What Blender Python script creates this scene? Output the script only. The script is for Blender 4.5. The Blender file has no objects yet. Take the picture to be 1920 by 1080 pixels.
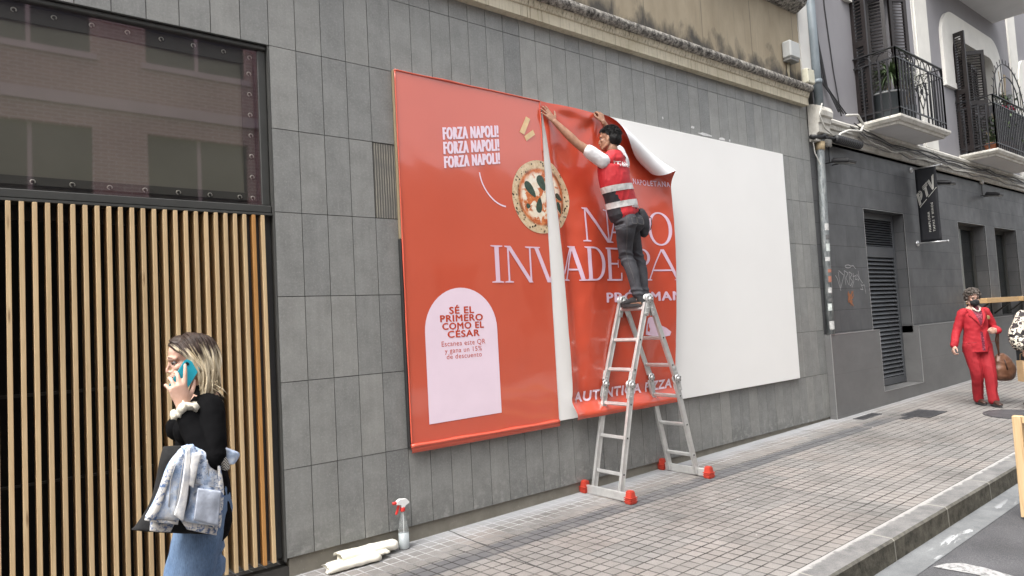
import bpy, bmesh, math, random
from mathutils import Vector, Matrix, noise as mnoise
random.seed(7)
C = bpy.context
SC = C.scene
COL = SC.collection

# ------------------------------------------------------------------ camera
CAMP = Vector((-1.658, -4.805, 1.553))
yaw, pit, rol = math.radians(38.365), math.radians(3.1573), math.radians(-3.1423)
fw = Vector((math.sin(yaw)*math.cos(pit), math.cos(yaw)*math.cos(pit), math.sin(pit)))
rt = Vector((math.cos(yaw), -math.sin(yaw), 0.0))
up = rt.cross(fw)
r2 = rt*math.cos(rol) + up*math.sin(rol)
u2 = -rt*math.sin(rol) + up*math.cos(rol)
cam = bpy.data.cameras.new('camera')
cam.sensor_width = 36.0
cam.lens = 1255.23/1920*36.0
cam.clip_start = 0.05
cam.clip_end = 800
camo = bpy.data.objects.new('camera', cam)
COL.objects.link(camo)
m = Matrix.Identity(4)
for i in range(3):
    m[i][0] = r2[i]; m[i][1] = u2[i]; m[i][2] = -fw[i]; m[i][3] = CAMP[i]
camo.matrix_world = m
SC.camera = camo

# ------------------------------------------------------------------ light
SUN_EL, SUN_AZ = math.radians(60), math.radians(262)      # azimuth clockwise from +Y
world = bpy.data.worlds.new('World')
SC.world = world
world.use_nodes = True
wn = world.node_tree
wn.nodes.clear()
wo = wn.nodes.new('ShaderNodeOutputWorld')
bg = wn.nodes.new('ShaderNodeBackground')
sky = wn.nodes.new('ShaderNodeTexSky')
sky.sky_type = 'NISHITA'
sky.sun_disc = False
sky.sun_elevation = SUN_EL
sky.sun_rotation = SUN_AZ
sky.air_density = 1.0
sky.dust_density = 6.0
sky.ozone_density = 0.6
hs = wn.nodes.new('ShaderNodeHueSaturation')               # a veiled, nearly white sky
hs.inputs['Saturation'].default_value = 0.22
wn.links.new(sky.outputs[0], hs.inputs['Color'])
wn.links.new(hs.outputs[0], bg.inputs['Color'])
bg.inputs['Strength'].default_value = 0.15
wn.links.new(bg.outputs[0], wo.inputs['Surface'])
sd = Vector((math.sin(SUN_AZ)*math.cos(SUN_EL), math.cos(SUN_AZ)*math.cos(SUN_EL), math.sin(SUN_EL)))
sun = bpy.data.lights.new('sun', 'SUN')
sun.energy = 1.2
sun.angle = math.radians(40)
sun.color = (1.0, 0.965, 0.91)
suno = bpy.data.objects.new('sun', sun)
COL.objects.link(suno)
suno.location = sd*60
suno.rotation_euler = sd.to_track_quat('Z', 'Y').to_euler()
SC.view_settings.view_transform = 'Standard'
SC.view_settings.look = 'None'
SC.view_settings.gamma = 1
SC.view_settings.exposure = 1.47
try:
    SC.cycles.max_bounces = 6
    SC.cycles.transparent_max_bounces = 8
    SC.cycles.caustics_reflective = False
    SC.cycles.caustics_refractive = False
    SC.cycles.sample_clamp_indirect = 4.0
except Exception:
    pass

# ------------------------------------------------------------------ materials
def srgb(r, g, b):
    f = lambda c: (c/255/12.92) if c <= 10 else ((c/255+0.055)/1.055)**2.4
    return (f(r), f(g), f(b))

class NT:
    """small wrapper to write node graphs compactly"""
    def __init__(s, name):
        s.m = bpy.data.materials.new(name)
        s.m.use_nodes = True
        s.t = s.m.node_tree
        s.b = s.t.nodes['Principled BSDF']
        s.tc = s.t.nodes.new('ShaderNodeTexCoord')
    def n(s, typ, **kw):
        x = s.t.nodes.new(typ)
        for k, v in kw.items():
            setattr(x, k, v)
        return x
    def l(s, a, b):
        s.t.links.new(a, b)
    def setin(s, node, key, v):
        if hasattr(v, 'is_output') or isinstance(v, bpy.types.NodeSocket):
            s.l(v, node.inputs[key])
        else:
            node.inputs[key].default_value = v
    def coords(s, scale=(1, 1, 1), rot=(0, 0, 0), loc=(0, 0, 0)):
        mp = s.n('ShaderNodeMapping')
        s.l(s.tc.outputs['Object'], mp.inputs['Vector'])
        mp.inputs['Scale'].default_value = scale
        mp.inputs['Rotation'].default_value = rot
        mp.inputs['Location'].default_value = loc
        return mp.outputs[0]
    def noise(s, vec, scale=5, detail=4, rough=.55, dist=0):
        x = s.n('ShaderNodeTexNoise')
        s.l(vec, x.inputs['Vector'])
        x.inputs['Scale'].default_value = scale
        x.inputs['Detail'].default_value = detail
        x.inputs['Roughness'].default_value = rough
        x.inputs['Distortion'].default_value = dist
        return x.outputs['Fac']
    def voro(s, vec, scale=5, feature='F1', out='Distance'):
        x = s.n('ShaderNodeTexVoronoi', feature=feature)
        s.l(vec, x.inputs['Vector'])
        x.inputs['Scale'].default_value = scale
        return x.outputs[out]
    def math(s, op, a, b=0.0, c=0.0):
        x = s.n('ShaderNodeMath', operation=op)
        for i, v in enumerate((a, b, c)):
            if i < len(x.inputs):
                s.setin(x, i, v)
        return x.outputs[0]
    def ramp(s, fac, stops):
        x = s.n('ShaderNodeValToRGB')
        s.l(fac, x.inputs[0])
        e = x.color_ramp.elements
        while len(e) < len(stops):
            e.new(0.5)
        for i, (p, c) in enumerate(stops):
            e[i].position = p
            if not isinstance(c, (tuple, list)):
                c = (c, c, c)
            e[i].color = (*c[:3], 1)
        return x.outputs[0]
    def mix(s, fac, a, b, blend='MIX'):
        x = s.n('ShaderNodeMix', data_type='RGBA', blend_type=blend)
        s.setin(x, 0, fac)
        for k, v in ((6, a), (7, b)):
            if isinstance(v, (tuple, list)):
                v = (*v[:3], 1)
            s.setin(x, k, v)
        return x.outputs[2]
    def sep(s, vec):
        x = s.n('ShaderNodeSeparateXYZ')
        s.l(vec, x.inputs[0])
        return x.outputs
    def comb(s, x, y, z):
        q = s.n('ShaderNodeCombineXYZ')
        for i, v in enumerate((x, y, z)):
            s.setin(q, i, v)
        return q.outputs[0]
    def white(s, vec):
        x = s.n('ShaderNodeTexWhiteNoise', noise_dimensions='3D')
        s.l(vec, x.inputs['Vector'])
        return x.outputs['Value']
    def schlick(s, f0):
        lw = s.n('ShaderNodeLayerWeight'); lw.inputs['Blend'].default_value = .5
        return s.math('MULTIPLY_ADD', s.math('POWER', lw.outputs['Facing'], 5.0), 1-f0, f0)
    def bump(s, h, strength=.3, dist=.01):
        x = s.n('ShaderNodeBump')
        s.l(h, x.inputs['Height'])
        x.inputs['Strength'].default_value = strength
        x.inputs['Distance'].default_value = dist
        s.l(x.outputs[0], s.b.inputs['Normal'])
    def fin(s, col=None, rough=.6, metal=0, spec=.5, coat=0, coatr=.05):
        if col is not None:
            if isinstance(col, (tuple, list)):
                col = (*col[:3], 1)
            s.setin(s.b, 'Base Color', col)
        s.setin(s.b, 'Roughness', rough)
        s.setin(s.b, 'Metallic', metal)
        s.setin(s.b, 'Specular IOR Level', spec)
        s.setin(s.b, 'Coat Weight', coat)
        s.setin(s.b, 'Coat Roughness', coatr)
        return s.m

MATS = {}
def simple(name, c, var=.15, scale=6, rough=.6, bump=0, bscale=60, metal=0, spec=.5, stretch=(1, 1, 1), coat=0, bdist=.004):
    """a base colour with noise mottling around it, and optional fine bump"""
    if name in MATS:
        return MATS[name]
    t = NT(name)
    v = t.coords(stretch)
    f = t.noise(v, scale, 5, .6)
    a = tuple(x*(1-var) for x in c)
    b = tuple(min(1, x*(1+var)) for x in c)
    col = t.ramp(f, [(.3, a), (.7, b)])
    if bump:
        t.bump(t.noise(v, bscale, 4, .6), bump, bdist)
    MATS[name] = t.fin(col, rough, metal, spec, coat)
    return MATS[name]

# ------------------------------------------------------------------ mesh builder
class MB:
    def __init__(s):
        s.v = []; s.f = []; s.mi = []; s.mats = []; s.sm = []
    def mat(s, m):
        if m not in s.mats:
            s.mats.append(m)
        return s.mats.index(m)
    def add(s, vs, fs, m, smooth=False):
        o = len(s.v); k = s.mat(m)
        s.v += [tuple(p) for p in vs]
        for f in fs:
            s.f.append(tuple(i+o for i in f)); s.mi.append(k); s.sm.append(smooth)
    def box(s, a, b, m, skip=''):
        x0, y0, z0 = a; x1, y1, z1 = b
        vs = [(x0, y0, z0), (x1, y0, z0), (x1, y1, z0), (x0, y1, z0), (x0, y0, z1), (x1, y0, z1), (x1, y1, z1), (x0, y1, z1)]
        fs = dict(b=(3, 2, 1, 0), t=(4, 5, 6, 7), f=(0, 1, 5, 4), k=(2, 3, 7, 6), l=(3, 0, 4, 7), r=(1, 2, 6, 5))
        s.add(vs, [fs[q] for q in fs if q not in skip], m)
    def bbox(s, a, b, m, bev=.004):
        """box with chamfered edges"""
        x0, y0, z0 = a; x1, y1, z1 = b
        e = min(bev, abs(x1-x0)*.45, abs(y1-y0)*.45, abs(z1-z0)*.45)
        bm = bmesh.new()
        bmesh.ops.create_cube(bm, size=1)
        for q in bm.verts:
            q.co = Vector(((x0+x1)/2+q.co.x*(x1-x0), (y0+y1)/2+q.co.y*(y1-y0), (z0+z1)/2+q.co.z*(z1-z0)))
        bmesh.ops.bevel(bm, geom=bm.edges[:]+bm.verts[:], offset=e, segments=1, affect='EDGES')
        s.bm(bm, m)
    def bm(s, bm, m, mat4=None, smooth=False):
        bm.verts.ensure_lookup_table()
        bm.verts.index_update()
        vs = [(mat4 @ q.co if mat4 else q.co.copy()) for q in bm.verts]
        s.add(vs, [[q.index for q in f.verts] for f in bm.faces], m, smooth)
        bm.free()
    def beam(s, p, q, w, h, m, upv=(0, 0, 1), bev=.003):
        """box beam from p to q; w across, h along the up vector"""
        p = Vector(p); q = Vector(q); d = (q-p); L = d.length; d.normalize()
        u = Vector(upv); a = d.cross(u).normalized(); u = a.cross(d).normalized()
        bm = bmesh.new()
        bmesh.ops.create_cube(bm, size=1)
        for k in bm.verts:
            k.co = Vector((k.co.x*w, k.co.y*L, k.co.z*h))
        if bev:
            bmesh.ops.bevel(bm, geom=bm.edges[:]+bm.verts[:], offset=min(bev, w*.4, h*.4), segments=1, affect='EDGES')
        M4 = Matrix.Identity(4)
        c = (p+q)/2
        for i in range(3):
            M4[i][0] = a[i]; M4[i][1] = d[i]; M4[i][2] = u[i]; M4[i][3] = c[i]
        s.bm(bm, m, M4)
    def tube(s, pts, r, m, n=8, caps=True, smooth=True, closed=False):
        pts = [Vector(p) for p in pts]
        N = len(pts)
        rs = r if isinstance(r, (list, tuple)) else [r]*N
        rings = []; prev = None
        for i, p in enumerate(pts):
            if closed:
                d = (pts[(i+1) % N]-pts[i-1])
            else:
                d = pts[min(i+1, N-1)]-pts[max(i-1, 0)]
            d.normalize()
            if prev is None:
                a = d.orthogonal().normalized()
            else:
                a = (prev-d*prev.dot(d))
                a = a.normalized() if a.length > 1e-6 else d.orthogonal().normalized()
            prev = a; b = d.cross(a)
            rings.append([p+(a*math.cos(t)+b*math.sin(t))*rs[i] for t in (2*math.pi*k/n for k in range(n))])
        vs = [q for R in rings for q in R]
        fs = []
        for i in range(N if closed else N-1):
            j = (i+1) % N
            for k in range(n):
                fs.append((i*n+k, i*n+(k+1) % n, j*n+(k+1) % n, j*n+k))
        if caps and not closed:
            fs.append(tuple(range(n-1, -1, -1))); fs.append(tuple((N-1)*n+k for k in range(n)))
        s.add(vs, fs, m, smooth)
    def lathe(s, prof, m, c=(0, 0, 0), n=24, axis='z', smooth=True):
        """profile of (radius, height) pairs around an axis through c"""
        vs = []; fs = []
        for r, h in prof:
            for k in range(n):
                t = 2*math.pi*k/n
                a, b = r*math.cos(t), r*math.sin(t)
                p = {'z': (a, b, h), 'y': (a, h, b), 'x': (h, a, b)}[axis]
                vs.append((p[0]+c[0], p[1]+c[1], p[2]+c[2]))
        for i in range(len(prof)-1):
            for k in range(n):
                fs.append((i*n+k, i*n+(k+1) % n, (i+1)*n+(k+1) % n, (i+1)*n+k))
        s.add(vs, fs, m, smooth)
    def ball(s, c, r, m, seg=12, rot=None):
        bm = bmesh.new()
        bmesh.ops.create_uvsphere(bm, u_segments=seg, v_segments=max(6, seg*2//3), radius=1)
        rr = r if isinstance(r, (tuple, list)) else (r, r, r)
        M4 = Matrix.Translation(c) @ (rot.to_4x4() if rot else Matrix.Identity(4)) @ Matrix.Diagonal((*rr, 1))
        s.bm(bm, m, M4, True)
    def poly(s, pts, y, m):
        """flat polygon in the wall plane: pts of (x, z)"""
        s.add([(p[0], y, p[1]) for p in pts], [tuple(range(len(pts)))], m)
    def prism(s, pts, y0, y1, m):
        n = len(pts)
        vs = [(p[0], y0, p[1]) for p in pts]+[(p[0], y1, p[1]) for p in pts]
        fs = [tuple(range(n)), tuple(range(2*n-1, n-1, -1))]+[(i, n+i, n+(i+1) % n, (i+1) % n) for i in range(n)]
        s.add(vs, fs, m)
    def extrude_x(s, prof, x0, x1, m, caps=True):
        """profile of (y, z), swept along x"""
        n = len(prof)
        vs = [(x0, p[0], p[1]) for p in prof]+[(x1, p[0], p[1]) for p in prof]
        fs = [(i, n+i, n+(i+1) % n, (i+1) % n) for i in range(n)]
        if caps:
            fs += [tuple(range(n-1, -1, -1)), tuple(range(n, 2*n))]
        s.add(vs, fs, m)
    def mesh(s, name):
        me = bpy.data.meshes.new(name)
        me.from_pydata(s.v, [], s.f)
        for q in s.mats:
            me.materials.append(q)
        me.polygons.foreach_set('material_index', s.mi)
        me.polygons.foreach_set('use_smooth', s.sm)
        me.update()
        return me
    def build(s, name, parent=None):
        return link(name, s.mesh(name), parent)

def link(name, me, parent=None):
    o = bpy.data.objects.new(name, me)
    COL.objects.link(o)
    if parent is not None:
        o.parent = parent
        if parent.type == 'EMPTY':
            o.matrix_parent_inverse = Matrix.Translation(-parent.location)
    return o

def tag(o, label, cat, group=None):
    o['label'] = label; o['category'] = cat
    if group:
        o['group'] = group
    return o
def thing(name, label, cat, loc, group=None):
    o = bpy.data.objects.new(name, None)
    COL.objects.link(o)
    o.empty_display_size = .1
    o.location = loc
    return tag(o, label, cat, group)
def struct(o, kind='structure'):
    o['kind'] = kind
    return o
def recalc(me):
    bm = bmesh.new(); bm.from_mesh(me)
    bmesh.ops.recalc_face_normals(bm, faces=bm.faces[:])
    bm.to_mesh(me); bm.free(); me.update()

def text_raw(body, bold=0.0, shear=0.0, space=1.0):
    cu = bpy.data.curves.new('txt', 'FONT')
    cu.body = body; cu.offset = bold; cu.shear = shear; cu.space_character = space
    cu.resolution_u = 4
    o = bpy.data.objects.new('txt', cu)
    COL.objects.link(o)
    dg = C.evaluated_depsgraph_get(); dg.update()
    me = bpy.data.meshes.new_from_object(o.evaluated_get(dg))
    vs = [Vector(v.co) for v in me.vertices]; fs = [tuple(p.vertices) for p in me.polygons]
    bpy.data.objects.remove(o); bpy.data.meshes.remove(me); bpy.data.curves.remove(cu)
    return vs, fs
def text_fit(body, x0, x1, z0, z1, bold=0.0, shear=0.0, space=1.0):
    """text as flat (x, z) vertices: x0..x1 wide, capitals standing from z0 to z1"""
    vs, fs = text_raw(body, bold, shear, space)
    hs = [v.y for v in text_raw('H', bold)[0]]
    xs = [v.x for v in vs]
    y0, y1 = min(hs), max(hs)
    sx = (x1-x0)/(max(xs)-min(xs)); sz = (z1-z0)/(y1-y0)
    return [((v.x-min(xs))*sx+x0, (v.y-y0)*sz+z0) for v in vs], fs
# ================================================================== GROUND
def gz(x, y):
    return -.135+.0131*x+.015*y
def rz(x, y):
    return gz(x, y)-.155

def mat_paving():
    t = NT('paving_blocks')
    P = t.tc.outputs['Object']
    X, Y, Z = t.sep(P)
    wob = t.math('MULTIPLY', t.math('SUBTRACT', t.noise(P, 3, 2), .5), .012)
    xs = t.math('DIVIDE', t.math('MULTIPLY_ADD', Y, .13, X), .1)
    ys = t.math('DIVIDE', t.math('ADD', Y, wob), .1)
    fx = t.math('FRACT', xs); fy = t.math('FRACT', ys)
    dx = t.math('MINIMUM', fx, t.math('SUBTRACT', 1, fx))
    dy = t.math('MINIMUM', fy, t.math('SUBTRACT', 1, fy))
    far = t.ramp(t.math('DIVIDE', X, 12.0), [(.735, 1), (.76, 0)])        # beyond: boards running along the street
    dxx = t.math('ADD', dx, t.math('SUBTRACT', 1, far))
    wv = t.math('MULTIPLY', t.noise(P, 2.2, 3), .045)
    g = t.math('MINIMUM', dxx, dy)
    gl = t.math('SUBTRACT', g, t.math('ADD', wv, .016))
    joint = t.ramp(gl, [(0.0, 1), (.03, 0)])
    cell = t.comb(t.math('FLOOR', xs), t.math('FLOOR', ys), 0.0)
    wn = t.white(cell)
    big = t.comb(t.math('FLOOR', t.math('DIVIDE', xs, 4)), t.math('FLOOR', t.math('DIVIDE', ys, 4)), 3.0)
    wb = t.white(big)
    base = t.ramp(wn, [(0, (.178, .172, .165)), (.5, (.198, .191, .183)), (1, (.218, .211, .203))])
    base = t.mix(t.math('MULTIPLY', wb, .35), base, (.29, .25, .225))
    dirt = t.ramp(t.noise(P, 1.1, 6, .7), [(.34, .66), (.5, .95), (.66, 1.10)])
    base = t.mix(1.0, base, dirt, 'MULTIPLY')
    speck = t.ramp(t.noise(P, 140, 2, .5), [(.3, .82), (.7, 1.12)])
    base = t.mix(1.0, base, speck, 'MULTIPLY')
    # darker asphalt-like patch strip
    strip = t.math('MULTIPLY', t.ramp(t.math('ADD', t.math('MULTIPLY', Y, -1), t.math('MULTIPLY', t.noise(P, 9, 3), .03)), [(.525, 0), (.545, 1)]),
                   t.ramp(t.math('ADD', t.math('MULTIPLY', Y, -1), t.math('MULTIPLY', t.noise(P, 7, 3), .03)), [(.725, 1), (.745, 0)]))
    strip = t.math('MULTIPLY', strip, t.ramp(t.noise(P, 5, 4), [(.25, .35), (.5, .95)]))
    strip = t.math('MULTIPLY', strip, t.ramp(t.math('DIVIDE', X, 12.0), [(.66, 1), (.72, 0)]))
    base = t.mix(strip, base, (.105, .105, .11))
    # pale cement dust next to the wall
    edge = t.math('ADD', t.math('MULTIPLY', Y, -1), t.math('MULTIPLY', t.math('SUBTRACT', t.noise(P, 3.5, 5), .5), .28))
    dust = t.ramp(edge, [(.06, .95), (.27, 0)])
    dustx = t.ramp(t.math('DIVIDE', X, 12.0), [(.02, .15), (.12, .75), (.5, .9), (.75, .5)])
    dust = t.math('MULTIPLY', dust, dustx)
    jmask = t.math('MULTIPLY', joint, t.ramp(t.noise(P, 6, 3), [(.3, .45), (.6, 1)]))
    jcol = t.mix(t.ramp(edge, [(.28, 1), (.5, 0)]), (.03, .028, .026), (.42, .42, .42))
    col = t.mix(jmask, base, jcol)
    col = t.mix(dust, col, (.34, .35, .365))
    # the slab joint across the pavement
    for xx in (4.15, 6.85, 1.35):
        q = t.math('ABSOLUTE', t.math('SUBTRACT', t.math('ADD', X, t.math('MULTIPLY', t.noise(P, 6, 2), .02)), xx+.01))
        col = t.mix(t.ramp(q, [(.004, .9), (.009, 0)]), col, (.04, .04, .04))
    # gum and spots
    vo = t.n('ShaderNodeTexVoronoi'); t.l(P, vo.inputs['Vector']); vo.inputs['Scale'].default_value = 2.3
    vo.inputs['Randomness'].default_value = 1
    col = t.mix(t.ramp(vo.outputs['Distance'], [(.035, .75), (.05, 0)]), col, (.07, .07, .07))
    v2 = t.n('ShaderNodeTexVoronoi'); t.l(t.coords((1, 1, 1), loc=(3.3, 1.7, 0)), v2.inputs['Vector']); v2.inputs['Scale'].default_value = 3.1
    col = t.mix(t.ramp(v2.outputs['Distance'], [(.025, .7), (.035, 0)]), col, (.6, .6, .6))
    h = t.math('ADD', t.math('MULTIPLY', joint, -1), t.math('MULTIPLY', t.noise(P, 90, 3), .25))
    h = t.math('ADD', h, t.math('MULTIPLY', wn, .35))
    t.bump(h, .55, .006)
    return t.fin(col, .85, spec=.2)
def mat_asphalt():
    t = NT('asphalt')
    P = t.tc.outputs['Object']
    a = t.ramp(t.noise(P, 160, 3, .7), [(.3, (.035, .036, .04)), (.55, (.078, .078, .083)), (.75, (.165, .165, .165))])
    b = t.ramp(t.noise(P, 1.6, 5), [(.35, .8), (.7, 1.35)])
    t.bump(t.noise(P, 130, 3, .7), .6, .006)
    return t.fin(t.mix(1, a, b, 'MULTIPLY'), .85, spec=.3)
def mat_gutter():
    t = NT('gutter_concrete')
    P = t.tc.outputs['Object']
    X, Y, Z = t.sep(P)
    a = t.ramp(t.noise(P, 5, 6, .65), [(.3, (.115, .12, .125)), (.7, (.185, .193, .197))])
    a = t.mix(1, a, t.ramp(t.noise(P, 120, 2), [(.3, .85), (.7, 1.12)]), 'MULTIPLY')
    n = t.noise(t.coords((.7, 2.2, 1)), 3.2, 6, .6, .6)
    yy = t.ramp(t.math('MULTIPLY', Y, -1), [(.0, 0), (1, 1)])
    d = t.math('ADD', t.math('ABSOLUTE', t.math('SUBTRACT', t.math('MULTIPLY', Y, -1), 2.735)), 0.0)
    w = t.math('MULTIPLY', t.ramp(n, [(.50, 0), (.535, 1)]), t.ramp(d, [(.035, 1), (.06, 0)]))
    w = t.math('MULTIPLY', w, t.ramp(t.math('DIVIDE', X, 8), [(.3, 0), (.4, 1), (.62, 1), (.7, .2)]))
    t.bump(t.noise(P, 60, 4), .3, .004)
    return t.fin(t.mix(w, a, (.36, .37, .38)), .8, spec=.3)
def mat_kerb():
    t = NT('kerb_stone')
    P = t.tc.outputs['Object']
    X, Y, Z = t.sep(P)
    a = t.ramp(t.noise(P, 7, 6, .65), [(.3, (.115, .115, .115)), (.7, (.20, .197, .193))])
    a = t.mix(1, a, t.ramp(t.noise(P, 150, 2), [(.3, .8), (.7, 1.15)]), 'MULTIPLY')
    # darker, browner mottle on the face towards the road
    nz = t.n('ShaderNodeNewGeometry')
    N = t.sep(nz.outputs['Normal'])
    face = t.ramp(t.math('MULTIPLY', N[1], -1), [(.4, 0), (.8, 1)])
    face_mottle = t.ramp(t.noise(P, 14, 6, .7), [(.3, (.03, .028, .022)), (.7, (.13, .12, .095))])
    a = t.mix(face, a, face_mottle)
    # cement along the paving edge
    e = t.math('ADD', t.math('SUBTRACT', t.math('MULTIPLY', Y, -1), 2.0), t.math('MULTIPLY', t.math('SUBTRACT', t.noise(P, 11, 5, .7), .5), .11))
    a = t.mix(t.math('MULTIPLY', t.ramp(e, [(.425, .85), (.445, 0)]), t.math('SUBTRACT', 1, face)), a, (.34, .335, .325))
    fx = t.math('FRACT', t.math('DIVIDE', t.math('ADD', X, .55), 1.0))
    j = t.math('MINIMUM', fx, t.math('SUBTRACT', 1, fx))
    a = t.mix(t.ramp(j, [(.004, .7), (.009, 0)]), a, (.33, .32, .28))
    t.bump(t.noise(P, 45, 5, .7), .5, .008)
    return t.fin(a, .82, spec=.3)

def sheet(name, x0, x1, ys, zf, m, step=1.0):
    b = MB(); vs = []; fs = []
    n = int((x1-x0)/step)+1
    for i in range(n+1):
        x = x0+(x1-x0)*i/n
        for y in ys:
            vs.append((x, y, zf(x, y)))
    k = len(ys)
    for i in range(n):
        for j in range(k-1):
            fs.append((i*k+j, (i+1)*k+j, (i+1)*k+j+1, i*k+j+1))
    b.add(vs, fs, m)
    o = b.build(name)
    recalc(o.data)
    return struct(o)
sheet('sidewalk', -12, 60, [-2.405, -1.5, -.7, .6], gz, mat_paving())
sheet('gutter', -12, 60, [-2.80, -2.59], lambda x, y: rz(x, y)+.004, mat_gutter())
sheet('road', -12, 60, [-9.0, -6, -2.70], rz, mat_asphalt())
b = MB(); mk = mat_kerb()
n = 72
prof = [(-2.404, -.01), (-2.404, .002), (-2.585, .003), (-2.600, -.012), (-2.606, -.17)]
vs = []; fs = []
for i in range(n*2+1):
    x = -12+i*.5
    for y, dz in prof:
        vs.append((x, y, gz(x, y)+dz))
k = len(prof)
for i in range(n*2):
    for j in range(k-1):
        fs.append((i*k+j, (i+1)*k+j, (i+1)*k+j+1, i*k+j+1))
b.add(vs, fs, mk)
o = b.build('kerb'); recalc(o.data); struct(o)
sheet('far_sidewalk', -12, 60, [-12.4, -9.0], lambda x, y: rz(x, -9)+.13, simple('far_paving', (.3, .29, .28), .15, 5, .8))
g = MB(); g.add([(-400, -400, -3), (400, -400, -3), (400, 400, -3), (-400, 400, -3)], [(0, 1, 2, 3)], simple('earth', (.2, .19, .18), .1, 1, .9))
struct(g.build('ground'))
# painted line on the road
b = MB()
pm = NT('road_paint'); P = pm.tc.outputs['Object']
pmm = pm.fin(pm.ramp(pm.noise(P, 25, 5, .7), [(.38, (.12, .12, .12)), (.52, (.33, .33, .33))]), .7)
pts = [(3.5, -2.82), (3.62, -2.86), (3.70, -2.93), (3.71, -3.06), (3.66, -3.3), (3.4, -4.0), (3.27, -4.0), (3.50, -3.25), (3.55, -3.07), (3.52, -2.93)]
b.add([(x, y, rz(x, y)+.006) for x, y in pts], [tuple(range(len(pts)))], pmm)
o = b.build('road_marking'); recalc(o.data); struct(o)

# ================================================================== GREY TILED BUILDING
TH, TW = .6158, .2
def mat_tiles():
    t = NT('grey_porcelain_tiles')
    P = t.tc.outputs['Object']
    X, Y, Z = t.sep(P)
    cell = t.comb(t.math('FLOOR', t.math('DIVIDE', X, TW)), 0.0, t.math('FLOOR', t.math('DIVIDE', Z, TH)))
    wn = t.white(cell)
    off = t.n('ShaderNodeVectorMath', operation='MULTIPLY_ADD')
    t.l(cell, off.inputs[0]); off.inputs[1].default_value = (7.3, 3.1, 5.7); t.l(P, off.inputs[2])
    V = off.outputs[0]
    base = t.ramp(wn, [(0, (.182, .187, .183)), (.10, (.212, .216, .209)), (.6, (.232, .235, .225)), (1, (.262, .263, .249))])
    cl = t.ramp(t.noise(V, 5, 6, .65), [(.3, .82), (.7, 1.15)])
    base = t.mix(1, base, cl, 'MULTIPLY')
    sp = t.ramp(t.noise(V, 62, 6, .8), [(.50, 0), (.68, .6)])
    base = t.mix(sp, base, (.37, .37, .35))
    sd = t.ramp(t.noise(V, 80, 3, .7), [(.25, .45), (.42, 0)])
    base = t.mix(sd, base, (.12, .12, .118))
    drip = t.ramp(t.noise(t.coords((16, 1, .45)), 1.6, 5, .65), [(.36, .94), (.56, 1.0), (.72, 1.04)])
    base = t.mix(1, base, drip, 'MULTIPLY')
    grime = t.ramp(t.math('ADD', Z, t.math('MULTIPLY', t.noise(P, 3, 5, .65), .35)), [(.12, .72), (.42, 1)])
    base = t.mix(1, base, grime, 'MULTIPLY')
    # scuffs and splashes low on the wall
    low = t.math('MULTIPLY', t.ramp(t.math('ADD', Z, t.math('MULTIPLY', t.noise(P, 2.5, 4), .6)), [(.35, .5), (.7, 0)]), t.ramp(t.noise(P, 14, 5, .7), [(.5, 0), (.65, 1)]))
    base = t.mix(low, base, (.36, .36, .34))
    t.bump(t.noise(V, 120, 3), .08, .002)
    return t.fin(base, t.ramp(t.noise(V, 9, 4), [(.3, .42), (.7, .6)]), spec=.45)
MT = mat_tiles()
DK = simple('tile_joint', (.03, .03, .029), .1)
bld = thing('shop_building', 'long grey tiled shop front with cream cornice, dark window and timber slats', 'building', (3, 0, -.1))
WL, WR, WTOP = -5.0, 7.80, 4.62
b = MB()
b.box((-.0, .012, 0), (WR-.002, .05, WTOP), DK, 'k')
b.box((WL, .012, 3.70), (-.0, .05, WTOP), DK, 'k')
G = .0026
random.seed(3)
for c in range(-25, 39):
    for r in range(0, 8):
        x0, x1, z0, z1 = c*TW, (c+1)*TW, r*TH, min((r+1)*TH, WTOP)
        if x1 < .01 and z1 < 3.75:
            continue
        if c == 4 and r == 4:
            continue                     # the missing tile
        dy = random.uniform(-.0008, .0008)
        b.box((x0+G, dy, z0+G), (x1-G, .012, z1-G), MT, 'k')
b.build('tile_wall', bld)
# exposed render behind the missing tile
b = MB()
mr = NT('ribbed_adhesive'); P = mr.tc.outputs['Object']; X, Y, Z = mr.sep(P)
rib = mr.math('FRACT', mr.math('ADD', mr.math('DIVIDE', X, .022), mr.math('MULTIPLY', mr.noise(P, 9, 3), .5)))
rc = mr.ramp(rib, [(.15, (.07, .066, .056)), (.5, (.33, .31, .26)), (.85, (.06, .057, .05))])
rc = mr.mix(mr.ramp(mr.noise(P, 6, 5), [(.4, .0), (.65, .7)]), rc, (.10, .10, .095))
mr.bump(rib, .6, .008)
b.box((.803, .004, 4*TH+.004), (.997, .0118, 5*TH-.004), mr.fin(rc, .85), 'k')
b.build('exposed_adhesive_bed', bld)
# plinth
b = MB()
mp = NT('plinth_render'); P = mp.tc.outputs['Object']; X, Y, Z = mp.sep(P)
pc = mp.ramp(mp.noise(P, 5, 6, .65), [(.3, (.15, .138, .112)), (.7, (.215, .20, .165))])
pc = mp.mix(mp.ramp(mp.noise(P, 30, 5, .7), [(.6, 0), (.75, .6)]), pc, (.33, .31, .27))
b.box((0.02, .018, -.5), (WR-.002, .09, -.004), mp.fin(pc, .75), 'k')
b.build('plinth', bld)
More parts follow.
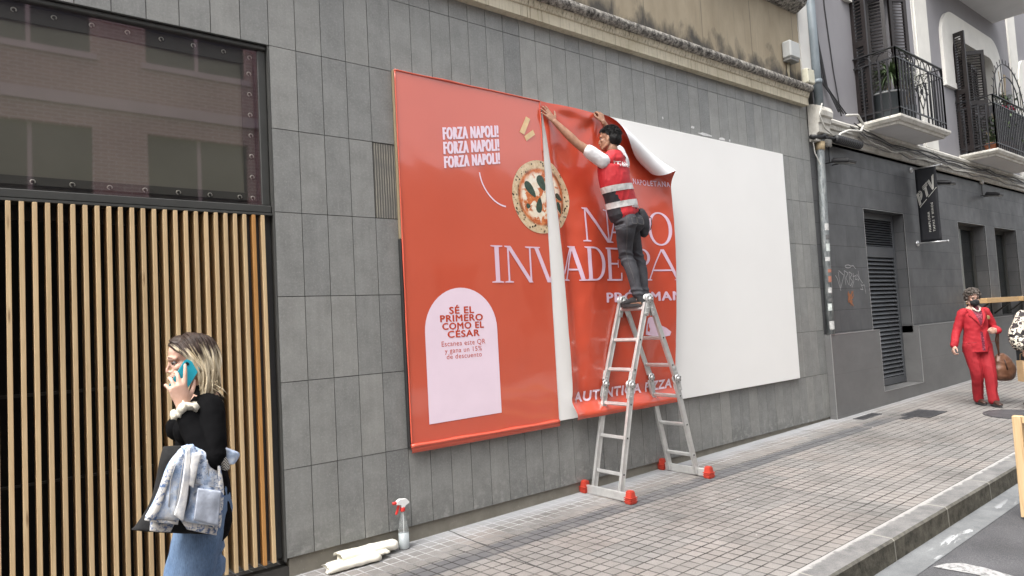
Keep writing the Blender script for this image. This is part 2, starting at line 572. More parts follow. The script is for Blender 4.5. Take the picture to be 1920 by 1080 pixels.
# cornice of cream stone with a weathered roll
mc = NT('cornice_stone'); P = mc.tc.outputs['Object']; X, Y, Z = mc.sep(P)
st = mc.noise(mc.coords((14, 14, .9)), 2.4, 5, .7)
cc = mc.ramp(mc.noise(P, 4, 5), [(.3, (.47, .42, .31)), (.7, (.60, .55, .43))])
cc = mc.mix(mc.ramp(st, [(.52, 0), (.70, .75)]), cc, (.22, .185, .135))
cc = mc.mix(mc.math('MULTIPLY', mc.ramp(mc.noise(mc.coords((22, 22, 1.2)), 2, 4, .7), [(.5, 0), (.62, 1)]), mc.ramp(mc.math('SUBTRACT', Z, 4.5), [(.06, 0), (.12, .75)])), cc, (.12, .10, .075))
mc.bump(mc.noise(P, 50, 4), .3, .004)
MCORN = mc.fin(cc, .8, spec=.3)
mw = NT('weathered_roll'); P = mw.tc.outputs['Object']
rr_ = mw.ramp(mw.noise(mw.coords((3, 3, 3)), 7, 7, .75), [(.38, (.035, .033, .03)), (.48, (.17, .16, .145)), (.62, (.42, .40, .355))])
mw.bump(mw.noise(P, 40, 5, .7), .6, .008)
MROLL = mw.fin(rr_, .85, spec=.25)
b = MB()
cuts = [WL, -2.3, -.6, 1.0, 2.45, 3.67, 4.98, 6.25, 7.72]
for i in range(len(cuts)-1):
    xa, xb = cuts[i]+.004, cuts[i+1]-.004
    b.extrude_x([(.05, 4.478), (-.085, 4.478), (-.085, 4.585), (-.098, 4.592), (-.11, 4.625), (-.118, 4.655), (.05, 4.655)], xa, xb, MCORN)
    pr = [(.05, 4.656)]
    for k in range(9):
        a = -math.pi/2+math.pi*k/8
        pr.append((-.125-.055*math.cos(a), 4.712+.056*math.sin(a)))
    pr += [(.05, 4.79)]
    b.extrude_x(pr, xa, xb+.0, MROLL)
o = b.build('cornice', bld); recalc(o.data)
# upper rendered wall
mu = NT('stained_render'); P = mu.tc.outputs['Object']; X, Y, Z = mu.sep(P)
uc = mu.ramp(mu.noise(mu.coords((1.2, 1, .5)), 2.2, 6, .6), [(.3, (.245, .205, .145)), (.7, (.35, .30, .22))])
grime = mu.math('ADD', mu.math('SUBTRACT', Z, 4.79), mu.math('MULTIPLY', mu.math('SUBTRACT', mu.noise(mu.coords((1.6, 1, .8)), 2.0, 6, .6, .4), .5), 1.2))
uc = mu.mix(mu.ramp(grime, [(.02, .9), (.16, .5), (.28, 0)]), uc, (.045, .045, .045))
uc = mu.mix(mu.ramp(mu.noise(mu.coords((9, 9, .6)), 2, 4), [(.55, 0), (.8, .35)]), uc, (.12, .11, .09))
fxp = mu.math('FRACT', mu.math('DIVIDE', mu.math('ADD', X, .12), 1.1))
uc = mu.mix(mu.ramp(mu.math('MINIMUM', fxp, mu.math('SUBTRACT', 1, fxp)), [(.004, .65), (.009, 0)]), uc, (.12, .105, .08))
mu.bump(mu.noise(P, 60, 4), .25, .004)
b = MB()
b.box((WL, -.0, 4.792), (7.74, .3, 9.6), mu.fin(uc, .85, spec=.2))
b.build('upper_wall', bld)
b = MB()
mwp = simple('white_render', (.62, .61, .58), .06, 3, .75, .15)
b.box((7.742, -.02, 4.792), (8.03, .3, 9.6), mwp)
b.build('corner_pilaster', bld)
b = MB()
b.extrude_x([(.0, 5.86), (-.05, 5.87), (-.17, 5.93), (-.2, 5.99), (-.19, 6.06), (-.0, 6.08)], 5.2, 7.70, MROLL)
o = b.build('upper_sill', bld); recalc(o.data)

# dark recess behind window and slats
b = MB()
md = simple('recess_black', (.012, .011, .010), .2, 4, .9)
b.box((WL, .9, -.4), (.0, .95, 3.72), md)
b.box((WL, .012, -.4), (WL+.1, .9, 3.72), md)
b.build('recess', bld)
MREV = simple('dark_frame_metal', (.048, .049, .046), .12, 8, .5, spec=.4)
MREV2 = simple('reveal_cladding', (.062, .062, .058), .15, 5, .6)
b = MB()
b.box((-.012, .003, -.02), (.0, .9, 2.40), MREV2)       # reveal beside the slats
b.box((-.012, .003, 2.40), (.0, .35, 3.70), MREV2)
b.box((WL, .003, 3.692), (-.012, .35, 3.704), MREV)     # soffit
b.build('reveal', bld)

# window: dark frame, mesh banner laced with eyelets, glass in front
MGLASS = NT('window_glass')
t = MGLASS
gl = t.n('ShaderNodeBsdfGlossy'); gl.inputs['Roughness'].default_value = .025
gl.inputs['Color'].default_value = (.97, .80, .97, 1)
tr = t.n('ShaderNodeBsdfTransparent'); tr.inputs['Color'].default_value = (.80, .80, .76, 1)
fr = t.schlick(.155)
mx = t.n('ShaderNodeMixShader')
t.l(fr, mx.inputs[0]); t.l(tr.outputs[0], mx.inputs[1]); t.l(gl.outputs[0], mx.inputs[2])
t.l(mx.outputs[0], t.t.nodes['Material Output'].inputs['Surface'])
MGLASS = t.m
b = MB()
FX0, FX1, FZ0, FZ1 = WL+.02, -.014, 2.455, 3.690
b.bbox((FX0, .02, FZ0), (FX1, .14, FZ0+.055), MREV, .006)
b.bbox((FX0, .02, FZ1-.03), (FX1, .14, FZ1), MREV, .006)
b.bbox((-.075, .04, FZ0+.057), (FX1, .14, FZ1-.032), MREV, .006)
b.box((FX0, .16, FZ0), (FX1, .18, FZ1), simple('window_backing', (.05, .045, .05), .1))
win = b.build('window', bld)
b = MB()
mb_ = NT('mesh_banner'); P = mb_.tc.outputs['Object']; X, Y, Z = mb_.sep(P)
bc = mb_.ramp(mb_.noise(P, 1.3, 4), [(.3, (.15, .148, .125)), (.7, (.195, .19, .165))])
def banner_cell(i, j, n=48, k=16):
    x = WL+.25+(-.165-(WL+.25))*i/n; z = 2.565+(3.615-2.565)*j/k
    return (x, .085+.004*math.sin(x*7+z*5)+.003*math.sin(z*11-x*3), z)
vs = [banner_cell(i, j) for i in range(49) for j in range(17)]
fs = [(i*17+j, (i+1)*17+j, (i+1)*17+j+1, i*17+j+1) for i in range(48) for j in range(16)]
b.add(vs, fs, mb_.fin(bc, .6, spec=.3), True)
o = b.build('mesh_banner', win)
# darker hem strip round it
b = MB(); mh = simple('banner_hem', (.055, .055, .05), .1, 5, .6)
b.box((WL+.2, .093, 2.525), (-.10, .098, 2.585), mh); b.box((WL+.2, .093, 3.565), (-.10, .098, 3.655), mh)
b.box((-.172, .0935, 2.587), (-.10, .0985, 3.563), mh)
b.build('banner_hem', win)
# the hem is laced over the banner in front
b = MB()
b.box((WL+.2, .072, 2.548), (-.105, .076, 2.600), mh); b.box((WL+.2, .072, 3.548), (-.105, .076, 3.640), mh)
b.box((-.185, .0725, 2.602), (-.105, .0765, 3.546), mh)
b.build('hem_band', win)
me_ = simple('eyelet_metal', (.55, .54, .52), .1, 20, .35, metal=.8)
for i, (ex, ez) in enumerate([(-1.30+.2*k, 3.607) for k in range(-2, 6)]+[(-1.62+.2*k, 2.566) for k in range(0, 8)]+[(-.13, 2.565+.152*k) for k in range(0, 7)]+[(-.12, 3.60)]):
    b = MB()
    b.tube([(ex+.013*math.cos(a), .067, ez+.013*math.sin(a)) for a in (2*math.pi*k/12-.6 for k in range(11))], .0042, me_, 5)
    b.build('eyelet', win)
b = MB()
b.poly([(FX0, FZ0+.05), (-.07, FZ0+.05), (-.07, FZ1-.03), (FX0, FZ1-.03)], .05, MGLASS)
b.build('glass', win)

# timber slat screen
def mat_wood(name, c1, c2, grain=(14, 14, .7)):
    t = NT(name)
    v = t.coords(grain)
    f = t.noise(v, 3.5, 6, .65, .5)
    c = t.ramp(f, [(.3, c1), (.7, c2)])
    oi = t.n('ShaderNodeObjectInfo')
    c = t.mix(1, c, t.ramp(oi.outputs['Random'], [(0, .86), (1, 1.1)]), 'MULTIPLY')
    kn = t.voro(t.coords((9, 9, 1.3)), 1.3)
    c = t.mix(t.ramp(kn, [(.03, .7), (.10, 0)]), c, (.14, .07, .03))
    t.bump(f, .12, .002)
    return t.fin(c, .6, spec=.3)
MW = mat_wood('larch_slat', (.46, .325, .178), (.62, .465, .275))
MWO = mat_wood('orange_slat', (.42, .20, .06), (.56, .29, .10))
b = MB()
b.box((WL, .157, 2.345), (-.2, .19, 2.45), simple('beam_grey', (.04, .042, .042), .1, 6, .6))
b.box((WL, .004, 2.436), (-.014, .16, 2.452), MREV)
b.box((WL, .2, 1.28), (-.2, .22, 1.30), MREV)
b.box((WL, .2, .75), (-.2, .22, .765), MREV)
b.box((-.20, .06, .0), (-.014, .08, 2.436), simple('flat_panel', (.05, .052, .054), .1, 6, .55))
scr = b.build('slat_screen', bld)
for k in range(0, 64):
    x = -.086-.0633*k
    if x < WL+.1:
        break
    b = MB()
    z0 = -.004+random.uniform(-.004, .004)
    b.bbox((x-.0125, .0, z0), (x+.0125, .155, 2.433), MWO if k == 1 else MW, .002)
    b.build('slat', scr)
# threshold under the slats
b = MB()
b.box((WL, .02, -.5), (.018, .10, -.06), simple('threshold_dark', (.035, .033, .03), .25, 8, .8))
b.build('threshold', bld)
b = MB(); b.box((WL, 1.2, -.5), (7.79, 1.4, 9.6), simple('blocker_render', (.3, .29, .27), .1, 2, .9)); b.box((WL, .3, 9.601), (7.79, 1.4, 9.7), simple('blocker_render', (.3, .29, .27)))  # unseen back and roof boxes, added to keep sun from leaking through
b.build('rear_light_blocker', bld)
# ================================================================== DARK BUILDING WITH BALCONIES
house = thing('townhouse', 'lavender townhouse with white trim above a dark grey tiled ground floor', 'building', (12, 0, 0))
def mat_darktile():
    t = NT('dark_slate_tiles')
    P = t.tc.outputs['Object']
    X, Y, Z = t.sep(P)
    zr = t.math('DIVIDE', t.math('SUBTRACT', Z, 1.185), .3215)
    row = t.math('FLOOR', zr)
    xs = t.math('ADD', t.math('DIVIDE', X, .64), t.math('MULTIPLY', t.math('MODULO', row, 3.0), .37))
    fx = t.math('FRACT', xs); fz = t.math('FRACT', zr)
    jx = t.math('MINIMUM', fx, t.math('SUBTRACT', 1, fx)); jz = t.math('MINIMUM', fz, t.math('SUBTRACT', 1, fz))
    j = t.math('MAXIMUM', t.ramp(jx, [(.004, .6), (.008, 0)]), t.ramp(jz, [(.008, 1), (.016, 0)]))
    wn = t.white(t.comb(t.math('FLOOR', xs), row, 0.0))
    c = t.ramp(wn, [(0, (.072, .074, .077)), (1, (.094, .096, .099))])
    c = t.mix(1, c, t.ramp(t.noise(t.coords((1, 1, .6)), 2.2, 6, .65), [(.3, .8), (.7, 1.25)]), 'MULTIPLY')
    c = t.mix(j, c, (.03, .03, .032))
    st = t.math('MULTIPLY', t.ramp(t.noise(t.coords((6, 6, .5)), 2, 5, .7), [(.56, 0), (.72, .35)]), t.ramp(t.math('DIVIDE', Z, 5), [(.5, .2), (.8, 1)]))
    c = t.mix(st, c, (.15, .15, .15))
    t.bump(t.math('ADD', t.math('MULTIPLY', j, -1), t.math('MULTIPLY', t.noise(P, 60, 3), .1)), .3, .003)
    return t.fin(c, t.ramp(t.noise(P, 4, 4), [(.3, .42), (.7, .6)]), spec=.4)
MDT = mat_darktile()
md_ = NT('base_slate'); P = md_.tc.outputs['Object']; X, Y, Z = md_.sep(P)
bc = md_.ramp(md_.noise(md_.coords((.6, 1, 1)), 2.4, 6, .65), [(.3, (.118, .118, .118)), (.7, (.16, .16, .158))])
fz = md_.math('FRACT', md_.math('DIVIDE', md_.math('SUBTRACT', Z, .02), .5715)); jz = md_.math('MINIMUM', fz, md_.math('SUBTRACT', 1, fz))
bc = md_.mix(md_.ramp(jz, [(.003, .35), (.006, 0)]), bc, (.05, .05, .05))
bc = md_.mix(md_.ramp(md_.noise(md_.coords((2, 2, 12)), 2.5, 5, .7), [(.66, 0), (.72, .35)]), bc, (.26, .26, .25))
md_.bump(md_.noise(P, 70, 4), .12, .002)
MBASE = md_.fin(bc, .5, spec=.4)
MEDGE = simple('metal_trim', (.42, .42, .42), .1, 10, .35, metal=.6)
MIN_ = simple('interior_dark', (.010, .011, .013), .1, 3, .9)
# openings: (x0, x1, z0, z1)
OPN = [(9.36, 10.87, .20, 3.10), (13.40, 14.95, 1.19, 3.10), (15.53, 17.0, 1.19, 3.09), (17.6, 19.1, 1.19, 3.09), (19.7, 21.2, 1.19, 3.09)]
def wall_with_holes(b, x0, x1, z0, z1, yf, yb, m, holes):
    xs = sorted({x0, x1, *[h[0] for h in holes], *[h[1] for h in holes]}); xs = [x for x in xs if x0 <= x <= x1]
    zs = sorted({z0, z1, *[h[2] for h in holes], *[h[3] for h in holes]}); zs = [z for z in zs if z0 <= z <= z1]
    for i in range(len(xs)-1):
        for j in range(len(zs)-1):
            xm, zm = (xs[i]+xs[i+1])/2, (zs[j]+zs[j+1])/2
            if any(h[0] < xm < h[1] and h[2] < zm < h[3] for h in holes):
                continue
            b.add([(xs[i], yf, zs[j]), (xs[i+1], yf, zs[j]), (xs[i+1], yf, zs[j+1]), (xs[i], yf, zs[j+1])], [(0, 1, 2, 3)], m)
    for h in holes:
        a0, a1, c0, c1 = max(h[0], x0), min(h[1], x1), max(h[2], z0), min(h[3], z1)
        if a0 >= a1 or c0 >= c1:
            continue
        q = [((a0, yf, c0), (a0, yf, c1), (a0, yb, c1), (a0, yb, c0)), ((a1, yf, c1), (a1, yf, c0), (a1, yb, c0), (a1, yb, c1))]
        if c1 < z1 - 1e-4:
            q.append(((a0, yf, c1), (a1, yf, c1), (a1, yb, c1), (a0, yb, c1)))
        if c0 > z0 + 1e-4:
            q.append(((a0, yf, c0), (a0, yb, c0), (a1, yb, c0), (a1, yf, c0)))
        for v in q:
            b.add(v, [(0, 1, 2, 3)], m)
XE = 30.0
b = MB(); b.box((7.80, 1.2, -.5), (XE, 1.4, 11), simple('blocker_render', (.3, .29, .27))); b.box((7.80, .3, 11.001), (XE, 1.4, 11.1), simple('blocker_render', (.3, .29, .27)))  # same unseen boxes behind the townhouse, added to block stray sunlight
b.build('rear_light_blocker', house)
b = MB()
wall_with_holes(b, 7.802, XE, 1.05, 4.2, .0, .30, MDT, OPN)
b.build('tiled_wall', house)
b = MB()
BH = [(9.36, 10.87, .20, 1.3), (15.85, 17.3, -1, 1.3), (18.2, 19.4, -1, 1.3)]
wall_with_holes(b, 7.802, XE, -.5, 1.166, -.095, .30, MBASE, BH)
for xa, xb in ((7.802, 9.36), (10.87, 15.85), (17.3, 18.2), (19.4, XE)):
    b.add([(xa, -.095, 1.166), (xb, -.095, 1.166), (xb, .0, 1.168), (xa, .0, 1.168)], [(0, 1, 2, 3)], MBASE)
b.add([(7.802, -.095, -.5), (7.802, .05, -.5), (7.802, .05, 1.166), (7.802, -.095, 1.166)], [(3, 2, 1, 0)], MBASE)
o = b.build('base_course', house)
b = MB()
for xa, xb in ((7.80, 9.36), (10.87, 15.85)):
    b.box((xa, -.098, 1.160), (xb, -.085, 1.169), MEDGE)
b.box((10.868, -.099, .205), (10.876, -.09, 1.159), MEDGE)
b.box((9.354, -.099, .205), (9.362, -.09, 1.159), MEDGE)
b.box((9.362, -.099, .196), (10.868, -.09, .204), MEDGE)
b.box((7.799, -.099, -.2), (7.806, -.09, 1.159), MEDGE)
for h in OPN:
    b.box((h[0]-.008, -.004, max(1.17, h[2])), (h[0], .01, h[3]), MEDGE); b.box((h[1], -.004, max(1.17, h[2])), (h[1]+.012, .01, h[3]), MEDGE)
    b.box((h[0]-.008, -.004, h[3]), (h[1]+.012, .01, h[3]+.006), MEDGE)
b.build('edge_trim', house)
# louvred door
ML = simple('louvre_grey', (.075, .08, .087), .12, 4, .42, spec=.5)
b = MB()
YD = .17
b.box((9.36, YD+.06, .2), (10.87, YD+.08, 3.1), MIN_)
b.bbox((9.362, YD, .21), (9.44, YD+.05, 3.098), ML); b.bbox((10.79, YD, .21), (10.868, YD+.05, 3.098), ML)
b.bbox((9.442, YD, 2.99), (10.788, YD+.05, 3.098), ML); b.bbox((9.442, YD, 2.35), (10.788, YD+.05, 2.53), ML); b.bbox((9.442, YD, .21), (10.788, YD+.05, .33), ML)
dr = b.build('louvre_door', house)
def louvres(x0, x1, z0, z1, n, y, m, depth=.045):
    b = MB()
    for k in range(n):
        z = z0+(z1-z0)*(k+.5)/n; h = (z1-z0)/n
        b.add([(x0, y-.0, z-h*.36), (x1, y-.0, z-h*.36), (x1, y+depth, z+h*.40), (x0, y+depth, z+h*.40),
               (x0, y-.006, z-h*.28), (x1, y-.006, z-h*.28), (x1, y+depth-.006, z+h*.46), (x0, y+depth-.006, z+h*.46)],
              [(3, 2, 1, 0), (4, 5, 6, 7), (0, 1, 5, 4), (1, 2, 6, 5), (2, 3, 7, 6), (3, 0, 4, 7)], m)
    return b
louvres(9.442, 10.788, 2.532, 2.988, 11, YD+.008, ML).build('upper_louvre', dr)
louvres(9.442, 10.788, .332, 2.348, 29, YD+.008, ML).build('lower_louvre', dr)
# ground floor windows
MGL2 = NT('dark_glass'); MGL2.fin((.012, .015, .016), .05, spec=.7); MGL2 = MGL2.m
MFR = simple('alu_frame', (.20, .215, .205), .1, 6, .4, metal=.3)
for h in OPN[1:]:
    b = MB()
    b.bbox((h[0], .22, h[2]), (h[0]+.06, .29, h[3]), MREV); b.bbox((h[1]-.06, .22, h[2]), (h[1], .29, h[3]), MREV)
    b.bbox((h[0]+.06, .22, h[3]-.08), (h[1]-.06, .29, h[3]), MREV)
    b.bbox((h[0]+.66, .20, h[2]), (h[0]+.74, .29, h[3]-.08), MFR)
    w = b.build('shop_window', house)
    b = MB(); b.box((h[0]+.06, .26, h[2]), (h[0]+.66, .27, h[3]-.08), MGL2); b.box((h[0]+.74, .26, h[2]), (h[1]-.06, .27, h[3]-.08), MGL2)
    b.build('pane', w)
for xa, xb in ((15.86, 17.29), (18.21, 19.39)):
    b = MB(); b.box((xa, .15, -.3), (xb, .29, 1.15), MIN_); b.build('doorway', house)
# moulding under the balconies
mm_ = NT('old_white_moulding'); P = mm_.tc.outputs['Object']
mc1 = mm_.ramp(mm_.noise(P, 5, 6, .65), [(.3, (.43, .41, .36)), (.6, (.60, .585, .54))])
mc1 = mm_.mix(mm_.ramp(mm_.noise(mm_.coords((5, 5, 1)), 5, 6, .75), [(.56, 0), (.68, .7)]), mc1, (.17, .15, .12))
mm_.bump(mm_.noise(P, 45, 5), .4, .006)
MMOLD = mm_.fin(mc1, .8, spec=.25)
b = MB()
b.extrude_x([(.0, 4.045), (-.05, 4.045), (-.06, 4.115), (-.085, 4.125), (-.085, 4.20), (-.11, 4.215), (-.115, 4.27), (-.145, 4.29), (-.15, 4.33), (-.11, 4.36), (-.06, 4.40), (.0, 4.42)], 8.16, XE, MMOLD)
b.extrude_x([(.0, 3.98), (-.10, 3.98), (-.11, 4.08), (-.15, 4.10), (-.15, 4.22), (-.175, 4.24), (-.18, 4.31), (-.21, 4.33), (-.22, 4.40), (-.19, 4.47), (-.08, 4.52), (.0, 4.53)], 7.83, 8.158, MMOLD)
o = b.build('moulding', house); recalc(o.data)
# upper wall
ml = NT('lavender_render'); P = ml.tc.outputs['Object']
lc = ml.ramp(ml.noise(ml.coords((1, 1, .6)), 1.4, 6, .6), [(.3, (.235, .228, .242)), (.7, (.275, .27, .283))])
ml.bump(ml.noise(P, 80, 3), .15, .003)
MLAV = ml.fin(lc, .85, spec=.2)
MWH = simple('white_trim', (.66, .645, .60), .06, 3, .75, .1)
D1 = (9.50, 11.05, 4.46, 7.0); D2 = (13.90, 16.42, 4.46, 7.02)
b = MB()
wall_with_holes(b, 8.03, XE, 4.0, 11, .0, .34, MLAV, [D1, D2, (18.6, 20.8, 4.46, 7.0)])
for h in (D1, D2, (18.6, 20.8, 4.46, 7.0)):
    b.box((h[0]-.1, .345, h[2]-.1), (h[1]+.1, .36, h[3]+.1), MIN_)
b.build('upper_wall', house)
b = MB()
b.box((12.10, -.035, 4.425), (12.70, .01, 11), MWH); b.box((12.02, -.015, 4.425), (12.10, .01, 11), MWH, 'r')
b.build('pilaster', house)
b = MB(); b.box((17.75, -.035, 4.425), (18.35, .01, 11), MWH); b.build('pilaster', house)
# arched surround of the second door, rounded corners
def rrect(x0, x1, z0, z1, r, n=10):
    pts = [(x0, z0), (x1, z0)]
    pts += [(x1-r+r*math.cos(a), z1-r+r*math.sin(a)) for a in (math.pi/2*k/n for k in range(n+1))]
    pts += [(x0+r-r*math.sin(a), z1-r+r*math.cos(a)) for a in (math.pi/2*k/n for k in range(n+1))]
    return pts
def surround(x0, x1, zb, zt, t, r, name):
    b = MB()
    outer = rrect(x0, x1, zb, zt, r); inner = rrect(x0+t, x1-t, zb, zt-t, r*.55)
    n = len(outer)
    vs = []
    for y, P_ in ((-.06, outer), (-.06, inner), (.33, inner), (.0, outer)):
        vs += [(p[0], y, p[1]) for p in P_]
    fs = []
    for i in range(1, n):
        j = (i+1) % n
        fs.append((i, j, n+j, n+i)); fs.append((n+i, n+j, 2*n+j, 2*n+i)); fs.append((3*n+i, 3*n+j, j, i))
    b.add(vs, fs, MWH)
    b.box((x0, -.06, zb-.12), (x0+t+.05, .005, zb-.001), MWH); b.box((x1-t-.05, -.06, zb-.12), (x1, .005, zb-.001), MWH)
    o = b.build(name, house); recalc(o.data)
surround(13.34, 16.90, 5.95, 7.44, .50, .62, 'arched_surround')
surround(18.2, 21.6, 5.95, 7.44, .5, .62, 'arched_surround')
b = MB()
b.box((9.2, -.06, 6.48), (9.46, .01, 7.3), MWH); b.box((9.2, -.06, 7.02), (11.4, .01, 7.3), MWH)
b.build('door_hood', house)
# shutters
MSH = simple('brown_shutter', (.014, .010, .0095), .25, 9, .45, .15, 40, spec=.5)
def leaf(p, d, w, z0, z1, n, name='shutter'):
    """louvred leaf standing from p along direction d (x, y)"""
    d = Vector((d[0], d[1], 0)).normalized(); a = Vector((-d.y, d.x, 0))
    b = MB(); T = .022
    def bx(u0, u1, h0, h1, t=T):
        vs = []
        for h in (h0, h1):
            for u, s_ in ((u0, -t), (u1, -t), (u1, t), (u0, t)):
                q = Vector((p[0], p[1], h))+d*u+a*s_; vs.append(q)
        b.add(vs, [(3, 2, 1, 0), (4, 5, 6, 7), (0, 1, 5, 4), (1, 2, 6, 5), (2, 3, 7, 6), (3, 0, 4, 7)], MSH)
    bx(0, .06, z0, z1); bx(w-.06, w, z0, z1)
    bx(.061, w-.061, z0, z0+.12); bx(.061, w-.061, z1-.08, z1); bx(.061, w-.061, (z0+z1)/2-.05, (z0+z1)/2+.05)
    o = b.build(name, house)
    b = MB()
    for q0, q1 in ((z0+.13, (z0+z1)/2-.06), ((z0+z1)/2+.06, z1-.09)):
        k = int((q1-q0)/.055)
        for i in range(k):
            z = q0+(q1-q0)*(i+.5)/k
            vs = []
            for u in (.062, w-.062):
                for s_, dz in ((-.02, -.02), (.02, .014), (.02, .022), (-.02, -.012)):
                    vs.append(Vector((p[0], p[1], z+dz))+d*u+a*s_)
            b.add(vs, [(0, 1, 5, 4), (1, 2, 6, 5), (2, 3, 7, 6), (3, 0, 4, 7), (0, 3, 2, 1), (4, 5, 6, 7)], MSH)
        b.build('louvre_slats', o); b = MB()
leaf((9.50, -.0), (-.12, -1), .24, 4.53, 7.0, 40)
leaf((9.56, .16), (1, .1), .5, 4.53, 7.0, 40)
leaf((10.42, .16), (.35, -1), .30, 4.53, 7.0, 40)
leaf((11.02, -.0), (1, -.55), .34, 4.53, 7.0, 40)
leaf((13.93, -.02), (-.15, -1), .24, 4.53, 6.98, 40)
leaf((14.05, .10), (1, .0), .5, 4.53, 6.9, 40)
leaf((14.42, -.02), (.9, -1), .42, 4.53, 6.72, 40)
leaf((15.3, .1), (1, .1), .6, 4.53, 6.7, 40)
# balconies
MSL = mm_.m
MUN = simple('slab_underside', (.6, .6, .6), .05, 2, .8)
MIR = simple('black_iron', (.018, .018, .021), .2, 20, .45, spec=.5)
def slab(x0, x1, d, zt, th, name='balcony'):
    b = MB()
    e = .05
    prof = [(0, -th), (-.03, -th), (-.045, -th+.035), (-.075, -th+.045), (-.11, -th+.09), (-.11, -.01), (-.10, 0)]
    # ring round three sides, mitred
    rings = []
    for o, dz in prof:
        k = -o-.11
        rings.append([(x0-k, .02, zt+dz), (x0-k, -d-k, zt+dz), (x1+k, -d-k, zt+dz), (x1+k, .02, zt+dz)])
    vs = [p for r in rings for p in r]; fs = []
    for i in range(len(rings)-1):
        for j in range(3):
            fs.append((i*4+j, i*4+j+1, (i+1)*4+j+1, (i+1)*4+j))
    b.add(vs, fs, MSL)
    t = (len(rings)-1)*4
    b.add(rings[-1], [(0, 1, 2, 3)], MSL)
    b.add([(p[0], p[1], p[2]) for p in rings[0]], [(3, 2, 1, 0)], MUN)
    o = b.build(name, house); recalc(o.data)
    return o
def railing(sl, x0, x1, d, z0, z1, motif):
    b = MB()
    T = .011
    def vb(x, y, za, zb, t=T):
        b.box((x-t, y-t, za), (x+t, y+t, zb), MIR)
    sides = [((x0, .0), (x0, -d)), ((x0, -d), (x1, -d)), ((x1, -d), (x1, .0))]
    hz = [z0+.08, z1-.16]
    for p, q in sides:
        for h, w, th in ((z1, .042, .014), (hz[0], .024, .02), (hz[1], .024, .02)):
            b.beam((*p, h), (*q, h), w, th, MIR, bev=0)
        L = math.hypot(q[0]-p[0], q[1]-p[1]); n = max(1, int(L/.115))
        for k in range(n+1):
            if p == sides[0][0] and k == 0:
                continue
            f = k/n; x = p[0]+(q[0]-p[0])*f; y = p[1]+(q[1]-p[1])*f
            if p[1] == q[1] and motif and abs(x-(x0+x1)/2) < .33:
                continue
            vb(x, y, z0-.03, hz[1] if k % n else z1)
        # hoops between the two upper rails
        m = max(1, n//2)
        for k in range(m):
            f0, f1 = (k+.12)/m, (k+.88)/m
            pts = []
            for i in range(9):
                a = math.pi*i/8; f = (f0+f1)/2-(f1-f0)/2*math.cos(a)
                pts.append((p[0]+(q[0]-p[0])*f, p[1]+(q[1]-p[1])*f, hz[1]+.135*math.sin(a)))
            b.tube(pts, .008, MIR, 5)
    if motif:
        xc = (x0+x1)/2; zc = (hz[0]+hz[1])/2; y = -d
        w, h = .20, .29
        q = [(xc-w, zc), (xc, zc+h), (xc+w, zc), (xc, zc-h)]
        for i in range(4):
            a_, c_ = q[i], q[(i+1) % 4]
            b.tube([(a_[0], y, a_[1]), (c_[0], y, c_[1])], .009, MIR, 5)
        for s1 in (-1, 1):
            b.tube([(xc+s1*w*.5, y, zc+h*.5), (xc-s1*.0, y, zc)], .008, MIR, 5); b.tube([(xc+s1*w*.5, y, zc-h*.5), (xc, y, zc)], .008, MIR, 5)
            b.tube([(xc+s1*.31, y, hz[0]), (xc+s1*.31, y, hz[1])], .010, MIR, 5)
            b.tube([(xc+s1*w, y, zc), (xc+s1*.31, y, zc)], .008, MIR, 5)
            b.tube([(xc, y, zc+s1*h), (xc, y, zc+s1*(hz[1]-zc))], .008, MIR, 5)
            b.tube([(xc+s1*w+.035*math.cos(a), y, zc+.035*math.sin(a)) for a in (2*math.pi*i/12 for i in range(12))], .007, MIR, 5, closed=True)
        b.tube([(xc+.045*math.cos(a), y, zc+.045*math.sin(a)) for a in (2*math.pi*i/12 for i in range(12))], .008, MIR, 5, closed=True)
    return b.build('railing', sl)
s1 = slab(9.38, 11.40, .67, 4.465, .13)
railing(s1, 9.44, 11.30, .635, 4.50, 5.53, True)
s2 = slab(13.84, 16.75, .67, 4.475, .13)
railing(s2, 13.9, 16.68, .632, 4.51, 5.55, False)
# fan guard standing on the second railing
b = MB()
for rad in (.78, .52):
    b.tube([(14.0+.95-rad*1.2*math.cos(a), -.632, 5.56+rad*math.sin(a)) for a in (math.pi*i/16 for i in range(17))], .011, MIR, 5)
for i in range(17):
    a = math.pi*i/16
    b.tube([(14.95-.78*1.2*math.cos(a), -.632, 5.56+.78*math.sin(a)), (14.95-.88*1.2*math.cos(a), -.632, 5.56+.88*math.sin(a))], .007, MIR, 4)
for i in (3, 6, 10, 13):
    a = math.pi*i/16
    b.tube([(14.95-.78*1.2*math.cos(a), -.632, 5.56+.78*math.sin(a)), (14.95-.78*1.2*math.cos(a), -.632, 5.56)], .009, MIR, 5)
b.build('fan_guard', s2)
s3 = slab(12.6, 16.85, 1.1, 8.06, .14)
railing(s3, 12.7, 16.8, 1.1, 8.1, 9.1, False)
# counters at the windows
MCT = mat_wood('counter_timber', (.44, .27, .12), (.58, .39, .20), (.8, 14, 14))
for x0, x1 in ((13.45, 15.35), (15.62, 17.8)):
    b = MB(); b.bbox((x0, -.36, 1.47), (x1, -.0, 1.57), MCT, .006)
    b.beam((x0+.3, -.30, 1.468), (x0+.3, -.003, 1.24), .03, .03, MREV); b.beam((x1-.3, -.30, 1.468), (x1-.3, -.003, 1.24), .03, .03, MREV)
    b.build('timber_counter', house)
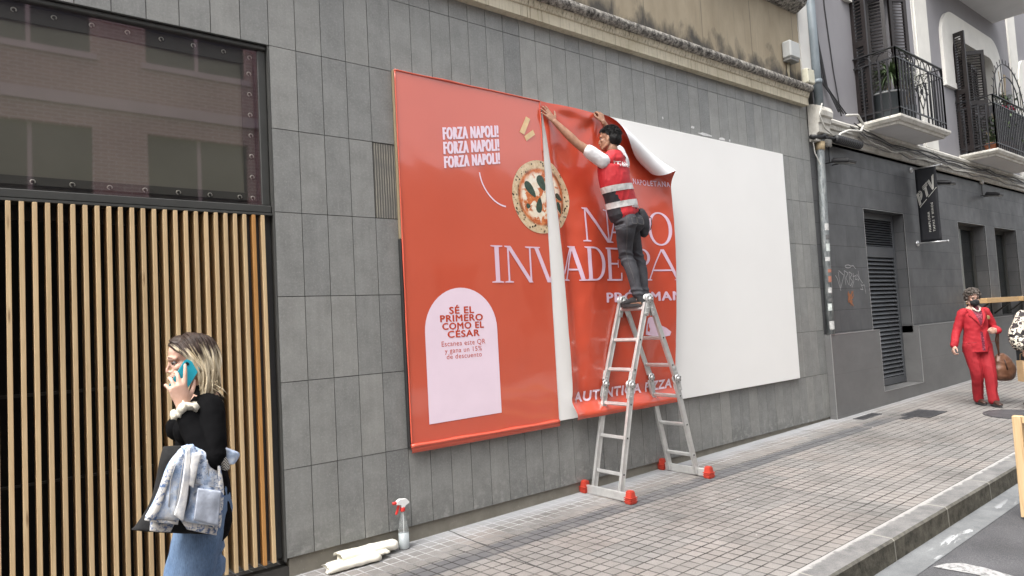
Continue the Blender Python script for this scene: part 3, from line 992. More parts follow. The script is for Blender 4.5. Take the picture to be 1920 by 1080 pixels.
# graffiti
def strokes(lst, x0, x1, z0, z1, y, r, m):
    b = MB()
    for s_ in lst:
        for i in range(len(s_)-1):
            p, q = s_[i], s_[i+1]
            P1 = Vector((x0+(x1-x0)*p[0], y, z0+(z1-z0)*p[1])); P2 = Vector((x0+(x1-x0)*q[0], y, z0+(z1-z0)*q[1]))
            d = (P2-P1)
            if d.length < 1e-5:
                continue
            n_ = Vector((-d.z, 0, d.x)).normalized()*r
            yy = Vector((0, -.0003*random.random(), 0))
            b.add([P1-n_+yy, P2-n_+yy, P2+n_+yy, P1+n_+yy], [(0, 1, 2, 3)], m)
    return b
def arc(cx, cz, rx, rz, a0, a1, n=8):
    return [(cx+rx*math.cos(math.radians(a0+(a1-a0)*i/n)), cz+rz*math.sin(math.radians(a0+(a1-a0)*i/n))) for i in range(n+1)]
MSP = simple('spray_white', (.36, .36, .36), .15, 30, .8); MSO = simple('spray_orange', (.33, .13, .06), .2, 40, .8)
tagl = [[(.0, .62), (.06, .5), (.10, .30), (.14, .12)], [(.10, .74), (.14, .2), (.28, .62), (.12, .78)], [(.30, .78), (.32, .3)], [(.30, .78), (.42, .70), (.34, .54), (.42, .3)],
        [(.46, .74), (.45, .30), (.50, .26)], [(.46, .74), (.56, .66), (.48, .54), (.56, .42), (.48, .28)], [(.60, .70), (.60, .42), (.52, .22)], [(.58, .58), (.70, .62), (.66, .48), (.74, .50)],
        [(.78, .78), (.80, .52), (.74, .44)], [(.72, .66), (.90, .36)], [(.86, .28), (.96, .30), (.99, .0)], [(.84, .34), (.90, .14), (.80, .16)],
        arc(.44, .92, .10, .05, 0, 330), [(.53, .93), (.62, .95), (.70, .84)]]
b = strokes(tagl, 8.27, 9.22, 1.74, 2.20, -.0025, .0055, MSP)
b.build('graffiti_tag', house)
random.seed(12)
b = MB()
for k in range(7):
    pts = [(random.uniform(0, 1), random.uniform(0, 1)) for _ in range(5)]
    q = strokes([pts], 8.60, 8.80, 1.55, 1.80, -.0030-.0005*k, .006, MSO)
    b.add(q.v, q.f, MSO)
b.build('graffiti_scribble', house)
# streaks painted as worn patches are part of the material; floodlights, pipes, cables below

# ------------------------------------------------------------------ pipes, cables, boxes
MPIPE = NT('galvanised_pipe'); P = MPIPE.tc.outputs['Object']
pc_ = MPIPE.ramp(MPIPE.noise(MPIPE.coords((6, 6, 1.4)), 5, 6, .7), [(.35, (.13, .145, .15)), (.5, (.25, .27, .275)), (.68, (.40, .42, .41))])
MPIPE.fin(pc_, .45, metal=.35); MPIPE = MPIPE.m
b = MB()
b.tube([(7.868, -.062, 1.169), (7.94, -.062, 2.69), (8.005, -.062, 3.98), (8.03, -.10, 4.10)], .055, MPIPE, 16)
pp = b.build('downpipe'); tag(pp, 'galvanised downpipe with peeling stickers where the two buildings meet', 'downpipe')
b = MB(); mrust = simple('rusty_collar', (.42, .33, .20), .3, 25, .7)
b.tube([(8.0, -.062, 3.86), (8.012, -.066, 3.985)], .064, mrust, 16); b.build('collar', pp)
stc = [simple('sticker_white', (.46, .46, .45), .35, 30, .6), simple('sticker_red', (.30, .13, .09), .2, 30, .6), simple('sticker_black', (.10, .10, .10), .2, 30, .6), simple('sticker_pale', (.48, .52, .5), .25, 20, .6)]
random.seed(5)
for i, (z, h, k) in enumerate([(2.72, .10, 0), (2.57, .07, 2), (2.42, .11, 3), (2.25, .06, 0), (2.08, .05, 1), (1.96, .09, 1), (1.80, .08, 0), (1.66, .05, 2), (1.56, .10, 3), (1.30, .12, 0)]):
    xc = 7.868+(z-1.169)*.0473
    b = MB(); vs = []
    a0 = math.radians(200+random.uniform(-10, 20)); a1 = a0+math.radians(random.uniform(50, 90))
    for j in range(7):
        a = a0+(a1-a0)*j/6
        for zz in (z-h/2, z+h/2):
            x_ = 7.868+(zz-1.169)*.0473
            vs.append((x_+.0567*math.cos(a), -.062+.0567*math.sin(a), zz))
    b.add(vs, [(2*j, 2*j+2, 2*j+3, 2*j+1) for j in range(6)], stc[k], True); b.build('sticker', pp)
b = MB(); b.tube([(8.085, -.06, 4.50), (8.07, -.06, 5.2), (8.05, -.06, 9)], .062, simple('grey_blue_pipe', (.16, .19, .21), .12, 4, .5), 16)
b.tube([(8.08, -.06, 4.86), (8.08, -.06, 4.93)], .07, simple('grey_blue_pipe', (.16, .19, .21)), 16)
tag(b.build('upper_downpipe'), 'blue-grey drainpipe running up beside the lavender wall', 'downpipe')
b = MB()
MBX = simple('box_grey', (.42, .43, .42), .06, 4, .5)
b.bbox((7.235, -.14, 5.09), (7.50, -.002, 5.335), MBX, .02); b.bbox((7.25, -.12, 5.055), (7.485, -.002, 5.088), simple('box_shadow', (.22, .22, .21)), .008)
cb = simple('cable_cream', (.45, .40, .29), .1, 10, .6)
b.tube([(7.34, -.03, 5.06), (7.345, -.012, 4.95), (7.37, -.012, 4.80)], .009, cb, 6); b.tube([(7.37, -.03, 5.06), (7.375, -.012, 4.93), (7.38, -.012, 4.80)], .008, cb, 6)
tag(b.build('junction_box'), 'grey junction box on the stained tan wall above the cornice', 'junction box')
b = MB()
b.bbox((7.60, -.17, 4.775), (7.80, -.07, 4.99), simple('box_cream', (.55, .53, .42), .08, 5, .55), .014)
for q in ((7.62, 4.80), (7.78, 4.80), (7.62, 4.96), (7.78, 4.96)):
    b.lathe([(.0, -.176), (.009, -.176), (.009, -.17)], simple('screw', (.25, .25, .22)), (q[0], 0, q[1]), 8, 'y')
tag(b.build('meter_box'), 'small cream box at the right end of the cornice', 'junction box')
# floodlights
MFL = simple('flood_black', (.02, .02, .022), .2, 20, .45)
MFG = simple('flood_lens', (.22, .22, .21), .2, 25, .2)
MSTUB = simple('stub_white', (.52, .51, .47), .08, 9, .6)
for i, (x, z, lab) in enumerate([(8.34, 3.70, 'black floodlight nearest the downpipe'), (12.28, 3.73, 'black floodlight behind the hanging banner'), (14.92, 3.72, 'black floodlight over the narrow shop windows')]):
    b = MB()
    b.bbox((x-.055, -.055, z+.26), (x+.055, -.002, z+.37), MSTUB, .012)
    b.tube([(x, -.03, z+.26), (x+.004, -.02, z+.15), (x-.003, -.02, z+.03)], .008, MFL, 6)
    b.beam((x-.10, -.004, z+.0), (x-.10, -.16, z+.0), .012, .02, MFL)
    b.beam((x+.10, -.004, z+.0), (x+.10, -.16, z+.0), .012, .02, MFL)
    b.beam((x, -.10, z+.025), (x, -.36, z-.03), .25, .05, MFL, bev=.012)
    b.beam((x, -.13, z-.012), (x, -.345, z-.058), .20, .012, MFG)
    for k in range(6):
        b.beam((x-.1+.04*k, -.12, z+.055), (x-.1+.04*k, -.30, z+.015), .006, .02, MFL, bev=0)
    tag(b.build('floodlight'), lab, 'floodlight', 'floodlights on the dark wall')
# splice case and cables
b = MB()
prof = [(.0, 0), (.05, 0), (.062, .02), (.062, .78), (.05, .80), (.0, .80)]
b.lathe(prof, MFL, (8.26, -.17, 4.04), 14, 'x')
for k in range(13):
    b.lathe([(.062, .05+k*.057), (.067, .06+k*.057), (.067, .075+k*.057), (.062, .085+k*.057)], MFL, (8.26, -.17, 4.04), 14, 'x')
b.tube([(8.0, -.16, 4.03), (8.28, -.17, 4.04)], .02, MFL, 8)
tag(b.build('cable_splice_case'), 'black ribbed cable splice case under the white moulding', 'cable case')
MCB = simple('cable_black', (.02, .02, .022), .2, 10, .6); MCW = simple('cable_white', (.50, .49, .45), .12, 10, .6); MCG = simple('cable_grey', (.16, .155, .15), .2, 10, .6)
def wob(pts, amp, n=6, seed=0):
    out = []
    for i in range(len(pts)-1):
        for k in range(n):
            f = k/n; p = Vector(pts[i]).lerp(Vector(pts[i+1]), f)
            out.append(p+Vector((0, 0, amp*mnoise.noise(p*1.7+Vector((seed*7.1, 0, 0))))))
    out.append(Vector(pts[-1]))
    return out
b = MB()
for s_, y, z, r, m_ in ((1, -.165, 4.20, .014, MCG), (2, -.17, 4.16, .012, MCG), (3, -.172, 4.235, .011, MCB), (4, -.16, 4.12, .012, MCW), (5, -.175, 4.18, .010, MCB), (6, -.13, 4.09, .011, MCG)):
    b.tube(wob([(8.75+.07*s_, y+.02, z+.14), (9.3, y, z+.05), (10.2, y, z-.02), (11.5, y, z), (13, y, z-.03), (15, y, z), (18, y, z-.02), (24, y, z)], .06, 8, s_), r, m_, 6)
tag(b.build('cable_bundle'), 'sagging bundle of grey and black cables along the white moulding', 'cables')
b = MB()
b.tube(wob([(8.62, -.2, 4.44), (8.95, -.22, 4.49), (9.12, -.22, 4.36), (9.0, -.22, 4.24), (8.6, -.21, 4.20), (8.36, -.2, 4.12), (8.3, -.19, 4.03)], .01, 6, 2), .019, MCW, 8)
b.tube(wob([(7.88, -.2, 4.50), (7.78, -.2, 4.32), (7.9, -.2, 4.14), (8.1, -.2, 4.08)], .01, 6, 2), .012, MCW, 6)
tag(b.build('white_cable'), 'thick white cable looping over the end of the moulding', 'cable')
b = MB()
for k, (x0, x1) in enumerate([(8.14, 8.70), (8.17, 8.62), (8.20, 8.8), (8.15, 8.55)]):
    b.tube(wob([(x0, -.05, 9), (x0+.02, -.03, 6.4), (x0+.03+.02*k, -.03, 5.6), (x0+.16+.03*k, -.04, 4.9), (x1, -.12, 4.50)], .03, 7, k), .010, MCB, 6)
b.tube(wob([(8.58, -.01, 9), (8.60, -.012, 6.2), (8.72, -.012, 5.2), (8.80, -.04, 4.5)], .02, 7, 9), .009, MCB, 6)
tag(b.build('hanging_cables'), 'black cables dropping down the lavender wall beside the drainpipe', 'cables')
b = MB(); b.tube(wob([(7.83, -.05, 3.96), (7.86, -.05, 3.8), (7.98, -.09, 3.55)], .02, 6, 3), .008, MCW, 6); b.tube([(7.76, -.06, 4.03), (8.05, -.14, 4.05)], .035, MFL, 8)
tag(b.build('cable_end'), 'black cable end with a loose white wire left of the downpipe', 'cable')

# ------------------------------------------------------------------ hanging banner
BX = 11.36
ban = thing('banner_sign', 'black hanging banner reading PTV Pamplona Tapas y Vinos on a wall bracket', 'banner', (BX, 0, 2.6))
MBAN = simple('banner_black', (.012, .013, .017), .2, 6, .6, .1, 30)
b = MB(); vs = []
for i in range(9):
    for j in range(25):
        u, v = i/8, j/24
        y = -.065-.335*u; z = 2.615+1.30*v-.012*u
        vs.append((BX+.012*math.sin(u*3+v*5)*(1-abs(2*v-1)), y, z))
b.add(vs, [(i*25+j, i*25+j+1, (i+1)*25+j+1, (i+1)*25+j) for i in range(8) for j in range(24)], MBAN, True)
cl = b.build('cloth', ban)
so = cl.modifiers.new('thick', 'SOLIDIFY'); so.thickness = .004
MAL = simple('alu_bright', (.6, .6, .6), .08, 10, .3, metal=.8)
for z in (2.60, 3.925):
    b = MB()
    b.tube([(BX, -.002, z), (BX, -.47, z-.012)], .012, MAL, 8)
    b.lathe([(.0, -.02), (.05, -.02), (.05, -.002)], MAL, (BX, 0, z), 14, 'y')
    b.tube([(BX, -.47, z-.012), (BX, -.50, z-.012)], .016, MAL, 8)
    b.build('bracket', ban)
MTX = simple('banner_print', (.62, .61, .56), .08, 30, .6)
def ban_pt(u, v, e):
    return (BX-.016-e+.012*math.sin(u*3+v*5)*(1-abs(2*v-1)), -.065-.335*u, 2.615+1.30*v-.012*u)
# u runs outwards from the wall; as seen from the street side it runs left to right
def ban_text(body, u_c, h, v0, v1, bold):
    vs, fs = text_fit(body, v0, v1, u_c+h/2, u_c-h/2, bold, 0, 1.25)
    b = MB(); b.add([ban_pt(q[1], q[0], .0) for q in vs], fs, MTX)
    return b
ban_text('PAMPLONA', .50, .10, .13, .40, .012).build('lettering', ban)
ban_text('TAPAS Y VINOS', .70, .10, .13, .52, .012).build('lettering', ban)
b = MB(); k = [0]
def bstroke(pts, w=.010):
    k[0] += 1
    for i in range(len(pts)-1):
        p, q = Vector((pts[i][0]*.335, pts[i][1]*1.3)), Vector((pts[i+1][0]*.335, pts[i+1][1]*1.3))
        d = (q-p).normalized(); n_ = Vector((-d.y, d.x))*w/2
        vv = [ban_pt((s_.x)/.335, s_.y/1.3, .0003*(k[0] % 3)+.0002*(i % 2)) for s_ in (p-n_, q-n_, q+n_, p+n_)]
        b.add(vv, [(0, 1, 2, 3)], MTX)
# striped slanted letters P T V climbing to the right
def loc(a, c):
    return (.10+.86*a-.10*c, .49+.245*a+.165*c)
W_ = .0085
for i in range(3):
    bstroke([loc(.02+.040*i, .0), loc(.02+.040*i, .98)], W_)                          # P stem
    bstroke([loc(.13+(.055+.045*i)*math.sin(t_), .64-(.12+.115*i)*math.cos(t_)) for t_ in (math.pi*j/9 for j in range(10))], W_)
    bstroke([loc(.455+.040*i, .0), loc(.455+.040*i, .72-.0*i)], W_)                   # T stem
    bstroke([loc(.36, .98-.115*i), loc(.63, .98-.115*i)], W_)                         # T bar
    bstroke([loc(.66+.040*i, .98), loc(.80+.028*i, .02)], W_)                         # V
    bstroke([loc(.80+.028*i, .02), loc(.92+.040*i, .98)], W_)
bstroke([loc(.0, -.10), loc(1.0, -.10)], W_)
b.build('emblem', ban)
# ================================================================== BILLBOARD, POSTER, VINYL SHEET
YB = -.045
bb = thing('billboard_panel', 'long white billboard panel, still blank on its right side', 'billboard', (4, 0, 2))
b = MB()
MWHITE = NT('white_panel'); P = MWHITE.tc.outputs['Object']
wc = MWHITE.ramp(MWHITE.noise(P, .8, 3), [(.3, (.81, .805, .785)), (.7, (.85, .845, .825))])
MWHITE.fin(wc, .45, spec=.3); MWHITE = MWHITE.m
b.bbox((1.012, YB, .625), (6.975, -.002, 3.692), MWHITE, .004)
b.build('panel', bb)
b = MB(); MST = mat_wood('batten', (.26, .20, .12), (.36, .29, .19))
b.bbox((.997, -.034, 2.3), (1.010, -.002, 3.70), MST, .003)
b.build('batten', bb)
b = MB(); b.bbox((.990, -.04, .62), (1.010, -.002, 2.298), simple('black_edge', (.02, .02, .02), .1), .003); b.build('edge_strip', bb)
b = MB(); MGLUE = simple('glue_white', (.6, .6, .6), .2, 30, .8)
random.seed(8)
for x0, x1, z in ((5.0, 5.08, 3.80), (4.47, 4.50, 3.83), (5.12, 5.45, 3.745), (5.55, 5.7, 3.735), (5.78, 5.81, 3.735)):
    pts = []
    for k in range(10):
        a = 2*math.pi*k/10; rr = random.uniform(.7, 1.1)
        pts.append(((x0+x1)/2+(x1-x0)/2*math.cos(a)*rr, z+.018*math.sin(a)*rr))
    b = MB(); b.poly(pts, -.0025, MGLUE); b.build('glue_smear', bb)

MRED = NT('red_vinyl'); P = MRED.tc.outputs['Object']
rc = MRED.ramp(MRED.noise(P, 1.2, 3), [(.3, (.60, .092, .046)), (.7, (.64, .104, .054))])
MRED.bump(MRED.noise(MRED.coords((1, 1, 1)), 2.6, 3, .5), .10, .02)
MRED.fin(rc, .2, spec=.6, coat=1.0, coatr=.06); MRED.b.inputs['Coat IOR'].default_value = 1.65; MRED = MRED.m
MSHT = NT('red_vinyl_sheet'); P = MSHT.tc.outputs['Object']
MSHT.bump(MSHT.noise(P, 9, 4, .6), .12, .008)
MSHT.fin(MSHT.ramp(MSHT.noise(P, 1.5, 3), [(.3, (.53, .070, .034)), (.7, (.58, .080, .040))]), .25, spec=.45, coat=.55, coatr=.09); MSHT = MSHT.m
MPINK = simple('pink_print', (.76, .56, .68), .04, 3, .18, spec=.5, coat=.3)
MPINK2 = simple('pale_pink_print', (.86, .70, .80), .03, 3, .2, spec=.5, coat=.3)
MREDP = simple('red_print', (.56, .075, .035), .04, 4, .2, spec=.5)
MBEI = simple('straw_print', (.72, .52, .28), .12, 14, .25, spec=.5)
pos = thing('poster', 'glossy red poster reading Forza Napoli above a pink arch, left of the ladder', 'poster', (1.8, YB, .6))
b = MB(); YP = -.0495
def poster_y(x, z):
    return YP-.0016*mnoise.noise(Vector((x*2.2, 0, z*1.6)))-.0012*mnoise.noise(Vector((x*6, 2, z*5)))
nx, nz = 40, 72
X0, X1, Z0, Z1 = 1.004, 2.584, .60, 3.694
vs = [(X0+(X1-X0)*i/nx, poster_y(X0+(X1-X0)*i/nx, Z0+(Z1-Z0)*j/nz), Z0+(Z1-Z0)*j/nz) for i in range(nx+1) for j in range(nz+1)]
b.add(vs, [(i*(nz+1)+j, (i+1)*(nz+1)+j, (i+1)*(nz+1)+j+1, i*(nz+1)+j+1) for i in range(nx) for j in range(nz)], MRED, True)
b.build('vinyl', pos)
# folded vinyl edges
def rolled(p, q, r, m, seed, amp=.004):
    pts = []; rs = []
    n = 40
    for i in range(n+1):
        v = Vector(p).lerp(Vector(q), i/n)
        k = mnoise.noise(v*3+Vector((seed, 0, 0)))
        pts.append(v+Vector((0, -.3*amp*abs(k), amp*k))); rs.append(r*(1+.35*k))
    bb_ = MB(); bb_.tube(pts, rs, m, 8); return bb_
MREDL = NT('red_vinyl_edge'); P = MREDL.tc.outputs['Object']
MREDL.bump(MREDL.noise(P, 18, 4), .5, .01); MREDL.fin((.64, .10, .055), .25, spec=.6, coat=.4); MREDL = MREDL.m
e = rolled((1.0, -.052, 3.692), (2.585, -.052, 3.692), .008, MREDL, 1); q = rolled((1.0, -.052, .635), (2.58, -.054, .625), .016, MREDL, 4); e.add(q.v, q.f, MREDL, True)
q = rolled((1.006, -.05, .61), (1.006, -.05, 3.69), .007, MREDL, 8); e.add(q.v, q.f, MREDL, True)
q = rolled((2.572, -.05, 3.2), (2.572, -.05, 3.69), .007, MREDL, 9, .001); e.add(q.v, q.f, MREDL, True)
vs = []; n = 40
for i in range(n+1):
    x = 1.0+1.585*i/n
    vs += [(x, -.056-.004*mnoise.noise(Vector((x*4, 1, 0))), .628), (x, -.060, .585+.008*mnoise.noise(Vector((x*3, 5, 0)))), (x, -.046, .578)]
e.add(vs, [(3*i+k, 3*i+3+k, 3*i+4+k, 3*i+1+k) for i in range(n) for k in range(2)], MREDL, True)
e.build('folded_edge', pos)

def flat(name, parts, y, m, parent, clip=None, dfun=None):
    """flat print: list of (verts2d, faces) laid on the plane y (or on y(x, z) - offset)"""
    bm = bmesh.new()
    for i, (v2, fs) in enumerate(parts):
        vv = [bm.verts.new((p[0], -.00035*(i % 8), p[1])) for p in v2]
        for f in fs:
            try:
                bm.faces.new([vv[k] for k in f])
            except ValueError:
                pass
    if clip:
        for co, no in clip:
            bmesh.ops.bisect_plane(bm, geom=bm.verts[:]+bm.edges[:]+bm.faces[:], plane_co=co, plane_no=no, clear_outer=True)
    if dfun:
        xs = [v.co.x for v in bm.verts]; zs = [v.co.z for v in bm.verts]
        for ax, lo, hi in ((0, min(xs), max(xs)), (2, min(zs), max(zs))):
            k = lo+.03
            while k < hi:
                co = [0, 0, 0]; co[ax] = k; no = [0, 0, 0]; no[ax] = 1
                bmesh.ops.bisect_plane(bm, geom=bm.verts[:]+bm.edges[:]+bm.faces[:], plane_co=co, plane_no=no)
                k += .03
    for v in bm.verts:
        v.co.y += (dfun(v.co.x, v.co.z)-.0035) if dfun else y
    for f in bm.faces:
        f.normal_update()
        if f.normal.y > 0:
            f.normal_flip()
        f.smooth = bool(dfun)
    me = bpy.data.meshes.new(name); bm.to_mesh(me); bm.free(); me.materials.append(m)
    return link(name, me, parent)

YT = YP-.0035
for k, (a, c) in enumerate([(3.272, 3.166), (3.146, 3.040), (3.020, 2.920)]):
    v2, fs = text_fit('FORZA NAPOLI!', 1.445, 2.04, c, a, .012, 0, 1.2)
    v2 = [(x, z+.105*(x-1.44)/.605) for x, z in v2]
    flat('slogan', [([(x+e, z) for x, z in v2], fs) for e in (-.006, -.003, 0, .003, .006)], YT, MPINK2, pos)
def ribbon(pts, w):
    out = []; fs = []
    for i, p in enumerate(pts):
        d = Vector(pts[min(i+1, len(pts)-1)])-Vector(pts[max(i-1, 0)]); d.normalize(); n_ = Vector((-d.y, d.x))*w/2
        out += [(p[0]-n_.x, p[1]-n_.y), (p[0]+n_.x, p[1]+n_.y)]
    fs = [(2*i, 2*i+2, 2*i+3, 2*i+1) for i in range(len(pts)-1)]
    return out, fs
cv = []
for i in range(17):
    t_ = i/16
    p0, p1, p2, p3 = Vector((1.808, 2.92)), Vector((1.82, 2.78)), Vector((1.95, 2.64)), Vector((2.085, 2.632))
    q = p0*(1-t_)**3+p1*3*t_*(1-t_)**2+p2*3*t_*t_*(1-t_)+p3*t_**3
    cv.append((q.x, q.y))
flat('pointer_line', [ribbon(cv, .013)], YT, MPINK2, pos)
flat('pasta_stick', [([(2.385, 3.513), (2.436, 3.495), (2.352, 3.334), (2.296, 3.352)], [(0, 1, 2, 3)])], YT, MBEI, pos)
flat('pasta_stick', [([(2.351, 3.319), (2.462, 3.396), (2.485, 3.352), (2.374, 3.276)], [(0, 1, 2, 3)])], YT, MBEI, pos)
ar = [(1.173, .785), (1.912, .790), (1.912, 1.53)]+[(1.5425+.3695*math.cos(a), 1.53+.365*math.sin(a)) for a in (math.pi*k/24 for k in range(1, 24))]+[(1.173, 1.53)]
flat('arch_shape', [(ar, [tuple(range(len(ar)))])], YT+.0004, MPINK2, pos)
YT2 = YT-.0004
for body, x0, x1, z0, z1, bo in (('SÉ EL', 1.420, 1.668, 1.676, 1.732, .03), ('PRIMERO', 1.326, 1.758, 1.610, 1.664, .03), ('COMO EL', 1.343, 1.765, 1.545, 1.598, .03), ('CÉSAR', 1.392, 1.715, 1.476, 1.530, .03)):
    flat('arch_heading', [text_fit(body, x0+e, x1+e, z0+g, z1+g, 0, 0, 1.12) for e, g in ((-.0035, 0), (0, .002), (.0035, 0), (0, -.002))], YT2, MREDP, pos)
for body, x0, x1, z0, z1 in (('Escanea este QR', 1.326, 1.775, 1.405, 1.447), ('y gana un 15%', 1.354, 1.733, 1.348, 1.388), ('de descuento', 1.370, 1.729, 1.297, 1.337)):
    flat('arch_text', [text_fit(body, x0, x1, z0, z1, 0, 0, 1.08)], YT2, MREDP, pos)

# serif capitals from strokes: outlines in a cell of height 1; w = cell width
def quad(a, c, w0, w1=None):
    """upright or slanted stem from a to c with horizontal width"""
    w1 = w0 if w1 is None else w1
    return ([(a[0]-w0/2, a[1]), (a[0]+w0/2, a[1]), (c[0]+w1/2, c[1]), (c[0]-w1/2, c[1])], [(0, 1, 2, 3)])
def serif(x, z, w):
    h = .045 if z < .5 else -.045
    return ([(x-w/2, z), (x+w/2, z), (x+w/2, z+h*.6), (x+w*.2, z+h), (x-w*.2, z+h), (x-w/2, z+h*.6)], [(0, 1, 2, 3, 4, 5)])
def bowl(cx, cz, rx, rz, tx, tz, a0, a1, n=20):
    v = []; f = []
    for i in range(n+1):
        a = math.radians(a0+(a1-a0)*i/n)
        v += [(cx+rx*math.cos(a), cz+rz*math.sin(a)), (cx+(rx-tx)*math.cos(a), cz+(rz-tz)*math.sin(a))]
    f = [(2*i, 2*i+2, 2*i+3, 2*i+1) for i in range(n)]
    return v, f
def bar(x0, x1, z0, z1):
    return ([(x0, z0), (x1, z0), (x1, z1), (x0, z1)], [(0, 1, 2, 3)])
S, T = .145, .05
GLY = {
 'I': lambda w: [quad((w/2, 0), (w/2, 1), S), serif(w/2, 0, w), serif(w/2, 1, w)],
 'N': lambda w: [quad((.12, 0), (.12, 1), T*1.2), quad((w-.10, .0), (.14, 1), S, S), quad((w-.10, 0), (w-.10, 1), T*1.2), serif(.12, 0, .30), serif(.10, 1, .20), serif(w-.12, 1, .30)],
 'V': lambda w: [quad((w/2, 0), (.12, 1), S), quad((w/2, 0), (w-.12, 1), T*1.2), serif(.12, 1, .30), serif(w-.12, 1, .28)],
 'A': lambda w: [quad((.10, 0), (w/2-.02, 1), T*1.2), quad((w-.12, 0), (w/2, 1), S), bar(.22*w, .74*w, .30, .30+T), serif(.11, 0, .26), serif(w-.12, 0, .32)],
 'D': lambda w: [quad((.17, 0), (.17, 1), S), bar(.05, .45*w, 0, T), bar(.05, .45*w, 1-T, 1), bowl(.42*w, .5, w*.56, .5, S*1.05, T, -90, 90), serif(.15, 0, .30), serif(.15, 1, .30)],
 'E': lambda w: [quad((.17, 0), (.17, 1), S), bar(.03, w, 0, T), bar(.03, w, 1-T, 1), bar(.2, w*.78, .49, .49+T), bar(w-.05, w, .02, .24), bar(w-.05, w, .76, .98), bar(w*.76, w*.80, .40, .63)],
 'P': lambda w: [quad((.17, 0), (.17, 1), S), bar(.03, .5*w, 1-T, 1), bar(.2, .5*w, .46, .46+T), bowl(.46*w, .73, w*.52, .27, S, T, -90, 90), serif(.17, 0, .34)],
 'O': lambda w: [bowl(w/2, .5, w/2, .53, S*.95, T, 0, 360, 40)],
 'L': lambda w: [quad((.17, 0), (.17, 1), S), bar(.03, w, 0, T), bar(w-.05, w, .0, .26), serif(.17, 1, .3)],
}
def glyph(ch, x0, x1, z0, z1):
    H = z1-z0; w = (x1-x0)/H
    return [([(x0+p[0]*H, z0+p[1]*H) for p in v], f) for v, f in GLY[ch](w)]
ZA, ZB = 1.937, 2.272
CL_L = [((2.581, 0, 0), (1, 0, 0))]
flat('headline', glyph('I', 1.885, 2.018, ZA, ZB), YT, MPINK, pos)
flat('headline', glyph('N', 2.04, 2.372, ZA, ZB), YT, MPINK, pos)
flat('headline', glyph('V', 2.375, 2.75, ZA, ZB), YT, MPINK, pos, CL_L)

# pizza print
def mat_pizza(cx, cz):
    t = NT('pizza_print')
    P = t.tc.outputs['Object']
    X, Y, Z = t.sep(P)
    dx = t.math('SUBTRACT', X, cx); dz = t.math('SUBTRACT', Z, cz)
    r = t.math('DIVIDE', t.math('SQRT', t.math('ADD', t.math('MULTIPLY', dx, dx), t.math('MULTIPLY', dz, dz))), .345)
    r = t.math('ADD', r, t.math('MULTIPLY', t.math('SUBTRACT', t.noise(P, 14, 4), .5), .05))
    sauce = t.ramp(t.noise(P, 22, 5, .7), [(.3, (.36, .055, .02)), (.5, (.62, .17, .05)), (.75, (.75, .36, .15))])
    mz = t.noise(P, 9, 5, .6, .8)
    che = t.ramp(t.noise(P, 30, 3), [(.3, (.80, .66, .48)), (.7, (.88, .83, .72))])
    mzm = t.math('MULTIPLY', t.ramp(mz, [(.46, 0), (.51, 1)]), t.ramp(r, [(.62, 1), (.74, 0)]))
    base = t.mix(mzm, sauce, che)
    crust = t.ramp(t.noise(P, 30, 5, .7), [(.3, (.52, .36, .20)), (.7, (.78, .64, .44))])
    v = t.n('ShaderNodeTexVoronoi'); t.l(P, v.inputs['Vector']); v.inputs['Scale'].default_value = 33
    ch = t.math('MULTIPLY', t.ramp(v.outputs['Distance'], [(.28, 1), (.40, 0)]), t.ramp(t.noise(P, 13, 3), [(.40, 0), (.52, 1)]))
    crust = t.mix(ch, crust, (.035, .022, .015))
    col = t.mix(t.ramp(r, [(.76, 0), (.82, 1)]), base, crust)
    rim = t.ramp(t.noise(P, 8, 3), [(.4, 0), (.6, .7)])
    col = t.mix(t.math('MULTIPLY', t.ramp(r, [(.70, 0), (.77, 1), (.80, 1), (.84, 0)]), rim), col, (.14, .045, .025))
    return t.fin(col, .2, spec=.5, coat=.3)
def disc(cx, cz, r):
    pts = [(cx+r*(1+.03*mnoise.noise(Vector((math.cos(a)*1.5, math.sin(a)*1.5, 4))))*math.cos(a), cz+r*1.02*(1+.03*mnoise.noise(Vector((math.cos(a)*1.5, math.sin(a)*1.5, 4))))*math.sin(a)) for a in (2*math.pi*k/60 for k in range(60))]
    return pts, [tuple(range(60))]
PCX, PCZ, PR = 2.512, 2.752, .348
MPZ = mat_pizza(PCX, PCZ)
MBAS = simple('basil_print', (.045, .075, .055), .35, 30, .2, spec=.5)
flat('pizza', [disc(PCX, PCZ, PR)], YT, MPZ, pos, CL_L)
def leafp(cx, cz, L, W_, ang):
    c, s_ = math.cos(ang), math.sin(ang); pts = []
    for k in range(16):
        a = 2*math.pi*k/16
        u = L*math.cos(a); v = W_*math.sin(a)*(1-.35*math.cos(a))
        pts.append((cx+u*c-v*s_, cz+u*s_+v*c))
    return pts, [tuple(range(16))]
def pp_(x, y):      # picture-zoom spot on the pizza -> wall
    return PCX+(x-462)/330*PR, PCZ-(y-560)/445*PR*1.02
for x, y, L, W_, an in ((345, 480, .092, .040, -.85), (480, 390, .080, .046, -1.1), (440, 660, .076, .036, 1.4), (312, 680, .026, .024, 0)):
    cx, cz = pp_(x, y); flat('basil_leaf', [leafp(cx, cz, L, W_, an)], YT-.0008, MBAS, pos, CL_L)

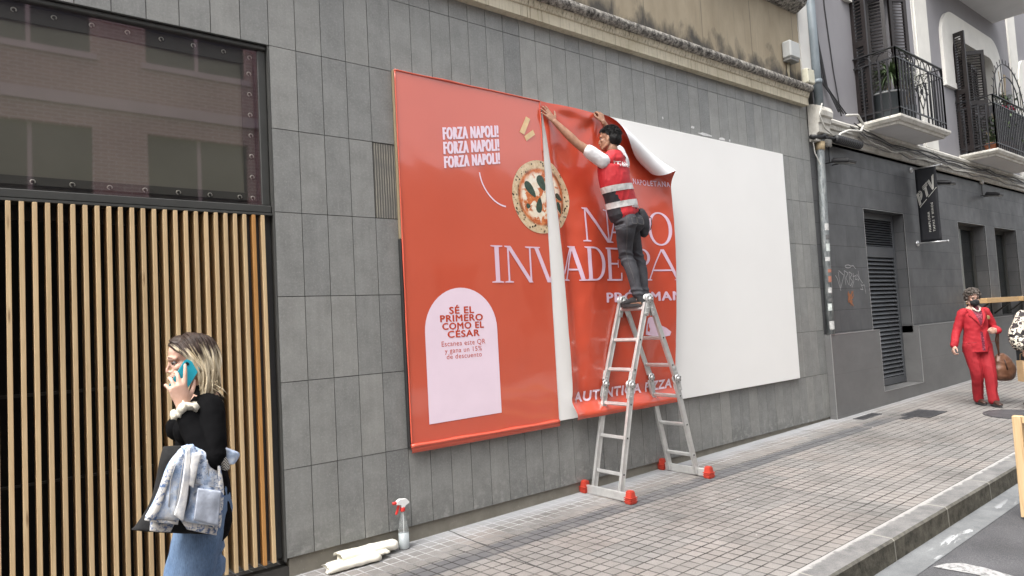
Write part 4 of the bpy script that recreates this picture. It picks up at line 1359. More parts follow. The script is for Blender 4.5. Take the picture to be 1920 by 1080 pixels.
# ---- the right-hand sheet, being hung: it drapes off the panel and its free corner rolls over
sh = thing('vinyl_sheet', 'loose red vinyl sheet being hung, its white-backed upper corner rolled forward', 'poster sheet', (3.4, -.07, .6))
LX = [(.60, 2.714), (1.318, 2.713), (2.087, 2.692), (2.602, 2.663), (3.117, 2.614), (3.70, 2.572)]
RX = [(.60, 4.215), (1.22, 4.285), (2.105, 4.340), (3.037, 4.365), (3.70, 4.375)]
def interp(T_, z):
    if z <= T_[0][0]:
        return T_[0][1]
    for i in range(len(T_)-1):
        if z <= T_[i+1][0]:
            f = (z-T_[i][0])/(T_[i+1][0]-T_[i][0]); return T_[i][1]+(T_[i+1][1]-T_[i][1])*f
    return T_[-1][1]
def sstep(a, c, x):
    t_ = max(0, min(1, (x-a)/(c-a))); return t_*t_*(3-2*t_)
HL, HR = Vector((2.60, 3.66)), Vector((3.36, 3.69))
def sheet_y(x, z):
    l, r = interp(LX, z), interp(RX, z)
    u = (x-l)/(r-l)
    y = -.062
    top = sstep(2.2, 3.6, z)
    y -= .055*(1-top)*(.5+.5*sstep(.0, .25, u))                         # hangs away from the panel lower down
    y -= .030*math.exp(-(u/.05)**2)*(1-sstep(3.3, 3.65, z))            # left edge turns out
    y -= .050*sstep(.72, 1.0, u)*sstep(.6, 2.5, z)                     # right side held off
    # folds fanning from the two hands
    for H, am in ((HL, .005), (HR, .006)):
        d = Vector((x, z))-H; L = d.length; a = math.atan2(d.y, d.x)
        y -= am*math.exp(-((L-.25)/.40)**2)*math.sin(a*9+L*2.2)*sstep(.02, .25, L)
    y -= .016*math.exp(-((z-3.60-.05*math.sin((x-2.6)*4))/.05)**2)*sstep(2.62, 2.8, x)*(1-sstep(3.2, 3.4, x))
    y -= .012*math.sin(x*8.5+z*.7+.8*math.sin(z*1.7))*(1-top*.5)*sstep(.0, .15, u)
    y -= .010*mnoise.noise(Vector((x*3.1, .3, z*1.9)))+.004*mnoise.noise(Vector((x*8, 3.3, z*7)))
    y -= .05*math.exp(-((z-.66)/.07)**2)                                # bottom edge kicks out
    y += .020*math.exp(-((z-.80)/.06)**2)
    return min(y, -.0535)
# curl line
CA, CB = Vector((3.375, 3.640)), Vector((4.235, 3.065))
cd = (CB-CA).normalized(); cn = Vector((-cd.y, cd.x))        # points up-right, towards the free corner
def sheet_pt(u, z, off):
    x = interp(LX, z)+(interp(RX, z)-interp(LX, z))*u
    q = Vector((x, z)); s_ = (q-CA).dot(cn)
    al = (q-CA).dot(cd)
    r = .062+.048*max(0, min(1.15, al/1.03))
    if s_ <= 0:
        y = sheet_y(x, z)
        # ease into the roll
        return Vector((x, y-off, z))
    b0 = q-cn*s_
    y0 = sheet_y(b0.x, b0.y)
    th = s_/r
    rr = r*(1-.045*th)
    p = b0+cn*(rr*math.sin(th))
    y = y0-(r-rr*math.cos(th))
    nrm_n, nrm_y = math.sin(th), -math.cos(th)                # front-face normal while rolling
    # normal: at th=0 the front faces -y; it turns towards -n
    p = p-cn*(off*math.sin(th)); y = y-off*math.cos(th)
    return Vector((p.x, y, p.y))
NU, NZ = 96, 150
MBACK = simple('white_vinyl_back', (.76, .765, .78), .02, 2, .35, spec=.4)
b = MB()
for off, m_, flip in ((.0, MSHT, False), (-.0022, MBACK, True)):
    vs = [sheet_pt(i/NU, .625+.03*math.sin(2.2*i/NU)*0+(3.690-.625)*j/NZ, off) for i in range(NU+1) for j in range(NZ+1)]
    fs = [(i*(NZ+1)+j, (i+1)*(NZ+1)+j, (i+1)*(NZ+1)+j+1, i*(NZ+1)+j+1) for i in range(NU) for j in range(NZ)]
    if flip:
        fs = [f[::-1] for f in fs]
    b.add(vs, fs, m_, True)
b.build('vinyl', sh)
CLS = [((2.56, 0, 0), (-1, 0, 0))]
def clipL(x=None):
    # the sheet's own left edge, slanted
    return [((2.690, 0, 2.087), (-1, 0, -.058)), ((4.325, 0, 2.087), (1, 0, -.02))]
DF = sheet_y
flat('headline', glyph('N', 2.985, 3.385, 2.335, 2.675), 0, MPINK, sh, None, DF)
flat('headline', glyph('A', 3.33, 3.69, 2.335, 2.675), 0, MPINK, sh, None, DF)
flat('headline', glyph('P', 3.70, 3.95, 2.335, 2.675), 0, MPINK, sh, None, DF)
flat('headline', glyph('O', 3.965, 4.31, 2.335, 2.685), 0, MPINK, sh, None, DF)
for ch, x0, x1 in (('V', 2.46, 2.86), ('A', 2.69, 2.99), ('D', 2.98, 3.275), ('E', 3.28, 3.51), ('P', 3.70, 3.96), ('A', 3.885, 4.40)):
    flat('headline', glyph(ch, x0, x1, 1.946, 2.284), 0, MPINK, sh, clipL(), DF)
v2, fs = text_fit('PRÓXIMAM', 3.27, 4.40, 1.728, 1.822, 0, 0, 1.12)
flat('subheading', [([(x+e, z+g) for x, z in v2], fs) for e, g in ((-.008, .0), (.0, .003), (.008, .0), (0, -.003), (-.004, 0), (.004, 0))], 0, MPINK, sh, clipL(), DF)
v2, fs = text_fit('AUTÉNTICA PIZZA', 2.745, 4.205, .782, .880, .03, 0, 1.12)
flat('tagline', [(v2, fs)], 0, MPINK2, sh, clipL(), DF)
v2, fs = text_fit('NAPOLETANA', 3.80, 4.345, 2.985, 3.045, .012, 0, 1.25)
v2 = [(x, z) for x, z in v2]
flat('tagline', [(v2, fs)], 0, MPINK, sh, clipL(), DF)
MPZ2 = mat_pizza(PCX-.02, PCZ-.005)
flat('pizza', [disc(PCX-.02, PCZ-.005, PR)], 0, MPZ2, sh, [((2.655, 0, 2.68), (-1, 0, -.095))], DF)
for x, y, L, W_, an in ((655, 560, .055, .028, -.45), (645, 690, .06, .03, -1.2)):
    cx, cz = pp_(x, y); flat('basil_leaf', [leafp(cx-.02, cz, L, W_, an)], 0, MBAS, sh, [((2.655, 0, 2.68), (-1, 0, -.095))], lambda x, z: sheet_y(x, z)-.001)
shp = [(3.80, 1.375), (3.815, 1.44), (3.84, 1.50), (3.86, 1.545), (3.90, 1.56), (3.94, 1.555), (3.97, 1.50), (4.05, 1.47), (4.15, 1.43), (4.22, 1.385), (4.20, 1.345), (4.10, 1.335), (3.95, 1.35)]
flat('pink_shape', [(shp, [tuple(range(len(shp)))])], 0, MPINK, sh, None, DF)
shp = [(3.835, 1.41), (3.85, 1.48), (3.875, 1.50), (3.865, 1.46), (3.885, 1.43), (3.87, 1.40)]
flat('pink_shape', [(shp, [tuple(range(len(shp)))])], 0, MREDP, sh, None, lambda x, z: sheet_y(x, z)-.001)

# ================================================================== LADDER
lad = thing('stepladder', 'folding aluminium ladder standing open on red feet before the poster', 'ladder', (3.5, -.3, -.1))
MALU = NT('aluminium'); P = MALU.tc.outputs['Object']
MALU.bump(MALU.noise(MALU.coords((1, 1, 30)), 9, 3), .06, .002)
MALU.fin(MALU.ramp(MALU.noise(P, 9, 5, .65), [(.3, (.55, .55, .54)), (.7, (.70, .70, .685))]), MALU.ramp(MALU.noise(P, 14, 4), [(.3, .28), (.7, .5)]), metal=.6); MALU = MALU.m
MHNG = simple('hinge_steel', (.60, .60, .59), .2, 18, .38, metal=.65)
MPAD = simple('red_rubber', (.46, .050, .030), .12, 10, .5)
MHOLE = simple('hole_black', (.015, .015, .015), .1)
YN, YF = -.47, -.13
rails = {'l0': ((2.905, -.075), (3.150, .90)), 'l1': ((3.160, .96), (3.435, 1.70)), 'r0': ((4.050, -.06), (3.812, .90)), 'r1': ((3.802, .96), (3.505, 1.70))}
for key, (p, q) in rails.items():
    d = Vector((q[0]-p[0], 0, q[1]-p[1])).normalized()
    n_ = Vector((d.z, 0, -d.x))
    for Y in (YN, YF):
        b = MB()
        pa, qa = Vector((p[0], Y, p[1])), Vector((q[0], Y, q[1]))
        b.beam(pa, qa, .022, .054, MALU, n_, bev=.004)
        for s_ in (-1, 1):   # lip of the extruded profile
            b.beam(pa+n_*.023*s_+Vector((0, -.012, 0)), qa+n_*.023*s_+Vector((0, -.012, 0)), .004, .010, MALU, n_, bev=0)
            b.beam(pa+n_*.023*s_+Vector((0, .012, 0)), qa+n_*.023*s_+Vector((0, .012, 0)), .004, .010, MALU, n_, bev=0)
        b.build('rail', lad)
    for f in ((.20, .53, .84) if key[1] == '0' else (.14, .52, .93)):
        c = Vector((p[0]+(q[0]-p[0])*f, 0, p[1]+(q[1]-p[1])*f))
        b = MB()
        b.beam(c+Vector((0, YN+.0125, 0)), c+Vector((0, YF-.0125, 0)), .034, .028, MALU, n_, bev=.006)
        for k in range(3):
            b.beam(c+n_*(-.010+.010*k)+d*.0145+Vector((0, YN+.014, 0)), c+n_*(-.010+.010*k)+d*.0145+Vector((0, YF-.014, 0)), .003, .004, MALU, n_, bev=0)
        # square rung end showing in the rail
        b.beam(c+Vector((0, YN-.0125, 0)), c+Vector((0, YN-.0145, 0)), .026, .026, MALU, n_, bev=.003)
        b.beam(c+Vector((0, YN-.0146, 0)), c+Vector((0, YN-.0155, 0)), .015, .017, MHOLE, n_, bev=0)
        b.build('rung', lad)
def hinge(x, z, Y, dirs, r=.050):
    b = MB()
    for s_ in (-1, 1):
        b.lathe([(.0, Y+s_*.026), (r*.92, Y+s_*.026), (r, Y+s_*.022), (r, Y+s_*.015), (.0, Y+s_*.015)], MHNG, (x, 0, z), 20, 'y')
    b.lathe([(.0, Y-.036), (.016, Y-.036), (.018, Y-.026)], MHNG, (x, 0, z), 12, 'y')
    b.lathe([(.0, Y+.036), (.016, Y+.036), (.018, Y+.026)], MHNG, (x, 0, z), 12, 'y')
    for k in range(6):
        a = k*math.pi/3+.4
        b.lathe([(.0, Y-.0285), (.006, Y-.0285), (.006, Y-.026)], MHOLE, (x+.034*math.cos(a), 0, z+.034*math.sin(a)), 8, 'y')
    for dx, dz, L in dirs:
        d = Vector((dx, 0, dz)).normalized(); n_ = Vector((d.z, 0, -d.x))
        for s_ in (-1, 1):
            b.beam(Vector((x, Y+s_*.0165, z)), Vector((x, Y+s_*.0165, z))+d*L, .006, .055, MHNG, n_, bev=.002)
        for k in (.55, .85):
            c = Vector((x, Y-.0195, z))+d*L*k
            b.lathe([(.0, c.y-.004), (.007, c.y-.004), (.007, c.y)], MHNG, (c.x, 0, c.z), 8, 'y')
    b.build('hinge', lad)
for Y in (YN, YF):
    hinge(3.140, .925, Y, [(-.245, -.98, .13), (.275, .80, .13)], .046)
    hinge(3.824, .925, Y, [(.238, -.98, .13), (-.30, .80, .13)], .046)
    hinge(3.470, 1.735, Y, [(-.30, -.80, .17), (.30, -.80, .17)], .054)
for x, dz in ((2.893, -.02), (4.062, -.012)):
    b = MB(); g0 = gz(x, -.3)
    b.bbox((x-.014, -.585, g0+.004), (x+.014, -.045, g0+.082), MALU, .004)
    sb = b.build('stabiliser', lad)
    for Y in (-.605, -.025):
        b = MB()
        zg = gz(x, Y)
        w = .045
        vs = [(x-w, Y-w*.9, zg), (x+w, Y-w*.9, zg), (x+w, Y+w*.9, zg), (x-w, Y+w*.9, zg), (x-w*.62, Y-w*.72, zg+.115), (x+w*.62, Y-w*.72, zg+.115), (x+w*.62, Y+w*.72, zg+.115), (x-w*.62, Y+w*.72, zg+.115)]
        bm = bmesh.new(); vv = [bm.verts.new(q) for q in vs]
        for f in ((3, 2, 1, 0), (4, 5, 6, 7), (0, 1, 5, 4), (1, 2, 6, 5), (2, 3, 7, 6), (3, 0, 4, 7)):
            bm.faces.new([vv[k] for k in f])
        bmesh.ops.bevel(bm, geom=bm.edges[:]+bm.verts[:], offset=.008, segments=2, affect='EDGES')
        b.bm(bm, MPAD)
        for k in range(3):
            b.box((x-w*1.02, Y-w*.92, zg+.02+.016*k), (x+w*1.02, Y+w*.92, zg+.026+.016*k), MPAD)
        b.build('rubber_foot', sb)

# ================================================================== SMALL THINGS
# spray bottle
SX, SY = .878, -.085; SZ = gz(SX, SY)
spr = thing('spray_bottle', 'clear plastic spray bottle with a red and white trigger, half full, by the wall foot', 'spray bottle', (SX, SY, SZ))
mg = NT('clear_plastic'); t = mg
tr = t.n('ShaderNodeBsdfTransparent'); tr.inputs['Color'].default_value = (.90, .92, .92, 1)
gl = t.n('ShaderNodeBsdfGlossy'); gl.inputs['Roughness'].default_value = .08
df = t.n('ShaderNodeBsdfDiffuse'); df.inputs['Color'].default_value = (.75, .78, .78, 1)
fr = t.schlick(.05)
m1 = t.n('ShaderNodeMixShader'); m1.inputs[0].default_value = .13
t.l(tr.outputs[0], m1.inputs[1]); t.l(df.outputs[0], m1.inputs[2])
m2 = t.n('ShaderNodeMixShader'); t.l(fr, m2.inputs[0]); t.l(m1.outputs[0], m2.inputs[1]); t.l(gl.outputs[0], m2.inputs[2])
t.l(m2.outputs[0], t.t.nodes['Material Output'].inputs['Surface']); MCLEAR = mg.m
b = MB()
b.lathe([(.0, .002), (.040, .002), (.043, .010), (.043, .125), (.040, .150), (.030, .215), (.018, .262), (.0155, .275), (.0155, .29)], MCLEAR, (SX, SY, SZ), 20)
b.build('bottle', spr)
b = MB(); b.lathe([(.0, .006), (.038, .006), (.0405, .012), (.0405, .118), (.0, .118)], simple('water_pale', (.55, .58, .60), .05, 5, .1), (SX, SY, SZ), 20); b.build('liquid', spr)
MRP = simple('red_plastic', (.60, .035, .03), .06, 5, .35); MWP = simple('white_plastic', (.78, .78, .77), .03, 5, .4)
b = MB(); b.lathe([(.0, .285), (.019, .285), (.020, .29), (.019, .318), (.012, .325), (.0, .325)], MRP, (SX, SY, SZ), 16); b.tube([(SX, SY, SZ+.01), (SX+.004, SY, SZ+.29)], .003, MWP, 6); b.build('collar', spr)
b = MB()
hd = [(-.055, .345), (-.052, .368), (-.02, .382), (.030, .376), (.052, .352), (.050, .342), (.020, .328), (.012, .318), (-.014, .318), (-.018, .338)]
def loc_spr(p, w):
    return [(SX+q[0], SY+w, SZ+q[1]) for q in p]
n = len(hd); vs = loc_spr(hd, -.017)+loc_spr(hd, .017)
b.add(vs, [tuple(range(n)), tuple(range(2*n-1, n-1, -1))]+[(i, n+i, n+(i+1) % n, (i+1) % n) for i in range(n)], MWP); b.build('spray_head', spr)
b = MB(); b.lathe([(.0, -.085), (.011, -.083), (.013, -.055), (.0, -.055)], MRP, (SX, SY, SZ+.358), 10, 'x')
tg = [(-.040, .340), (-.050, .30), (-.062, .272), (-.054, .270), (-.040, .296), (-.026, .336)]
n = len(tg); vs = loc_spr(tg, -.009)+loc_spr(tg, .009)
b.add(vs, [tuple(range(n)), tuple(range(2*n-1, n-1, -1))]+[(i, n+i, n+(i+1) % n, (i+1) % n) for i in range(n)], MRP); b.build('trigger', spr)
# folded white backing paper
MPAP = NT('white_paper'); P = MPAP.tc.outputs['Object']
MPAP.bump(MPAP.noise(P, 20, 4), .25, .006); MPAP.fin(MPAP.ramp(MPAP.noise(P, 5, 3), [(.3, (.74, .71, .60)), (.7, (.82, .80, .72))]), .55); MPAP = MPAP.m
b = MB()
def paper_roll(p, q, w, h, turns, seed, lip=.03):
    """flattened roll of sheet: a spiral section swept from p to q"""
    p = Vector(p); q = Vector(q); d = (q-p).normalized(); a = Vector((-d.y, d.x, 0)).normalized()
    N = 14; K = int(18*turns)
    vs = []; fs = []
    for i in range(N+1):
        c = p.lerp(q, i/N)
        jit = 1+.06*mnoise.noise(Vector((i*.5, seed, 0)))
        for k in range(K+1):
            th = 2*math.pi*turns*k/K; r = 1-.28*k/K
            x_ = math.cos(th); z_ = math.sin(th)
            x_ = math.copysign(abs(x_)**.7, x_); z_ = math.copysign(abs(z_)**.8, z_)
            e = (.010*mnoise.noise(Vector((i*.7, th, seed))))
            end = (lip*mnoise.noise(Vector((th*.8, seed*3.1, 0))))*(1 if i == N else (-1 if i == 0 else 0))
            vs.append(c+a*(w*r*x_*jit+e)+Vector((0, 0, h*r*z_*jit+h+e*.4))+d*end)
    for i in range(N):
        for k in range(K):
            fs.append((i*(K+1)+k, (i+1)*(K+1)+k, (i+1)*(K+1)+k+1, i*(K+1)+k+1))
    b.add(vs, fs, MPAP, True)
def gp(x, y, dz=0):
    return (x, y, gz(x, y)+dz)
paper_roll(gp(.235, -.120, .0), gp(.62, -.150, .002), .070, .032, 1.7, 2)
paper_roll(gp(.34, -.090, .040), gp(.80, -.085, .020), .060, .036, 1.8, 5)
paper_roll(gp(.42, -.150, .030), gp(.70, -.145, .030), .040, .016, 1.3, 9)
pr = b.build('paper_roll')
so = pr.modifiers.new('thick', 'SOLIDIFY'); so.thickness = .0015
tag(pr, 'crumpled bundle of rolled white backing paper against the wall foot', 'paper bundle')
# drain covers
MIRON = NT('cast_iron'); P = MIRON.tc.outputs['Object']
MIRON.bump(MIRON.voro(P, 45), .5, .006); MIRON.fin(MIRON.ramp(MIRON.noise(P, 12, 5), [(.3, (.055, .055, .06)), (.7, (.10, .10, .105))]), .6, metal=.3); MIRON = MIRON.m
def cover(x0, x1, y0, y1, label):
    b = MB()
    z = [gz(x0, y0), gz(x1, y0), gz(x1, y1), gz(x0, y1)]
    c = [(x0, y0), (x1, y0), (x1, y1), (x0, y1)]
    b.add([(p[0], p[1], h+.008) for p, h in zip(c, z)]+[(p[0], p[1], h-.02) for p, h in zip(c, z)], [(0, 1, 2, 3), (0, 4, 5, 1), (1, 5, 6, 2), (2, 6, 7, 3), (3, 7, 4, 0)], MIRON)
    nx_ = max(3, int((x1-x0)/.06))
    for k in range(nx_):
        xa = x0+.02+(x1-x0-.04)*k/nx_
        b.add([(xa, y0+.02, gz(xa, y0)+.013), (xa+.02, y0+.02, gz(xa, y0)+.013), (xa+.02, y1-.02, gz(xa, y1)+.013), (xa, y1-.02, gz(xa, y1)+.013)], [(0, 1, 2, 3)], MIRON)
    tag(b.build('utility_cover'), label, 'utility cover')
cover(8.55, 9.18, -1.0, -.63, 'square iron utility cover in the pavement, the largest of three')
cover(8.28, 8.62, -.82, -.72, 'narrow black iron cover beside the larger square one')
cover(7.95, 8.55, -.38, -.24, 'long flat iron cover close to the dark building base')
b = MB(); c0 = (9.35, -1.80)
vs = [(c0[0], c0[1], gz(*c0)+.012)]+[(c0[0]+.36*math.cos(a), c0[1]+.36*math.sin(a), gz(c0[0]+.36*math.cos(a), c0[1]+.36*math.sin(a))+.012) for a in (2*math.pi*k/36 for k in range(36))]
b.add(vs, [(0, k+1, (k+1) % 36+1) for k in range(36)], MIRON)
vs = []
for k in range(36):
    a = 2*math.pi*k/36
    for r, dz in ((.37, .012), (.395, .012), (.395, -.01)):
        x, y = c0[0]+r*math.cos(a), c0[1]+r*math.sin(a); vs.append((x, y, gz(x, y)+dz))
b.add(vs, [(3*k+j, 3*((k+1) % 36)+j, 3*((k+1) % 36)+j+1, 3*k+j+1) for k in range(36) for j in range(2)], MIRON)
tag(b.build('manhole_cover'), 'round dark manhole cover in the pavement before the red-suited woman', 'manhole cover')
# timber frame standing on the road edge
MPO = mat_wood('pine_post', (.40, .27, .14), (.56, .41, .24))
b = MB()
b.bbox((5.015, -3.00, -.25), (5.085, -2.935, .575), MPO, .004)
b.beam((5.05, -3.00, .545), (5.05, -4.2, .545), .045, .055, MPO); b.beam((5.05, -3.0, .36), (5.05, -4.2, .36), .03, .05, MPO); b.beam((5.05, -3.0, .15), (5.05, -4.2, .15), .03, .05, MPO)
b.bbox((5.015, -4.26, -.27), (5.085, -4.195, .575), MPO, .004)
tf = b.build('timber_barrier'); tag(tf, 'pale timber barrier post standing on the road at the right edge', 'barrier')

# ------------------------------------------------------------------ balcony plants
MPOT = simple('grey_pot', (.055, .065, .072), .12, 5, .5); MSOIL = simple('soil', (.04, .03, .02), .3, 30, .9)
MTERRA = simple('terracotta', (.30, .10, .045), .2, 10, .7)
MLEAF = NT('leaf_green'); t = MLEAF; P = t.tc.outputs['Object']
MLEAF.fin(t.ramp(t.noise(P, 14, 3), [(.3, (.04, .075, .028)), (.7, (.12, .17, .075))]), .5); MLEAF = MLEAF.m
MLEAF2 = simple('leaf_dusty', (.085, .115, .07), .4, 14, .55)
MTRK = simple('trunk_tan', (.30, .24, .15), .2, 20, .8)
def blade(b, p, d, L, w, droop, m):
    p = Vector(p); d = Vector(d).normalized(); side = d.cross(Vector((0, 0, 1)))
    side = side.normalized() if side.length > .01 else Vector((1, 0, 0))
    vs = []; n = 6
    for i in range(n+1):
        f = i/n; q = p+d*L*f+Vector((0, 0, -droop*f*f)); ww = w*(1-f)**.6*(.5+.5*min(1, f*5))
        vs += [q-side*ww, q+side*ww]
    b.add(vs, [(2*i, 2*i+2, 2*i+3, 2*i+1) for i in range(n)], m)
px_, py_ = 9.86, -.30
pl = thing('potted_yucca', 'spiky yucca palm in a large grey pot on the first balcony', 'potted plant', (px_, py_, 4.47))
b = MB(); b.lathe([(.0, .0), (.20, .0), (.215, .02), (.275, .42), (.29, .43), (.29, .46), (.27, .46), (.265, .42), (.0, .42)], MPOT, (px_, py_, 4.47), 28)
b.lathe([(.276, .425), (.292, .43), (.292, .452)], simple('pot_rim', (.30, .31, .31), .1, 5, .5), (px_, py_, 4.47), 28)
b.build('pot', pl)
b = MB(); b.tube([(px_, py_, 4.88), (px_+.03, py_-.03, 5.05), (px_+.09, py_-.04, 5.28)], [.03, .024, .02], MTRK, 8); b.build('trunk', pl)
random.seed(21); b = MB()
for k in range(150):
    a = random.uniform(0, 6.28); e = random.uniform(-.45, 1.2)
    blade(b, (px_+.09, py_-.04, 5.27+random.uniform(-.03, .06)), (math.cos(a)*math.cos(e), math.sin(a)*math.cos(e), math.sin(e)), random.uniform(.28, .50), .015, random.uniform(.08, .30), MLEAF)
b.build('leaves', pl)
pl2 = thing('flowering_plant', 'bushy plant with tiny pale flowers behind the first balcony railing', 'plant', (10.3, -.42, 4.47))
b = MB(); b.lathe([(.0, 0), (.11, 0), (.15, .3), (.0, .3)], MPOT, (10.3, -.42, 4.47), 18); b.build('pot', pl2)
b = MB(); f = MB(); MFLW = simple('pale_flower', (.62, .62, .55), .1, 20, .7)
for k in range(420):
    a = random.uniform(0, 6.28); r = random.gauss(0, .17); c = Vector((10.32+r*math.cos(a)*1.5, -.45+r*math.sin(a)*.7, 5.22+random.gauss(0, .12)))
    blade(b, c, (random.uniform(-1, 1), random.uniform(-1, 1), random.uniform(-.3, 1)), .06, .012, .02, MLEAF2)
for k in range(130):
    c = Vector((10.34+random.gauss(0, .2), -.60+random.uniform(-.04, .1), 5.22+random.gauss(0, .11)))
    f.ball(c, .010, MFLW, 5)
for k in range(7):
    b.tube([(10.3, -.42, 4.76), (10.3+random.uniform(-.2, .25), -.44, 5.0), (10.32+random.uniform(-.3, .35), -.45, 5.2)], .006, MTRK, 5)
b.build('foliage', pl2); f.build('flowers', pl2)
for i, (x, y, r, h, m_, lab) in enumerate([(14.22, -.45, .11, .17, MTERRA, 'small terracotta pot at the left corner of the second balcony'), (14.78, -.42, .19, .24, MTERRA, 'wide terracotta planter of trailing leaves on the second balcony'), (15.45, -.42, .17, .26, MTERRA, 'tall flowering plant with red blooms on the second balcony')]):
    q = thing('potted_plant', lab, 'potted plant', (x, y, 4.48))
    b = MB(); b.lathe([(.0, 0), (r*.75, 0), (r, h-.03), (r*1.08, h-.03), (r*1.08, h), (r*.9, h), (.0, h-.03)], m_, (x, y, 4.48), 20); b.build('pot', q)
    b = MB(); n_ = (120, 380, 520)[i]
    for k in range(n_):
        a = random.uniform(0, 6.28); rr = abs(random.gauss(0, .5*r+ .10*(i > 0)))
        hh = (random.uniform(0, .22), random.uniform(0, .62), random.uniform(.05, 1.15))[i]
        c = Vector((x+rr*math.cos(a), y+rr*.6*math.sin(a), 4.48+h+hh))
        blade(b, c, (random.uniform(-1, 1), random.uniform(-1, 1), random.uniform(-.4, 1)), .10, .020, .03, MLEAF if k % 2 else MLEAF2)
    for k in range(6):
        b.tube([(x, y, 4.48+h-.02), (x+random.uniform(-.1, .1), y, 4.48+h+.3*(i+.3)), (x+random.uniform(-.25, .25), y, 4.48+h+(.2, .6, 1.6)[i])], .006, MTRK, 5)
    b.build('leaves', q)
    if i == 2:
        f = MB(); MRF = simple('red_bloom', (.45, .02, .07), .3, 20, .6)
        for k in range(16):
            f.ball((x+random.gauss(-.0, .12), y-.12+random.uniform(-.05, .1), 4.48+h+.80+random.gauss(0, .06)), .020, MRF, 6)
        f.build('blooms', q)
# ================================================================== STREET OPPOSITE (seen mirrored in window and vinyl)
opp = thing('brick_building', 'purplish brick block across the street, mirrored in the dark window', 'building', (-6, -12.4, 0))
mbk = NT('purple_brick'); P = mbk.tc.outputs['Object']
br = mbk.n('ShaderNodeTexBrick')
vv = mbk.n('ShaderNodeMapping'); vv.inputs['Rotation'].default_value = (math.radians(90), 0, 0); mbk.l(P, vv.inputs['Vector']); mbk.l(vv.outputs[0], br.inputs['Vector'])
br.inputs['Scale'].default_value = 1; br.inputs['Brick Width'].default_value = .30; br.inputs['Row Height'].default_value = .085; br.inputs['Mortar Size'].default_value = .012
br.inputs['Color1'].default_value = (.30, .19, .17, 1); br.inputs['Color2'].default_value = (.38, .25, .21, 1); br.inputs['Mortar'].default_value = (.55, .50, .45, 1)
MBK = mbk.fin(br.outputs['Color'], .85)
MCON = simple('pale_band', (.50, .44, .42), .08, 2, .8); MDW = simple('dark_opening', (.05, .06, .055), .2, 2, .3, spec=.6)
b = MB()
OW = [(-19+3.4*k, -19+3.4*k+2.3, 3.6*j+1.0, 3.6*j+2.9) for k in range(7) for j in range(3)]
def wallS(b, x0, x1, z0, z1, y, m, holes):
    wall_with_holes(b, x0, x1, z0, z1, y, y-.25, m, holes)
wallS(b, -22, 4.6, -.4, 9.6, -12.4, MBK, OW)
b.box((-22, -20, -.4), (4.6, -12.66, 9.6), MBK)
b.build('wall', opp)
b = MB()
for h in OW:
    b.box((h[0], -12.60, h[2]), (h[1], -12.58, h[3]), MDW); b.box((h[0]-.1, -12.399, h[2]-.15), (h[1]+.1, -12.36, h[2]-.01), MCON)
    b.box(((h[0]+h[1])/2-.04, -12.575, h[2]), ((h[0]+h[1])/2+.04, -12.55, h[3]), MCON)
b.build('windows', opp)
b = MB()
for k in range(4):
    b.box((-22, -12.398, 3.6*k-.25), (4.6, -12.34, 3.6*k+.02), MCON)
for x in (-15.9, -9.1, -2.3, 4.3):
    b.box((x-.0, -12.33, -.4), (x+.5, -12.30, 9.6), MCON)
b.build('concrete_band', opp)
op2 = thing('cream_building', 'low cream block across the street beyond the brick one', 'building', (15, -12.4, 0))
b = MB(); MCR = simple('cream_render', (.30, .27, .22), .08, 1, .85)
OW2 = [(6+3.2*k, 7.4+3.2*k, 1.2, 3.6) for k in range(14)]
wallS(b, 4.8, 60, -.4, 6.6, -12.6, MCR, OW2); b.box((4.8, -20, -.4), (60, -12.86, 6.6), MCR)
b.build('wall', op2)
b = MB()
for h in OW2:
    b.box((h[0], -12.8, h[2]), (h[1], -12.78, h[3]), MDW)
b.build('windows', op2)
